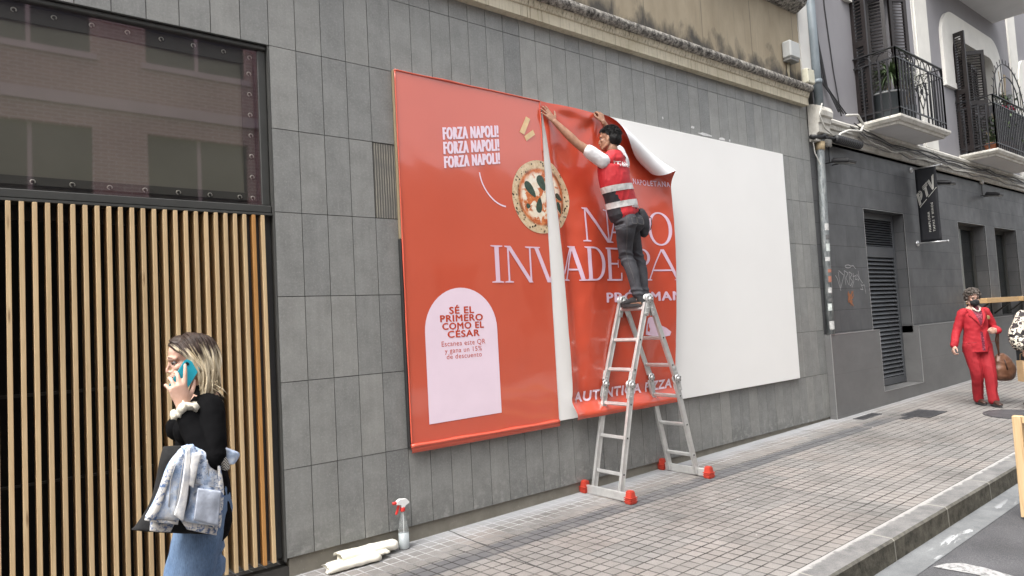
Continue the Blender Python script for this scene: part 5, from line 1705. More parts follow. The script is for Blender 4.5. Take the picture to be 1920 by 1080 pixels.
# ================================================================== PEOPLE
def V(*a):
    return Vector(a)
def catmull(pts, sub):
    out = []; n = len(pts)
    for i in range(n-1):
        p0, p1, p2, p3 = pts[max(i-1, 0)], pts[i], pts[i+1], pts[min(i+2, n-1)]
        for k in range(sub):
            t = k/sub
            out.append(tuple(.5*((2*b_)+(-a_+c_)*t+(2*a_-5*b_+4*c_-d_)*t*t+(-a_+3*b_-3*c_+d_)*t**3) for a_, b_, c_, d_ in zip(p0, p1, p2, p3)))
    out.append(tuple(pts[-1]))
    return out
DUM = simple('dummy', (.5, .5, .5))
def limb(b, pts, rs, hint=(0, 0, 1), n=16, sub=5, caps=True):
    """closed tapered limb; rs of (ra, rb), ra lies along hint"""
    rr = [(r, r) if not isinstance(r, (tuple, list)) else r for r in rs]
    S = catmull([(*p, *r) for p, r in zip(pts, rr)], sub)
    P_ = [Vector(q[:3]) for q in S]; R_ = [(q[3], q[4]) for q in S]
    hint = Vector(hint); N = len(P_)
    rings = []
    for i in range(N):
        d = (P_[min(i+1, N-1)]-P_[max(i-1, 0)]).normalized()
        a = hint-d*hint.dot(d)
        a = a.normalized() if a.length > 1e-3 else d.orthogonal().normalized()
        c = d.cross(a)
        ra, rb = R_[i]
        if i == 0 and caps:
            for f in (.0, .5, .87):
                rings.append([P_[0]-d*min(ra, rb)*math.sqrt(max(0, 1-f*f))+(a*ra*math.cos(t)+c*rb*math.sin(t))*max(f, .05) for t in (2*math.pi*j/n for j in range(n))])
        rings.append([P_[i]+a*ra*math.cos(t)+c*rb*math.sin(t) for t in (2*math.pi*j/n for j in range(n))])
        if i == N-1 and caps:
            for f in (.87, .5, .0):
                rings.append([P_[i]+d*min(ra, rb)*math.sqrt(max(0, 1-f*f))+(a*ra*math.cos(t)+c*rb*math.sin(t))*max(f, .05) for t in (2*math.pi*j/n for j in range(n))])
    vs = [q for r in rings for q in r]; m_ = len(rings)
    fs = [(i*n+j, i*n+(j+1) % n, (i+1)*n+(j+1) % n, (i+1)*n+j) for i in range(m_-1) for j in range(n)]
    fs += [tuple(range(n-1, -1, -1)), tuple((m_-1)*n+j for j in range(n))]
    b.add(vs, fs, DUM, True)

def remesh(b, voxel, smooth=2, shrink=0.0):
    """fuse the closed pieces of b into one continuous skin; returns a mesh"""
    me = b.mesh('tmp')
    bm = bmesh.new(); bm.from_mesh(me); bmesh.ops.recalc_face_normals(bm, faces=bm.faces[:]); bm.to_mesh(me); bm.free()
    o = bpy.data.objects.new('tmp', me); COL.objects.link(o)
    md = o.modifiers.new('r', 'REMESH'); md.mode = 'VOXEL'; md.voxel_size = voxel; md.adaptivity = 0
    if smooth:
        ms = o.modifiers.new('s', 'SMOOTH'); ms.factor = .5; ms.iterations = smooth
    dg = C.evaluated_depsgraph_get(); dg.update()
    out = bpy.data.meshes.new_from_object(o.evaluated_get(dg))
    bpy.data.objects.remove(o); bpy.data.meshes.remove(me)
    return out
def finish(me, name, mats, parent, disp=None, colour=None):
    """displace along normals, set materials (colour(co, n) -> slot) and link"""
    if disp:
        ns = [Vector(v.normal) for v in me.vertices]
        for v, n_ in zip(me.vertices, ns):
            v.co = v.co+n_*disp(v.co, n_)
    me.materials.clear()
    for m_ in (mats if isinstance(mats, (list, tuple)) else [mats]):
        me.materials.append(m_)
    for p in me.polygons:
        p.use_smooth = True
        p.material_index = colour(p.center, p.normal) if colour else 0
    me.name = name
    return link(name, me, parent)
def folds(amp, sx, sy, sz, seed=0, amp2=.3):
    def f(p, n_):
        q = Vector((p.x*sx+seed, p.y*sy, p.z*sz))
        a = mnoise.noise(q); r = 1-abs(a)*2
        return amp*(r*.6+a*.6)+amp*amp2*mnoise.noise(q*2.7)
    return f

class Head:
    def __init__(s, c, f, upv=(0, 0, 1), sc=1.0):
        s.c = Vector(c); s.f = Vector(f).normalized(); u = Vector(upv)
        s.l = u.cross(s.f).normalized(); s.u = s.f.cross(s.l).normalized(); s.s = sc
        s.M = Matrix((s.f, s.l, s.u)).transposed()
    def p(s, x, y, z):
        return s.c+(s.f*x+s.l*y+s.u*z)*s.s
    def ball(s, b, c, r, seg=14):
        r = r if isinstance(r, (tuple, list)) else (r, r, r)
        b.ball(s.p(*c), tuple(k*s.s for k in r), DUM, seg, s.M)
    def tube(s, b, pts, rs):
        limb(b, [s.p(*q) for q in pts], [tuple(k*s.s for k in r) if isinstance(r, (tuple, list)) else r*s.s for r in rs], s.u, 10, 4)
    def build(s, b, female=False, jaw=1.0):
        B = lambda c, r: s.ball(b, c, r)
        B((-.014, 0, .032), (.100, .077, .088)); B((.02, 0, .045), (.075, .070, .070))
        B((.034, 0, -.025), (.056, .060, .085)); B((.038, 0, -.078), (.046, .043*jaw, .036))
        B((.072, 0, -.098), (.018, .020*jaw, .016))
        for y in (-1, 1):
            s.tube(b, [(-.012, .060*y, -.040), (.0, .056*y*jaw, -.072), (.035, .040*y*jaw, -.095), (.068, .014*y, -.102)], [.018, .018, .016, .014])
            B((.058, .038*y, -.022), (.026, .022, .022))
            B((.091, .0115*y, -.041), (.012, .0075, .0075))
            s.ball(b, (-.010, .079*y, -.012), (.017, .008, .030)); s.ball(b, (-.004, .078*y, -.036), (.009, .007, .010))
        g = .004 if female else 0
        s.tube(b, [(.070, -.045, .020), (.091-g, -.020, .022), (.094-g, 0, .018), (.091-g, .020, .022), (.070, .045, .020)], [.012, .013, .011, .013, .012])
        k = .0025 if female else 0
        s.tube(b, [(.090, 0, .014), (.099-k, 0, -.008), (.109-k, 0, -.029), (.1095-k, 0, -.037)], [.009-k, .0095-k, .0105-k, .0100-k])
        B((.078, 0, -.062), (.022, .030, .028))
        s.tube(b, [(.085, -.021, -.066), (.0985, 0, -.0635), (.085, .021, -.066)], [.005, .0065, .005])
        s.tube(b, [(.084, -.018, -.076), (.0965, 0, -.0765), (.084, .018, -.076)], [.005, .0075, .005])
    def sculpt(s, me):
        """press in eye sockets, mouth corner and ear bowls"""
        for v in me.vertices:
            q = v.co-s.c
            if q.length > .2*s.s:
                continue
            x, y, z = q.dot(s.f)/s.s, q.dot(s.l)/s.s, q.dot(s.u)/s.s
            if x > .03:
                d2 = ((abs(y)-.032)/.017)**2+((z+.0)/.012)**2
                k = .0095*math.exp(-d2)
                k += .0030*math.exp(-((z+.0705)/.0035)**2-(y/.022)**2)
                v.co -= s.f*k*s.s
            elif abs(y) > .070:
                k = .004*math.exp(-((x+.008)/.009)**2-((z+.010)/.014)**2)
                v.co -= s.l*(k*s.s if y > 0 else -k*s.s)
    def extras(s, root, brow_m, lip_m, iris=(.03, .02, .012), brow=.0035):
        b = MB(); we = simple('eye_white', (.30, .28, .27), .03, 5, .25); ir = simple('iris_dark', iris, .1, 9, .15)
        for y in (-1, 1):
            b.ball(s.p(.0745, .032*y, -.001), .0112*s.s, we, 10)
            b.ball(s.p(.0805, .0315*y, -.002), .0082*s.s, ir, 10)
        b.build('eyes', root)
        b = MB()
        for y in (-1, 1):   # lids and lashes
            b.tube([s.p(.081, .019*y, .000), s.p(.0880, .031*y, .0055), s.p(.081, .045*y, .001)], .0028*s.s, brow_m, 6)
        b.build('lashes', root)
        b = MB()
        for y in (-1, 1):
            b.tube([s.p(.097, .014*y, .0235), s.p(.0965, .026*y, .0285), s.p(.083, .046*y, .0245)], [brow*s.s*.9, brow*s.s*1.2, brow*s.s*.6], brow_m, 6)
        b.build('eyebrows', root)
        if lip_m:
            b = MB()
            b.tube([s.p(.087, -.022, -.0665), s.p(.100, -.008, -.0635), s.p(.1010, 0, -.0650), s.p(.100, .008, -.0635), s.p(.087, .022, -.0665)], [.003*s.s, .0052*s.s, .005*s.s, .0052*s.s, .003*s.s], lip_m, 8)
            b.tube([s.p(.087, -.019, -.0750), s.p(.0985, 0, -.0760), s.p(.087, .019, -.0750)], [.003*s.s, .0065*s.s, .003*s.s], lip_m, 8)
            b.build('lips', root)

def hand(b, wrist, A, S_, N_, sc=1.0, curls=None, thumb=(.62, .70, .30), thumb_curl=20, spread=4, palm=True):
    """A along to the knuckles, S_ towards the thumb, N_ where the palm faces"""
    A = Vector(A).normalized(); N_ = Vector(N_); N_ = (N_-A*N_.dot(A)).normalized(); S0 = Vector(S_); S0 = (S0-A*S0.dot(A)-N_*S0.dot(N_)).normalized()
    W = Vector(wrist); curls = curls or [(10, 15, 10)]*4
    P = lambda a, s_, n_: W+(A*a+S0*s_+N_*n_)*sc
    limb(b, [P(-.02, 0, 0), P(.02, .0, .0), P(.055, .002, .0), P(.090, .001, .0)], [(.024*sc, .019*sc), (.030*sc, .017*sc), (.040*sc, .0145*sc), (.039*sc, .012*sc)], S0, 14, 4)
    limb(b, [P(.015, .020, .006), P(.045, .034, .010)], [.017*sc, .014*sc], S0, 10, 3)
    offs = (.030, .0105, -.0105, -.030); L = ((.044, .026, .021), (.049, .029, .022), (.045, .027, .021), (.035, .021, .018)); R = (.0092, .0094, .0090, .0080)
    for i in range(4):
        ang = 0; yaw_ = math.radians(spread*(1.5-i))
        d0 = A*math.cos(yaw_)+S0*math.sin(yaw_)
        p = P(.090-(.0, -.003, .001, .010)[i], offs[i], 0)
        pts = [p-d0*.012*sc]; rs = [R[i]*1.1*sc]
        pts.append(p); rs.append(R[i]*1.12*sc)
        for k in range(3):
            ang += math.radians(curls[i][k])
            d = d0*math.cos(ang)+N_*math.sin(ang)
            p = p+d*L[i][k]*sc
            pts.append(p); rs.append(R[i]*(1.0, .95, .80)[k]*sc)
        limb(b, pts, rs, S0, 10, 3)
    p = P(.022, .026, .006); d = (A*thumb[0]+S0*thumb[1]+N_*thumb[2]).normalized(); pts = [p]; rs = [.0135*sc]; ang = 0
    ax = d.cross(A-S0*.3).normalized() if d.cross(A-S0*.3).length > .01 else N_
    for k, l_ in enumerate((.042, .032, .026)):
        p = p+d*l_*sc; pts.append(p); rs.append((.0115, .0105, .0085)[k]*sc)
        d = (Matrix.Rotation(math.radians(thumb_curl), 3, ax) @ d)
    limb(b, pts, rs, S0, 10, 3)

def skin(name, c1, c2):
    t = NT(name); P = t.tc.outputs['Object']
    c = t.ramp(t.noise(P, 28, 4), [(.3, c1), (.7, c2)])
    t.bump(t.noise(P, 300, 3), .06, .001)
    t.fin(c, .5, spec=.4)
    t.b.inputs['Subsurface Weight'].default_value = .08
    t.b.inputs['Subsurface Radius'].default_value = (.01, .004, .002)
    return t.m
def denim(name, c1, c2, fade=None):
    t = NT(name); P = t.tc.outputs['Object']
    n1 = t.noise(P, 7, 5, .65); n2 = t.noise(t.coords((260, 260, 60)), 1, 2)
    c = t.ramp(n1, [(.3, c1), (.7, c2)])
    c = t.mix(1, c, t.ramp(n2, [(.3, .82), (.7, 1.15)]), 'MULTIPLY')
    t.bump(t.noise(P, 22, 4, .6), .35, .006)
    return t.fin(c, .85, spec=.2)
MHB = simple('hair_black', (.006, .0055, .0055), .3, 60, .65, .5, 90, spec=.25)

# ------------------------------------------------------------------ installer on the ladder
wk = thing('person', 'young man in red TEAM vest and grey jeans standing on the ladder', 'person', (3.47, -.32, 1.67))
SK1 = skin('skin_tan', (.26, .135, .085), (.36, .20, .13))
fT = V(-.30, .95, 0).normalized(); sT = V(.95, .30, 0)            # where the chest faces, towards the right shoulder
headW = Head((3.197, -.345, 3.328), (-.42, .90, .04), (0.05, 0, 1), .97)
pel, wai, che, nec = V(3.372, -.335, 2.545), V(3.300, -.335, 2.70), V(3.232, -.345, 2.99), V(3.222, -.362, 3.165)
shL, shR = V(3.045, -.385, 3.080), V(3.405, -.315, 3.115)
elL, wrL = V(2.835, -.255, 3.262), V(2.672, -.140, 3.478)
elR, wrR = V(3.47, -.17, 3.36), V(3.335, -.150, 3.575)
hpL, knL, anL = V(3.300, -.375, 2.50), V(3.372, -.305, 2.175), V(3.418, -.395, 1.775)
hpR, knR, anR = V(3.455, -.300, 2.50), V(3.575, -.270, 2.175), V(3.560, -.350, 1.775)
b = MB()
headW.build(b, jaw=1.08)
limb(b, [headW.p(-.02, 0, -.06), headW.p(-.03, 0, -.11), nec+V(0, 0, -.03)], [.053, .054, .060], fT)
limb(b, [nec+V(0, 0, -.02), che+V(0, 0, .06), che+V(0, 0, -.08), wai, pel], [(.075, .055), (.130, .080), (.125, .080), (.11, .075), (.13, .09)], sT)
limb(b, [shL, elL, wrL], [.050, .040, .027]); limb(b, [shL.lerp(elL, .1), shL.lerp(elL, .55), elL], [.050, .047, .039]); limb(b, [elL, elL.lerp(wrL, .3), wrL], [.038, .041, .026])
limb(b, [shR, elR, wrR], [.050, .040, .026])
for h_, k_, a_ in ((hpL, knL, anL), (hpR, knR, anR)):
    limb(b, [h_, k_, a_, a_+V(0, 0, -.04)], [.075, .048, .036, .036]); limb(b, [a_+V(0, -.03, -.07), a_+V(-.02, .12, -.08)], [.03, .028])
AW = (V(2.610, -.100, 3.572)-wrL)
hand(b, wrL, AW, V(.5, .1, .8), V(.15, 1, -.05), 1.0, [(2, 6, 5), (0, 5, 4), (0, 6, 5), (2, 8, 6)], (.55, .75, .15), 8, 7)
hand(b, wrR, V(-.10, .25, 1), V(-1, .1, .0), V(.1, 1, -.3), .98, [(35, 60, 40), (38, 62, 40), (40, 62, 40), (40, 60, 40)], (.75, .6, .25), 20, 2)
me = remesh(b, .0052, 2); headW.sculpt(me)
finish(me, 'body', SK1, wk)
headW.extras(wk, MHB, simple('lip_brown', (.26, .11, .09), .1, 30, .45))
# short beard shadow and hair
def hair_cap(H, m_, seedv, keep, thick, amp, freq, voxel=.004):
    b = MB()
    H.ball(b, (-.016, 0, .038), (.104+thick, .080+thick, .088+thick), 28)
    H.ball(b, (-.045, 0, .0), (.078+thick, .076+thick, .085+thick), 24)
    H.ball(b, (.035, 0, .075), (.060+thick, .062, .050), 20)
    me = remesh(b, voxel, 1)
    bm = bmesh.new(); bm.from_mesh(me)
    kill = []
    for v in bm.verts:
        q = v.co-H.c; x, y, z = q.dot(H.f)/H.s, q.dot(H.l)/H.s, q.dot(H.u)/H.s
        if not keep(x, abs(y), z):
            kill.append(v)
        else:
            n_ = v.normal; t = Vector((x, y, z))*freq+Vector((seedv, 0, 0))
            v.co += n_*(amp*(mnoise.noise(t)+.6*mnoise.noise(t*2.3))*H.s)
    bmesh.ops.delete(bm, geom=kill, context='VERTS')
    bm.to_mesh(me); bm.free()
    return me
def keepW(x, y, z):
    hl = .062 if x > .02 else .0
    if x > .02:
        return z > .055-.18*max(0, .085-x)-.0+(.0)
    if x > -.025:
        return z > .018+.9*max(0, x+.005) or (x < -.005 and z > -.002+1.2*(x+.025))
    return z > -.075-.35*(x+.025)*-1*.0+.0 and z > -.085
me = hair_cap(headW, MHB, 2, keepW, .005, .005, 30)
finish(me, 'hair', MHB, wk)
b = MB(); random.seed(31)
for k in range(900):     # tufts giving the crop an uneven outline
    a = random.uniform(0, 2*math.pi); e = random.uniform(-.15, 1.5)
    x, y, z = -.016+.106*math.cos(a)*math.cos(e), .083*math.sin(a)*math.cos(e), .040+.091*math.sin(e)
    if not keepW(x, abs(y), z-.012):
        continue
    n_ = V(x+.018, y, z-.04).normalized(); d = (n_+V(random.uniform(-.4, .9), random.uniform(-.6, .6), random.uniform(-.3, .5)))
    p0 = headW.p(x, y, z); q = headW.p(x+d.x*.013, y+d.y*.013, z+d.z*.013)
    b.tube([p0, p0.lerp(q, .6), q], [.0035, .003, .0008], MHB, 4)
b.build('hair_tufts', wk)
b = MB()
headW.ball(b, (.040, 0, -.088), (.044, .042, .024)); headW.ball(b, (.070, 0, -.095), (.022, .024, .016))
me = remesh(b, .004, 1)
MBRD = simple('stubble', (.17, .095, .065), .3, 120, .7)
finish(me, 'stubble', MBRD, wk)
def surf_line(me_src, pts, r, m_, push=.001):
    from mathutils.bvhtree import BVHTree
    bm = bmesh.new(); bm.from_mesh(me_src); tree = BVHTree.FromBMesh(bm); bm.free()
    out = []
    for i in range(len(pts)-1):
        for k in range(6):
            p = Vector(pts[i]).lerp(Vector(pts[i+1]), k/6); h = tree.find_nearest(p)
            out.append(h[0]+h[1]*push)
    return out
# t-shirt: sleeves and neck
MTS = simple('white_cotton', (.60, .60, .61), .05, 8, .8, .3, 25, bdist=.006)
b = MB()
slv = shL.lerp(elL, .54)
limb(b, [shL+V(.02, 0, -.01), shL, shL.lerp(elL, .30), slv], [.060, .067, .065, .063], (0, 0, 1), 18)
limb(b, [shR+V(-.02, 0, -.01), shR, shR.lerp(elR, .58)], [.062, .066, .062])
limb(b, [nec+V(0, 0, .0), che+V(0, 0, .06), che+V(0, 0, -.08), wai, pel+V(0, 0, .08)], [(.072, .060), (.105, .070), (.105, .070), (.105, .070), (.115, .080)], sT)
me = remesh(b, .007, 2)
finish(me, 'tshirt', MTS, wk, folds(.007, 11, 11, 11, 3))
# vest
MVR = simple('vest_red', (.48, .022, .030), .12, 10, .65, .3, 22, bdist=.006); MVB = simple('vest_black', (.022, .022, .027), .15, 10, .7, .3, 22)
MVG = simple('reflective_grey', (.60, .60, .59), .10, 26, .4, .5, 30, metal=.15, bdist=.006)
vspine = [nec+V(.0, -.01, -.045), che+V(0, 0, .07), che+V(0, 0, -.06), wai+V(.01, 0, .03), pel+V(-.03, 0, .055)]
vr = [(.105, .082), (.195, .136), (.190, .142), (.184, .144), (.186, .146)]
def vest_shell(grow):
    b = MB()
    limb(b, vspine, [(r[0]+grow, r[1]+grow) for r in vr], sT, 28, 8)
    limb(b, [shL+V(.065, 0, .01), nec+V(-.02, -.01, -.015), nec+V(.05, 0, -.015), shR+V(-.045, 0, .01)], [.060+grow, .070+grow, .068+grow, .060+grow], (0, 0, 1))
    return b
me = remesh(vest_shell(0), .006, 2)
def side_black(c, n_):
    q = c-che; s_ = q.dot(sT); z = c.z
    left = s_ < -.04 and n_.dot(fT) < .55
    back = (c-(che+(c.z-che.z)*V(-.30, 0, 0))).dot(fT)
    d = (c-wai).dot(fT)
    if z < 2.83 and n_.dot(sT) < -.35 and -.55 < n_.dot(fT) < .80:
        return 1
    return 0
bm = bmesh.new(); bm.from_mesh(me)
kill = [v for v in bm.verts if (v.co-(pel+V(-.03, 0, .055))).dot((wai-pel).normalized()) < -.035]
bmesh.ops.delete(bm, geom=kill, context='VERTS'); bm.to_mesh(me); bm.free()
vest = finish(me, 'vest', [MVR, MVB], wk, folds(.006, 14, 14, 9, 8), side_black)
vdir = (che-pel).normalized()
def band(t0, t1, m_, name):
    """reflective strip: a slice of a slightly larger vest shell"""
    me = remesh(vest_shell(.0045), .006, 2)
    bm = bmesh.new(); bm.from_mesh(me)
    d = V(-.16, 0, 1).normalized()
    for co, no in ((pel+d*t0, -d), (pel+d*t1, d)):
        bmesh.ops.bisect_plane(bm, geom=bm.verts[:]+bm.edges[:]+bm.faces[:], plane_co=co, plane_no=no, clear_outer=True)
    bm.to_mesh(me); bm.free()
    return finish(me, name, m_, vest, folds(.006, 14, 14, 9, 8))
band(.115, .175, MVG, 'reflective_band'); band(.275, .335, MVG, 'reflective_band')
b = MB()
for s_, e_ in ((shL, elL), (shR, elR)):
    d = (e_-s_).normalized(); o1 = d.orthogonal().normalized(); o2 = d.cross(o1); c = s_+d*.002
    pts = []
    for k in range(36):
        a = 2*math.pi*k/36; dr_ = o1*math.cos(a)+o2*math.sin(a)
        pts.append(c+dr_*.079)
    b.tube(surf_line(vest.data, pts+[pts[0]], 0, 0, .003)[::3], .0055, MVB, 6)
    b.build('armhole_piping', vest); b = MB()
# lettering on the back of the vest
def on_shell(body, cx, cz, w, h, bold, me_src, m_, name, tilt=0.0, space=1.0):
    from mathutils.bvhtree import BVHTree
    bm = bmesh.new(); bm.from_mesh(me_src); tree = BVHTree.FromBMesh(bm); bm.free()
    vs, fs = text_fit(body, -w/2, w/2, -h/2, h/2, 0, 0, space)
    bm = bmesh.new()
    for q, e in enumerate((-bold, 0, bold)):
        vv = [bm.verts.new((x+e, -.0004*q, z)) for x, z in vs]
        for f in fs:
            bm.faces.new([vv[k] for k in f])
    k = -w/2
    while k < w/2:
        bmesh.ops.bisect_plane(bm, geom=bm.verts[:]+bm.edges[:]+bm.faces[:], plane_co=(k, 0, 0), plane_no=(1, 0, 0)); k += .012
    k = -h/2
    while k < h/2:
        bmesh.ops.bisect_plane(bm, geom=bm.verts[:]+bm.edges[:]+bm.faces[:], plane_co=(0, 0, k), plane_no=(0, 0, 1)); k += .012
    for v in bm.verts:
        x, y, z = v.co
        o_ = V(cx[0], cx[1], cz)+sT*x+V(0, 0, z+tilt*x)-fT*.5
        hit = tree.ray_cast(o_, fT)
        p = hit[0] if hit[0] is not None else o_+fT*.36
        v.co = p-fT*(.004-y)
    b = MB(); b.bm(bm, m_)
    return b.build(name, vest)
MVT = simple('vest_print', (.62, .58, .58), .08, 30, .6)
on_shell('TEAM', (3.205, -.36), 3.055, .20, .060, .004, vest.data, MVT, 'lettering', .05)
on_shell('LIBRIGR', (3.345, -.36), 2.650, .16, .026, .0015, vest.data, MVT, 'lettering', .02)
# trousers
MJG = denim('grey_denim', (.038, .039, .045), (.078, .079, .088))
b = MB()
limb(b, [wai+V(.02, 0, -.02), pel+V(0, 0, .05), pel+V(0, 0, -.04)], [(.140, .105), (.158, .122), (.150, .118)], sT, 22)
for h_, k_, a_ in ((hpL, knL, anL), (hpR, knR, anR)):
    limb(b, [h_+V(0, 0, .06), h_+V(0, -.01, -.06), h_.lerp(k_, .55), k_, k_.lerp(a_, .35)+V(.0, -.02, 0), k_.lerp(a_, .8), a_+V(0, 0, .01)], [.096, .098, .081, .066, .063, .052, .050], (0, 0, 1), 18)
for q in (V(3.308, -.44, 2.50), V(3.445, -.405, 2.50)):
    b.ball(q, (.085, .070, .090), DUM, 16)
me = remesh(b, .0065, 2)
def jfold(p, n_):
    k = 0
    for z0, a_ in ((2.185, .010), (2.12, .008), (1.84, .010), (1.80, .008), (2.44, .006)):
        k += a_*math.exp(-((p.z-z0-.05*mnoise.noise(Vector((p.x*9, p.y*9, z0))))/.014)**2)
    return k+folds(.005, 12, 12, 7, 5)(p, n_)
jn = finish(me, 'trousers', MJG, wk, jfold)
b = MB(); MSTI = simple('seam_pale', (.12, .115, .11), .1, 30, .8)
pk = surf_line(jn.data, [V(3.24, -.60, 2.56), V(3.36, -.60, 2.57), V(3.36, -.60, 2.47), V(3.31, -.6, 2.43), V(3.25, -.60, 2.46), V(3.24, -.60, 2.56)], 0, 0)
b.tube(pk, .0018, MSTI, 5)
pk = surf_line(jn.data, [V(3.41, -.60, 2.57), V(3.52, -.60, 2.57), V(3.52, -.60, 2.47), V(3.47, -.6, 2.43), V(3.41, -.60, 2.46), V(3.41, -.60, 2.57)], 0, 0)
b.tube(pk, .0018, MSTI, 5)
b.tube(surf_line(jn.data, [V(3.20, -.50, 2.60), V(3.25, -.45, 2.3), V(3.28, -.40, 2.1), V(3.34, -.45, 1.85)], 0, 0), .0016, MSTI, 5)
b.build('seams', jn)
# shoes
MSHO = simple('black_knit', (.018, .018, .020), .3, 60, .75, .5, 120); MSOL = simple('black_sole', (.030, .030, .032), .2, 20, .6)
def shoe(a_, toe, zs, L=.27, name='shoe', m1=None, m2=None):
    toe = Vector((*toe, 0)).normalized(); sd_ = V(-toe.y, toe.x, 0)
    h = Vector((a_.x, a_.y, zs))-toe*.055
    b = MB(); P = lambda f, z, w=0: h+toe*f*L+V(0, 0, z)+sd_*w
    limb(b, [P(.06, .045), P(.22, .055), P(.45, .058), P(.70, .045), P(.92, .034)], [(.030, .035), (.034, .045), (.038, .040), (.042, .030), (.034, .022)], sd_, 16)
    limb(b, [P(.12, .06), P(.17, .115)], [.038, .042], sd_, 14)
    me = remesh(b, .005, 2); o = finish(me, name, m1 or MSHO, wk_cur, folds(.002, 40, 40, 40, 1))
    b = MB()
    n = 26; top = []; bot = []
    for k in range(n):
        t = 2*math.pi*k/n; f = .5-.52*math.cos(t); w = .043*math.sin(t)*(1-.12*math.cos(t*2))*(1+.12*f)
        top.append(P(f, .030+.006*abs(f-.4), w)); bot.append(P(f, .003, w*.96))
    b.add(top+bot, [tuple(range(n)), tuple(range(2*n-1, n-1, -1))]+[(i, n+i, n+(i+1) % n, (i+1) % n) for i in range(n)], m2 or MSOL)
    b.build('sole', o)
    return o
wk_cur = wk
shoe(anL, (-.12, 1), 1.666); shoe(anR, (.05, 1), 1.666)
# waist bag
b = MB(); bgc = V(3.615, -.335, 2.515)
limb(b, [bgc+V(-.01, 0, .10), bgc+V(.005, 0, .05), bgc+V(.015, 0, -.04), bgc+V(.01, 0, -.095)], [(.055, .05), (.070, .062), (.074, .064), (.060, .05)], sT, 18)
me = remesh(b, .006, 1)
bag = finish(me, 'pouch', MVB, None, folds(.006, 14, 14, 14, 4))
bag.name = 'waist_bag'; tag(bag, "black tool pouch hanging at the right hip of the man on the ladder", 'waist bag')
b = MB(); b.tube([bgc+V(.05, -.03, .07), bgc+V(.085, -.05, .05), bgc+V(.10, -.04, -.01), bgc+V(.085, -.03, -.07)], .005, MVB, 6)
b.tube([bgc+V(-.05, .01, .11), bgc+V(-.13, -.09, .115), bgc+V(-.24, -.135, .115), bgc+V(-.36, -.08, .115)], .010, MVB, 6)
b.build('strap', bag)
b = MB(); b.bbox(tuple(bgc+V(-.03, -.02, .10)), tuple(bgc+V(.01, .0, .135)), simple('orange_tool', (.62, .30, .18), .1, 9, .5), .006); b.build('tool_handle', bag)
# ------------------------------------------------------------------ woman on the phone
gw = gz(-.94, -1.66)
w1 = thing('person', 'blonde woman in black top and blue jeans, phone at her ear', 'person', (-.94, -1.66, gw))
wk_cur = w1
SK2 = skin('skin_fair', (.50, .30, .225), (.60, .385, .30))
hw = Head((-.957, -1.665, 1.478), (-1, .10, -.10), (-.08, 0, 1), .90)
fw_, lf = V(-1, 0, 0), V(0, -1, 0)
nk, ch, ws, pv = V(-.912, -1.66, 1.315), V(-.928, -1.66, 1.19), V(-.945, -1.66, 1.06), V(-.925, -1.66, .88)
sL, eL, wL = V(-.922, -1.800, 1.272), V(-.962, -1.915, 1.085), V(-1.022, -1.800, 1.290)
sR, eR, wR = V(-.915, -1.52, 1.272), V(-.91, -1.45, 1.03), V(-1.02, -1.63, .98)
hL, kL, aL = V(-.945, -1.745, .82), V(-1.075, -1.745, .38), V(-1.045, -1.745, -.07)
hR, kR, aR = V(-.915, -1.575, .82), V(-.905, -1.58, .37), V(-.72, -1.58, .02)
b = MB(); hw.build(b, True, .92)
limb(b, [hw.p(-.02, 0, -.06), hw.p(-.03, 0, -.11), nk+V(0, 0, -.03)], [.044, .044, .050], lf)
limb(b, [nk+V(0, 0, -.03), ch, ws, pv], [(.12, .075), (.135, .09), (.105, .075), (.135, .095)], lf)
limb(b, [sL, eL, wL], [.042, .034, .024]); limb(b, [sR, eR, wR], [.042, .034, .024])
for h_, k_, a_ in ((hL, kL, aL), (hR, kR, aR)):
    limb(b, [h_, k_, a_], [.075, .048, .034])
limb(b, [aL, aL+V(-.10, 0, -.06)], [.03, .025]); limb(b, [aR, aR+V(-.10, 0, -.08)], [.03, .025])
# phone hand: back of the hand to the street, fingers round the phone
A_ = V(-.20, .02, .98); N_ = V(0, 1, 0); S_ = V(1, 0, .2)
hand(b, wL+V(-.002, 0, .005), A_, S_, N_, .92, [(4, 8, 8), (22, 40, 30), (30, 48, 32), (36, 52, 34)], (.62, .66, .40), 12, 11)
hand(b, wR, V(.1, -1, -.2), V(-.3, .1, 1), V(1, 0, 0), .9, [(30, 40, 30)]*4)
me = remesh(b, .0042, 2); hw.sculpt(me)
finish(me, 'body', SK2, w1)
MBRW = simple('brow_brown', (.05, .03, .02), .2, 50, .7)
hw.extras(w1, MBRW, simple('lip_rose', (.48, .16, .15), .08, 30, .4), (.05, .035, .02), .0026)
# hair: dark roots running into blond lengths
def mat_ombre(H, name, lt, sh):
    t = NT(name); P = t.tc.outputs['Object']; X, Y, Z = t.sep(P)
    z = t.math('DIVIDE', t.math('SUBTRACT', Z, H.c.z+sh), .12)
    st = t.noise(t.coords((30, 30, 4)), 2.4, 4, .6)
    k = t.math('ADD', z, t.math('MULTIPLY', t.math('SUBTRACT', t.noise(t.coords((16, 16, 3)), 2, 4, .6), .5), 1.1))
    f = t.ramp(t.math('MULTIPLY_ADD', k, .5, .5), [(.44, 1), (.68, 0)])
    dark = t.ramp(st, [(.3, (.014, .009, .007)), (.7, (.06, .040, .032))])
    light = t.ramp(st, [(.3, (.40*lt, .31*lt, .185*lt)), (.7, (.80*lt, .71*lt, .53*lt))])
    return t.fin(t.mix(f, dark, light), .5, spec=.18)
MOMB = mat_ombre(hw, 'ombre_hair', .8, .0)
OMB = [MOMB, mat_ombre(hw, 'ombre_hair_light', 1.05, .03), mat_ombre(hw, 'ombre_hair_dark', .6, -.03)]  # locks vary in their own blond tone, lighter and darker
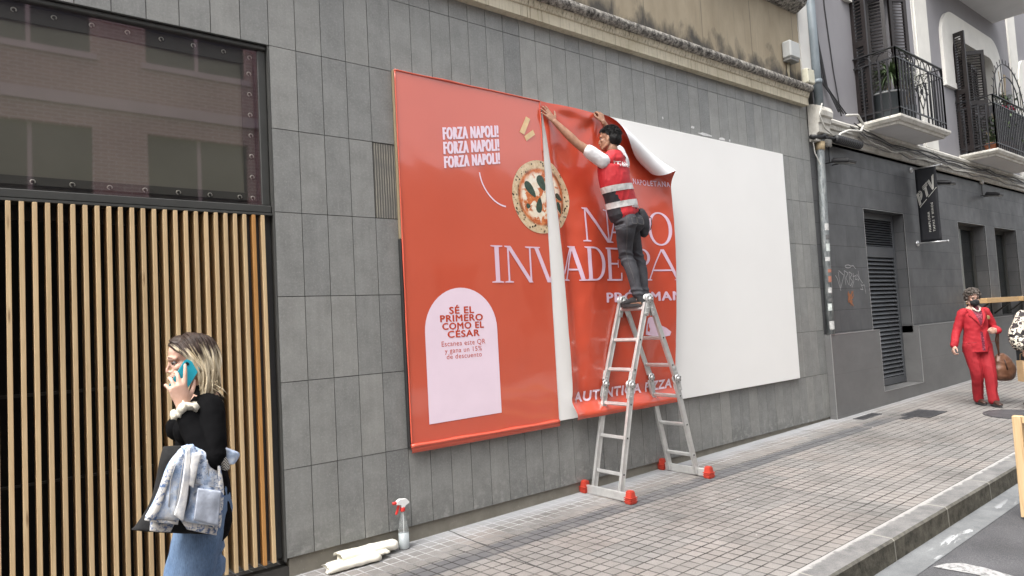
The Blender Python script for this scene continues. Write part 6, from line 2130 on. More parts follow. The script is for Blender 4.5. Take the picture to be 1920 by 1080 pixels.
def keepF(x, y, z):
    return z > .025+.75*max(0, x+.02) and x < .09 or (x < -.02 and z > -.09)
me = hair_cap(hw, MOMB, 5, keepF, .004, .004, 30)
finish(me, 'hair', MOMB, w1)
b = MB(); random.seed(44)
def lerp3(a, c, t):
    return tuple(x+(y-x)*t for x, y in zip(a, c))
FRONT = [(.088, .012, .090), (.072, .054, .064), (.036, .086, .026), (-.004, .093, -.030), (-.022, .090, -.085), (-.020, .084, -.140)]
MID = [(.0, .006, .132), (-.015, .062, .112), (-.030, .094, .050), (-.040, .102, -.030), (-.045, .104, -.105), (-.030, .098, -.185)]
BACK = [(-.075, .004, .104), (-.100, .030, .078), (-.114, .045, .020), (-.116, .052, -.035), (-.108, .058, -.085), (-.098, .056, -.118)]
phs = [random.uniform(0, 6.28) for _ in range(16)]
for k in range(620):
    m_ = random.random(); sd_ = 1 if k % 5 < 3 else -1
    m2 = m_*2
    path = [lerp3(FRONT[i], MID[i], m2) if m2 < 1 else lerp3(MID[i], BACK[i], m2-1) for i in range(6)]
    lay = random.uniform(-.012, .007); ph = phs[int(m_*15.9)]+random.uniform(-.35, .35); cut = random.uniform(-.03, .02)
    pts = []
    for i, p in enumerate(path):
        w_ = .017*math.sin(ph+i*1.35)*(i/5)**1.1
        x, y, z = p
        y = y*sd_+(lay+w_*.7)*sd_+random.uniform(-.002, .002); x = x+w_+(lay*(-.6) if m_ > .6 else 0)
        z = z+(cut if i == 5 else 0)+(lay*.6 if i < 2 else 0)
        pts.append((*hw.p(x, y, z), 1))
    S = [Vector(q[:3]) for q in catmull(pts, 4)]; n = len(S); r0 = random.uniform(.0018, .0055)
    b.tube(S, [r0*(.5+.9*min(1, i/8))*(1-.85*max(0, (i-n*.55)/(n*.45))) for i in range(n)], OMB[(0, 1, 0, 2, 1)[k % 5]], 6)
for k in range(26):     # stray strands on the shoulder
    a = hw.p(random.uniform(-.09, -.03), random.uniform(.06, .10), random.uniform(-.16, -.10)); q = a+V(random.uniform(-.01, .05), random.uniform(-.03, .02), random.uniform(-.06, -.02))
    b.tube([a, a.lerp(q, .5)+V(.004, -.004, .004), q], [.002, .0018, .0006], MOMB, 4)
b.build('hair_lengths', w1)
# black top
MBLK = NT('black_knit_top'); P = MBLK.tc.outputs['Object']
rb = MBLK.math('FRACT', MBLK.math('MULTIPLY', MBLK.math('ADD', MBLK.sep(P)[0], MBLK.math('MULTIPLY', MBLK.sep(P)[1], .7)), 120))
MBLK.bump(rb, .25, .002); MBLK.fin((.0035, .0035, .004), .9, spec=.08); MBLK = MBLK.m
b = MB()
limb(b, [nk+V(.0, 0, .028), nk+V(.002, 0, -.025)], [(.062, .056), (.095, .070)], lf)
limb(b, [nk+V(.004, 0, -.03), ch+V(.004, 0, .02), ch+V(0, 0, -.05), ws, pv+V(0, 0, .06), pv+V(0, 0, -.10)], [(.125, .074), (.145, .092), (.138, .092), (.112, .088), (.145, .104), (.155, .108)], lf, 24)
for y in (-1, 1):
    b.ball(ch+V(-.066, .070*y, -.002), (.054, .058, .056), DUM, 14)
limb(b, [sL+V(.0, .07, .0), sL+V(0, .01, 0), sL.lerp(eL, .5)+V(.012, 0, 0), eL+V(.010, -.004, -.006), eL.lerp(wL, .45)+V(0, 0, -.012), eL.lerp(wL, .84)], [.056, .058, .053, .050, .045, .037], (0, 0, 1), 18)
limb(b, [sR+V(.0, -.07, 0), sR, sR.lerp(eR, .5), eR, eR.lerp(wR, .9)], [.064, .062, .054, .050, .036])
me = remesh(b, .0055, 3)
finish(me, 'top', MBLK, w1, folds(.006, 13, 13, 13, 7))
# scrunchie
b = MB(); MSCR = simple('scrunchie_cream', (.62, .58, .48), .22, 34, .7, .5, 40)
cS = eL.lerp(wL, .93); dS = (wL-eL).normalized(); a0 = dS.orthogonal().normalized(); a1 = dS.cross(a0)
pts = []; rs = []
for k in range(40):
    t = 2*math.pi*k/40; r = .036+.006*mnoise.noise(Vector((k*.8, 1, 1)))
    pts.append(cS+(a0*math.cos(t)+a1*math.sin(t))*r+dS*.010*math.sin(k*1.9)); rs.append(.018+.006*math.sin(k*2.4+1))
b.tube(pts, rs, MSCR, 10, closed=True)
b.build('scrunchie', w1)
# jeans
MJB = denim('blue_denim', (.085, .14, .24), (.17, .25, .38))
b = MB()
limb(b, [pv+V(0, 0, .05), pv+V(0, 0, -.05)], [(.145, .105), (.150, .112)], lf, 20)
for h_, k_, a_ in ((hL, kL, aL), (hR, kR, aR)):
    limb(b, [h_+V(0, 0, .04), h_.lerp(k_, .4), k_, k_.lerp(a_, .5), a_+V(0, 0, .02)], [.097, .092, .074, .070, .068], (0, 0, 1), 18)
me = remesh(b, .0065, 2)
finish(me, 'jeans', MJB, w1, folds(.007, 12, 12, 8, 3))
shoe(aL, (-1, 0), gz(-1.05, -1.745)+.004, .25); shoe(aR+V(-.02, 0, 0), (-1, 0), gz(-.7, -1.58)+.006, .25)
# phone
ph = thing('mobile_phone', 'turquoise mobile phone held to the ear of the blonde woman', 'phone', (-.995, -1.79, 1.43))
pc = V(-1.008, -1.768, 1.412); ua = V(.055, .015, .083).normalized()       # long axis, tilted towards the nape
sa = V(.83, -.03, -.55); sa = (sa-ua*sa.dot(ua)).normalized(); na = sa.cross(ua).normalized()
if na.y > 0:
    na = -na
M4 = Matrix.Identity(4)
for i in range(3):
    M4[i][0] = sa[i]; M4[i][1] = ua[i]; M4[i][2] = na[i]; M4[i][3] = pc[i]
def rbox(w, h, t, r, m_, mat4, bev=.002):
    bm = bmesh.new(); pts = []
    for cx, cy, a0 in ((w/2-r, h/2-r, 0), (-w/2+r, h/2-r, 90), (-w/2+r, -h/2+r, 180), (w/2-r, -h/2+r, 270)):
        for k in range(6):
            a = math.radians(a0+90*k/5); pts.append((cx+r*math.cos(a), cy+r*math.sin(a)))
    lo = [bm.verts.new((p[0], p[1], -t/2)) for p in pts]; hi = [bm.verts.new((p[0], p[1], t/2)) for p in pts]
    bm.faces.new(lo[::-1]); bm.faces.new(hi); n = len(pts)
    for i in range(n):
        bm.faces.new((lo[i], lo[(i+1) % n], hi[(i+1) % n], hi[i]))
    bmesh.ops.bevel(bm, geom=[e for e in bm.edges if abs(e.verts[0].co.z-e.verts[1].co.z) < 1e-6], offset=bev, segments=2, affect='EDGES')
    b = MB(); b.bm(bm, m_, mat4); return b
rbox(.068, .138, .0105, .011, simple('case_teal', (.012, .32, .42), .05, 8, .4), M4, .003).build('case', ph)
rbox(.060, .128, .002, .008, simple('screen_black', (.01, .01, .012), .1, 5, .1), M4 @ Matrix.Translation((0, 0, -.0058)), .0005).build('screen', ph)
rbox(.015, .013, .003, .005, simple('lens_black', (.012, .012, .015), .1, 5, .1), M4 @ Matrix.Translation((-.019, .052, .006)), .001).build('camera_lens', ph)

# folded garments: closed, wrinkled panels given by rows of (left, right) spots in the garment's own plane
def panel(rows, y0, bulge, amp, seed, m_, b=None, nu=30, fx=13, fz=7, back=.018, sub=5, tilt=0.0):
    R_ = catmull([(*l, *r) for l, r in rows], sub); n = len(R_)
    F = []; K = []
    for i, q in enumerate(R_):
        for k in range(nu+1):
            u = k/nu; x = q[0]+(q[2]-q[0])*u; z = q[1]+(q[3]-q[1])*u
            e = max(0, 1-(2*u-1)**2)**.5; ev = min(1, (i+.5)/3, (n-i)/2.0)
            w_ = mnoise.noise(Vector((x*fx+seed, seed, z*fz)))+.6*abs(mnoise.noise(Vector((x*fx*2.1, seed*2, z*fz*1.3))))+.3*mnoise.noise(Vector((x*40, seed, z*34)))
            y = y0-bulge*e*ev-amp*w_+tilt*(z-R_[0][1])
            F.append((x, y, z)); K.append((x, max(y+.012, y0+back*e), z))
    b = b or MB(); W_ = nu+1
    fs = [(i*W_+k, i*W_+k+1, (i+1)*W_+k+1, (i+1)*W_+k) for i in range(n-1) for k in range(nu)]
    o = n*W_
    fb = [tuple(o+j for j in f[::-1]) for f in fs]
    rim = []
    for i in range(n-1):
        rim += [(i*W_, (i+1)*W_, o+(i+1)*W_, o+i*W_), (i*W_+nu, o+i*W_+nu, o+(i+1)*W_+nu, (i+1)*W_+nu)]
    for k in range(nu):
        rim += [(k, o+k, o+k+1, k+1), ((n-1)*W_+k, (n-1)*W_+k+1, o+(n-1)*W_+k+1, o+(n-1)*W_+k)]
    b.add(F+K, fs+fb+rim, m_, True)
    return b
MJK = NT('bleached_denim'); P = MJK.tc.outputs['Object']
n1 = MJK.noise(P, 11, 6, .7); c = MJK.ramp(n1, [(.36, (.20, .30, .48)), (.47, (.44, .53, .68)), (.60, (.72, .73, .74))])
c = MJK.mix(MJK.math('MULTIPLY', MJK.ramp(MJK.noise(P, 75, 4, .7), [(.50, 0), (.60, 1)]), MJK.ramp(MJK.noise(P, 6, 3), [(.46, 0), (.58, .9)])), c, (.09, .15, .28))
MJK.bump(MJK.noise(P, 28, 5, .65), .6, .008); MJK.fin(c, .85, spec=.2); MJK = MJK.m
MSEAM = simple('denim_seam', (.36, .36, .36), .2, 40, .8); MHEM = NT('frayed_hem'); P = MHEM.tc.outputs['Object']
MHEM.fin(MHEM.ramp(MHEM.noise(P, 60, 5, .75), [(.42, (.10, .16, .30)), (.52, (.66, .64, .60))]), .9); MHEM = MHEM.m
YJ = -1.90
jk = thing('denim_jacket', 'pale bleached denim jacket slung over the arm of the blonde woman', 'jacket', (-1.02, YJ, .95))
panel([((-1.062, 1.136), (-1.031, 1.154)), ((-1.097, 1.097), (-1.032, 1.119)), ((-1.119, 1.052), (-1.037, 1.058)), ((-1.140, 0.995), (-1.050, 0.988)), ((-1.163, 0.947), (-1.063, 0.927)), ((-1.186, 0.908), (-1.074, 0.872))], YJ, .040, .014, 2.0, MJK, tilt=.10).build('left_front', jk)
panel([((-1.037, 1.150), (-0.945, 1.128)), ((-1.046, 1.098), (-0.931, 1.070)), ((-1.055, 1.042), (-0.916, 1.006)), ((-1.030, 0.986), (-0.912, 0.957)), ((-1.039, 0.926), (-0.920, 0.901)), ((-1.064, 0.870), (-0.930, 0.821))], YJ-.012, .045, .016, 5.0, MJK, tilt=.06).build('right_front', jk)
panel([((-1.055, 1.018), (-1.020, 1.007)), ((-1.064, 0.958), (-1.014, 0.948)), ((-1.070, 0.881), (-1.009, 0.832))], YJ+.012, .010, .008, 7.0, simple('jacket_lining', (.42, .42, .43), .15, 12, .9)).build('lining', jk)
MFAC = NT('bleached_facing'); P = MFAC.tc.outputs['Object']; MFAC.bump(MFAC.noise(P, 40, 4), .4, .005)
MFAC.fin(MFAC.ramp(MFAC.noise(P, 22, 5, .7), [(.35, (.50, .52, .56)), (.55, (.74, .73, .71))]), .85); MFAC = MFAC.m
panel([((-1.051, 1.142), (-1.035, 1.152)), ((-1.062, 1.066), (-1.040, 1.066)), ((-1.078, 0.977), (-1.052, 0.966)), ((-1.100, 0.907), (-1.071, 0.877))], YJ-.070, .003, .008, 31.0, MFAC, tilt=.03).build('facing', jk)
panel([((-1.030, 1.126), (-0.999, 1.126)), ((-1.044, 1.055), (-1.021, 1.042)), ((-1.052, 1.013), (-1.030, 0.995))], YJ-.072, .003, .008, 33.0, MFAC).build('facing', jk)
b = panel([((-1.103, 1.101), (-1.088, 1.095)), ((-1.138, 1.029), (-1.116, 1.023)), ((-1.167, 0.955), (-1.143, 0.948)), ((-1.191, 0.915), (-1.162, 0.901))], YJ-.054, .004, .008, 35.0, MHEM, tilt=.06)
b.build('frayed_edge', jk)
b = panel([((-0.938, 1.061), (-0.928, 1.059)), ((-0.936, 0.981), (-0.916, 0.969)), ((-0.951, 0.890), (-0.925, 0.878)), ((-0.960, 0.830), (-0.933, 0.817))], YJ-.060, .004, .008, 37.0, MHEM)
b.build('frayed_edge', jk)
panel([((-1.015, 0.992), (-0.932, 0.964)), ((-1.024, 0.936), (-0.938, 0.906)), ((-1.033, 0.873), (-0.948, 0.833))], YJ-.078, .003, .006, 39.0, simple('grey_denim_patch', (.42, .46, .54), .3, 16, .85, .5, 26, bdist=.006)).build('patch', jk)
b = panel([((-1.189, 0.917), (-1.078, 0.881)), ((-1.193, 0.902), (-1.082, 0.861))], YJ-.02-.02, .016, .004, 4.0, MHEM)
panel([((-1.073, 0.879), (-0.932, 0.828)), ((-1.047, 0.833), (-0.941, 0.786))], YJ-.03, .020, .006, 8.0, MHEM, b)
panel([((-1.168, 0.889), (-1.084, 0.862)), ((-1.171, 0.851), (-1.100, 0.831))], YJ-.005, .016, .006, 9.0, MHEM, b)
b.build('hem', jk)
panel([((-1.063, 1.154), (-1.021, 1.158)), ((-1.053, 1.115), (-1.003, 1.116)), ((-1.043, 1.065), (-1.016, 1.076))], YJ-.045, .018, .006, 11.0, MJK).build('collar', jk)
panel([((-0.945, 1.148), (-0.931, 1.146)), ((-0.935, 1.131), (-0.866, 1.108)), ((-0.924, 1.108), (-0.832, 1.085)), ((-0.908, 1.080), (-0.842, 1.060)), ((-0.892, 1.051), (-0.859, 1.046))], YJ+.01, .030, .010, 13.0, MJK).build('sleeve', jk)
MZIG = NT('zigzag_cloth'); P = MZIG.tc.outputs['Object']; X, Y, Z = MZIG.sep(P)
zz = MZIG.math('FRACT', MZIG.math('ADD', MZIG.math('MULTIPLY', Z, 90), MZIG.math('MULTIPLY', MZIG.math('PINGPONG', MZIG.math('MULTIPLY', X, 55), 1), 2.2)))
MZIG.fin(MZIG.ramp(zz, [(.48, (.02, .02, .02)), (.52, (.55, .53, .48))]), .85); MZIG = MZIG.m
panel([((-0.936, 1.121), (-0.904, 1.107)), ((-0.937, 1.091), (-0.889, 1.070)), ((-0.922, 1.055), (-0.881, 1.039)), ((-0.910, 1.036), (-0.894, 1.031))], YJ-.022, .018, .006, 15.0, MZIG).build('patterned_lining', jk)
b = MB()
for L in ([(-1.007, 1.106), (-1.021, 1.012)],
          [(-0.976, 1.092), (-0.971, 1.002)],
          [(-1.029, 1.013), (-0.932, 0.974)],
          [(-1.087, 1.098), (-1.107, 1.038), (-1.116, 0.940)],
          [(-1.060, 1.110), (-1.091, 0.925)]):
    b.tube([(L[k][0]+(L[k+1][0]-L[k][0])*f/5, YJ-.064, L[k][1]+(L[k+1][1]-L[k][1])*f/5) for k in range(len(L)-1) for f in range(6 if k == len(L)-2 else 5)], .0018, MSEAM, 5)
b.build('seams', jk)
MCOAT = simple('black_cloth', (.005, .005, .0055), .2, 20, .9, .4, 30, bdist=.006)
b = panel([((-1.105, 1.148), (-1.020, 1.139)), ((-1.122, 1.088), (-0.929, 1.055)), ((-1.136, 1.014), (-0.915, 0.973)), ((-1.157, 0.936), (-0.915, 0.886)), ((-1.193, 0.883), (-0.917, 0.822)), ((-1.221, 0.853), (-0.921, 0.767))], -1.835, .045, .012, 21.0, MCOAT, back=.03)
ct = b.build('coat'); tag(ct, 'black coat carried under the bleached denim jacket', 'coat')

# ------------------------------------------------------------------ woman in the red suit
class Fig:
    """figure frame: x towards the right of the street view, y towards the viewer's side, z up"""
    def __init__(s, x, y, face_deg=0):
        s.o = V(x, y, gz(x, y)); d = V(-.70, -.714, 0).normalized()
        a = math.radians(face_deg); d = V(d.x*math.cos(a)-d.y*math.sin(a), d.x*math.sin(a)+d.y*math.cos(a), 0)
        s.y = d; s.x = V(-d.y, d.x, 0)
    def __call__(s, x, y, z):
        return s.o+s.x*x+s.y*y+V(0, 0, z)
F = Fig(10.0, -1.19)
w2 = thing('person', 'elderly woman in a bright red trouser suit and black face mask walking up the pavement', 'person', F.o)
wk_cur = w2
SK3 = skin('skin_rose', (.42, .25, .19), (.52, .33, .26))
h2 = Head(F(-.01, .03, 1.595), F.y+V(0, 0, -.06)-F.x*.12, (0, 0, 1), .96)
q_ = dict(nk=F(0, .0, 1.44), ch=F(0, .0, 1.27), ws=F(0, .01, 1.08), pv=F(.0, .0, .92),
          sR=F(-.160, .0, 1.385), eR=F(-.250, -.02, 1.12), wR=F(-.35, .06, .90),
          sL=F(.160, .0, 1.385), eL=F(.265, -.01, 1.13), wL=F(.20, .20, 1.10))
kA = (F(-.090, .0, .87), F(-.055, .04, .48), F(.005, -.10, .09)); kB = (F(.090, .0, .87), F(.095, .10, .48), F(.095, .12, .09))
b = MB(); h2.build(b, True)
limb(b, [h2.p(-.02, 0, -.06), h2.p(-.03, 0, -.11), q_['nk']+V(0, 0, -.02)], [.050, .052, .058], F.x)
limb(b, [q_['nk']+V(0, 0, -.02), q_['ch'], q_['ws'], q_['pv']], [(.12, .08), (.16, .11), (.15, .11), (.16, .12)], F.x)
for s_, e_, w_ in (('sR', 'eR', 'wR'), ('sL', 'eL', 'wL')):
    limb(b, [q_[s_], q_[e_], q_[w_]], [.045, .038, .026])
for h_, k_, a_ in (kA, kB):
    limb(b, [h_, k_, a_], [.075, .05, .036]); limb(b, [a_, a_+F.y*.10+V(0, 0, -.05)], [.03, .026])
hand(b, q_['wR'], F(-.40, .10, .80)-q_['wR'], F.y, F.x, .95, [(35, 50, 35)]*4, (.7, .5, .4), 15)
hand(b, q_['wL'], F(.10, .25, 1.10)-q_['wL'], V(0, 0, 1), -F.y, .95, [(35, 55, 35)]*4, (.7, .4, .5), 20)
me = remesh(b, .006, 2); h2.sculpt(me); finish(me, 'body', SK3, w2)
MGH = simple('hair_greybrown', (.085, .07, .06), .55, 60, .6, .4, 70)
h2.extras(w2, MGH, None)
def keepR(x, y, z):
    return (z > .048 and x < .095) if x > .015 else z > -.075
me = hair_cap(h2, MGH, 9, keepR, .012, .016, 26, .006); finish(me, 'hair', MGH, w2)
b = MB(); random.seed(9)
for k in range(420):
    a = random.uniform(0, 6.28); e = random.uniform(-.7, 1.5)
    x, y, z = -.022+.128*math.cos(a)*math.cos(e), .106*math.sin(a)*math.cos(e), .048+.104*math.sin(e)
    if not keepR(x-.01, abs(y), z-.01):
        continue
    c = h2.p(x, y, z); r = random.uniform(.010, .018); ax = V(random.gauss(0, 1), random.gauss(0, 1), random.gauss(0, 1)).normalized(); o1 = ax.orthogonal().normalized(); o2 = ax.cross(o1)
    b.tube([c+o1*r*math.cos(t)+o2*r*math.sin(t) for t in (i*.8 for i in range(6))], [.005, .006, .006, .006, .004, .002], MGH, 5)
b.build('hair_curls', w2)
# mask
b = MB(); MMK = simple('mask_black', (.012, .012, .014), .2, 20, .8)
h2.ball(b, (.054, 0, -.064), (.064, .064, .058), 20); h2.ball(b, (.096, 0, -.040), (.028, .024, .030), 14)
me = remesh(b, .005, 3)
mk_ = finish(me, 'face_mask', MMK, w2, folds(.003, 30, 30, 30, 2))
b = MB()
for y in (-1, 1):
    b.tube([h2.p(.05, .055*y, -.04), h2.p(.02, .074*y, -.02), h2.p(-.01, .083*y, -.005)], .002, MMK, 5); b.tube([h2.p(.04, .052*y, -.09), h2.p(.01, .070*y, -.055), h2.p(-.015, .083*y, -.035)], .002, MMK, 5)
b.build('ear_loops', mk_)
b = MB()
for y in (-1, 1):
    b.ball(h2.p(-.006, .087*y, -.046), .011, simple('earring', (.60, .52, .40), .1, 9, .3), 8)
b.build('earrings', w2)
# jacket
MRS = simple('red_wool', (.35, .010, .019), .08, 8, .8, .25, 40, bdist=.004)
b = MB()
limb(b, [q_['nk']+V(0, 0, -.015), F(0, 0, 1.36), F(0, .01, 1.25), F(0, .01, 1.08), F(.0, .0, .93), F(.0, .0, .80)], [(.078, .075), (.152, .108), (.160, .134), (.156, .134), (.178, .146), (.190, .152)], F.x, 26)
for s_, e_, w_, k in (('sR', 'eR', 'wR', -1), ('sL', 'eL', 'wL', 1)):
    limb(b, [q_[s_]-F.x*.05*k, q_[s_], q_[s_].lerp(q_[e_], .5), q_[e_], q_[e_].lerp(q_[w_], .5), q_[e_].lerp(q_[w_], .95)], [.056, .058, .057, .053, .050, .046], (0, 0, 1), 18)
me = remesh(b, .007, 2)
bm = bmesh.new(); bm.from_mesh(me)
bmesh.ops.bisect_plane(bm, geom=bm.verts[:]+bm.edges[:]+bm.faces[:], plane_co=F(0, 0, .80), plane_no=(0, 0, -1), clear_outer=True)
bm.to_mesh(me); bm.free()
def vneck(c, n_):
    """the open V between the lapels shows the blouse"""
    d = c-F.o; x, y, z = d.dot(F.x), d.dot(F.y), d.z
    if y > .02 and n_.dot(F.y) > .1:
        if z > 1.18 and abs(x) < .005+.075*(z-1.18)/.25:
            return 1
        if .82 < z < 1.10 and abs(x-.01) < .018+.012*(1.1-z):
            return 1
    return 0
MBLS = NT('burgundy_print'); P = MBLS.tc.outputs['Object']
MBLS.fin(MBLS.ramp(MBLS.noise(P, 45, 3), [(.42, (.09, .008, .022)), (.55, (.20, .02, .05)), (.66, (.34, .12, .14))]), .7); MBLS = MBLS.m
jr = finish(me, 'suit_jacket', [MRS, MBLS], w2, folds(.014, 8, 8, 7, 2), vneck)
from mathutils.bvhtree import BVHTree
def drape(me_src, pts2, frame, push, y_off=.5):
    bm = bmesh.new(); bm.from_mesh(me_src); tree = BVHTree.FromBMesh(bm); bm.free(); out = []
    for x, z in pts2:
        h = tree.ray_cast(frame(x, y_off, z), -frame.y)
        out.append((h[0] if h[0] is not None else frame(x, .1, z))+frame.y*push)
    return out
def lapel(side):
    b = MB(); N = 12; vs = []
    for i in range(N+1):
        f = i/N; z = 1.435-.265*f
        xi = .066*(1-f)+.006; xo = xi+(.060 if f < .3 else .075 if f < .42 else .075*(1-(f-.42)/.58))
        vs += drape(jr.data, [(side*xi, z), (side*(xi+xo)/2, z+.004), (side*xo, z+.008)], F, .012)
    fs = []
    for i in range(N):
        for k in range(2):
            fs.append((3*i+k, 3*i+k+1, 3*i+4+k, 3*i+3+k))
    b.add(vs, fs, MRS, True); o = b.build('lapel', jr); recalc(o.data)
    so = o.modifiers.new('t', 'SOLIDIFY'); so.thickness = .008; so.offset = 0
lapel(-1); lapel(1)
b = MB()
p = drape(jr.data, [(.145, 1.30)], F, .008)[0]
MBRO = simple('brooch_gold', (.30, .22, .10), .4, 60, .35, metal=.6)
for k in range(7):
    a = k*.9; b.ball(p+F.x*.020*math.cos(a)+V(0, 0, .022*math.sin(a)), .012, MBRO, 7)
b.ball(p, .016, MBRO, 8); b.build('brooch', jr)
b = MB()
for z in (1.165, 1.10):
    p = drape(jr.data, [(.015, z)], F, .002)[0]; b.ball(p, (.010, .010, .010), MRS, 8)
b.build('buttons', jr)
b = MB(); b.tube(drape(jr.data, [(.012, 1.17-.03*k) for k in range(4)], F, .002), .003, simple('seam_dark_red', (.22, .008, .012), .1), 5)
for sx in (-.13, .14):
    b.tube(drape(jr.data, [(sx-.06+.03*k, .93+.004*k) for k in range(5)], F, .002), .003, simple('seam_dark_red', (.22, .008, .012)), 5)
b.build('seams', jr)
b = MB(); MSCF = simple('neck_cream', (.60, .54, .46), .12, 20, .7)
b.tube([F(-.05, .07, 1.455), F(-.03, .105, 1.415), F(0, .118, 1.395), F(.03, .105, 1.415), F(.05, .07, 1.455)], .012, MSCF, 8)
b.build('blouse_collar', w2)
# trousers
b = MB(); MRT = simple('red_trouser', (.29, .008, .015), .08, 8, .8, .25, 40, bdist=.004)
limb(b, [F(0, 0, .96), F(0, 0, .84)], [(.175, .130), (.185, .135)], F.x, 22)
for h_, k_, a_ in (kA, kB):
    limb(b, [h_+V(0, 0, .02), h_.lerp(k_, .4), k_, k_.lerp(a_, .6), a_+V(0, 0, -.01)], [(.108, .115), (.098, .100), (.078, .080), (.068, .072), (.066, .072)], F.x, 18)
me = remesh(b, .008, 2)
def crease(p, n_):
    d = p-F.o; x = d.dot(F.x); k = 0
    if n_.dot(F.y) > .3 and d.z < .8:
        for h_, kn, an in (kA, kB):
            t = max(0, min(1, (.87-d.z)/.78)); cx = (h_.lerp(kn, t*2) if t < .5 else kn.lerp(an, t*2-1))-F.o
            k += .007*math.exp(-((x-cx.dot(F.x))/.010)**2)
    return k+folds(.011, 9, 9, 5, 4)(p, n_)
finish(me, 'trousers', MRT, w2, crease)
MBS = simple('brown_shoe', (.045, .022, .016), .2, 20, .4)
shoe(kA[2], (F.y.x, F.y.y), gz(*kA[2].xy)+.003, .235, m1=MBS); shoe(kB[2], (F.y.x, F.y.y), gz(*kB[2].xy)+.003, .235, m1=MBS)
# handbag on the forearm
MBG = NT('brown_leather'); P = MBG.tc.outputs['Object']
MBG.bump(MBG.noise(P, 30, 4), .35, .006); MBG.fin(MBG.ramp(MBG.noise(P, 7, 4), [(.3, (.10, .042, .022)), (.7, (.20, .095, .055))]), .42); MBG = MBG.m
hb = thing('handbag', 'brown leather handbag hanging from the arm of the red-suited woman', 'handbag', F(.36, .0, .40))
b = MB()
limb(b, [F(.30, .02, .72), F(.315, .02, .66), F(.33, .02, .54), F(.335, .02, .42)], [(.07, .035), (.115, .06), (.165, .085), (.145, .075)], F.x, 22)
me = remesh(b, .007, 2)
finish(me, 'bag_body', MBG, hb, folds(.010, 8, 8, 8, 6))
b = MB()
b.tube([F(.27, .04, .72), F(.275, .05, .95), F(.285, .06, 1.07), F(.30, .0, 1.08), F(.30, -.05, .95), F(.31, -.01, .72)], .012, MBG, 8); b.build('handle', hb)
b = MB(); b.tube([F(.315, .085, .67), F(.32, .105, .60), F(.33, .115, .52)], .010, simple('leather_dark', (.05, .022, .014), .2), 8); b.build('flap_strap', hb)

# ------------------------------------------------------------------ passer-by cut by the frame's right edge
K = Fig(10.02, -1.86, 0)
w3 = thing('person', 'passer-by in a black and cream floral blouse and green trousers at the right picture edge', 'person', K.o)
wk_cur = w3
h3 = Head(K(.10, -.02, 1.56), -K.y, (0, 0, 1), .97)
b = MB(); h3.build(b, True)
limb(b, [h3.p(-.02, 0, -.06), h3.p(-.03, 0, -.11), K(.09, 0, 1.38)], [.048, .05, .055], K.x)
limb(b, [K(.09, 0, 1.38), K(.09, 0, 1.22), K(.09, 0, 1.04), K(.09, 0, .88)], [(.12, .08), (.15, .11), (.14, .11), (.16, .12)], K.x)
arms = ((K(-.085, 0, 1.32), K(-.20, .0, 1.04), K(-.15, .06, .83)), (K(.265, 0, 1.32), K(.36, -.02, 1.04), K(.34, .05, .82)))
for s_, e_, w_ in arms:
    limb(b, [s_, e_, w_], [.043, .036, .025])
lg = ((K(.0, 0, .85), K(-.01, .0, .46), K(.0, -.10, .08)), (K(.18, 0, .85), K(.18, -.08, .47), K(.17, .10, .09)))
for h_, k_, a_ in lg:
    limb(b, [h_, k_, a_], [.075, .05, .036]); limb(b, [a_, a_-K.y*.1+V(0, 0, -.05)], [.03, .026])
hand(b, arms[0][2], V(0, 0, -1), K.y, K.x, .95, [(50, 60, 40)]*4); hand(b, arms[1][2], V(0, 0, -1), -K.y, -K.x, .95, [(30, 40, 30)]*4)
me = remesh(b, .007, 2); finish(me, 'body', SK3, w3)
MDH = simple('hair_dark', (.03, .02, .016), .3, 50, .5, .4, 60)
me = hair_cap(h3, MDH, 3, lambda x, y, z: (z > .05) if x > .02 else z > -.10, .012, .010, 20, .006); finish(me, 'hair', MDH, w3)
MFLO = NT('floral_print'); P = MFLO.tc.outputs['Object']
v1 = MFLO.noise(P, 17, 2, .5, 1.2); v2_ = MFLO.noise(MFLO.coords((1, 1, 1), loc=(3, 2, 1)), 26, 2, .5, .8)
c = MFLO.ramp(v1, [(.49, (.018, .016, .016)), (.51, (.66, .60, .50))]); c = MFLO.mix(MFLO.ramp(v2_, [(.60, 0), (.62, 1)]), c, (.05, .03, .04))
MFLO.fin(c, .75); MFLO = MFLO.m
b = MB()
limb(b, [K(.09, 0, 1.40), K(.09, 0, 1.31), K(.09, 0, 1.18), K(.09, 0, 1.02), K(.09, 0, .84)], [(.08, .07), (.175, .115), (.18, .135), (.175, .135), (.20, .150)], K.x, 24)
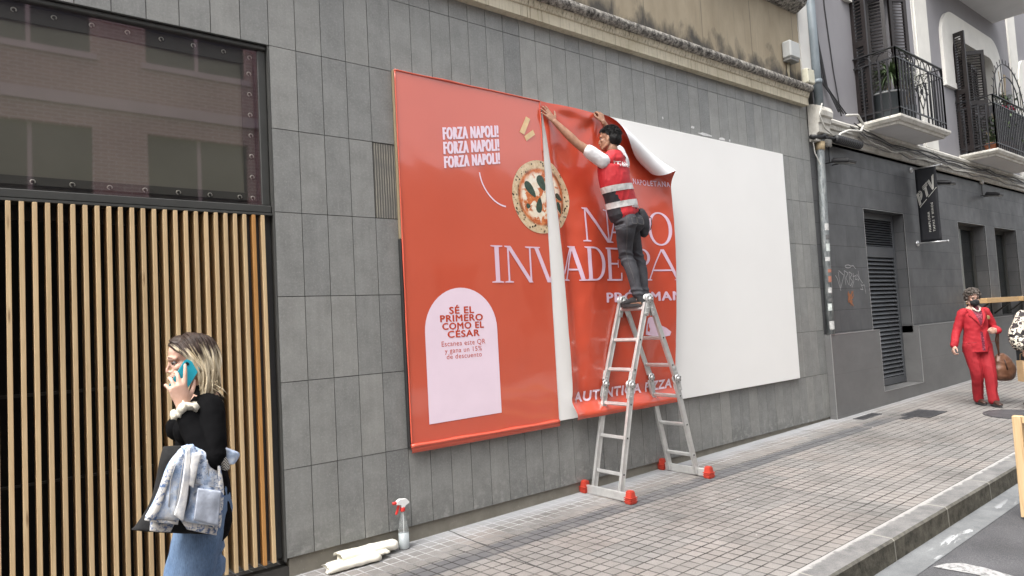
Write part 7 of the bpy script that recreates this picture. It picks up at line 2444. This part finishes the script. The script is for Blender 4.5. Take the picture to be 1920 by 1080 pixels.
limb(b, [arms[0][0]+K.x*.05, arms[0][0], arms[0][0].lerp(arms[0][1], .5), arms[0][1], arms[0][1].lerp(arms[0][2], .55)], [.07, .075, .085, .095, .105], (0, 0, 1), 18)
limb(b, [arms[1][0]-K.x*.05, arms[1][0], arms[1][0].lerp(arms[1][1], .5), arms[1][1], arms[1][1].lerp(arms[1][2], .55)], [.07, .075, .085, .095, .105], (0, 0, 1), 18)
me = remesh(b, .009, 2); finish(me, 'blouse', MFLO, w3, folds(.010, 10, 10, 6, 5))
MGT = simple('green_trouser', (.055, .065, .05), .12, 8, .8, .25, 40)
b = MB(); limb(b, [K(.09, 0, .92), K(.09, 0, .80)], [(.17, .13), (.18, .135)], K.x, 20)
for h_, k_, a_ in lg:
    limb(b, [h_+V(0, 0, .02), h_.lerp(k_, .4), k_, a_], [.105, .098, .082, .065], K.x, 16)
me = remesh(b, .009, 2); finish(me, 'trousers', MGT, w3, folds(.007, 9, 9, 6, 1))
for q in lg:
    shoe(q[2], (-K.y.x, -K.y.y), gz(*q[2].xy)+.004, .24, m1=MBS)
MKR = simple('kraft_paper', (.42, .29, .16), .10, 9, .7, .3, 18, bdist=.006)
pb = thing('paper_bag', 'brown kraft paper bag carried by the passer-by in the floral blouse', 'paper bag', K(-.15, .08, .42))
b = MB(); x0, x1, y0, y1, z0, z1 = -.235, -.035, .01, .15, .40, .69
vs = [K(x, y, z) for z, g_ in ((z0, 1.0), (z1, .94)) for x, y in ((x0, y0), (x1, y0), (x1, y1), (x0, y1))]
b.add(vs, [(3, 2, 1, 0), (0, 1, 5, 4), (1, 2, 6, 5), (2, 3, 7, 6), (3, 0, 4, 7)], MKR); o = b.build('bag_body', pb); so = o.modifiers.new('t', 'SOLIDIFY'); so.thickness = .002
b = MB()
for y in (y0+.01, y1-.01):
    b.tube([K(-.19, y, z1), K(-.18, y, z1+.09), K(-.15, .07, z1+.12), K(-.10, y, z1+.09), K(-.09, y, z1)], .004, MKR, 6)
b.build('handle', pb)
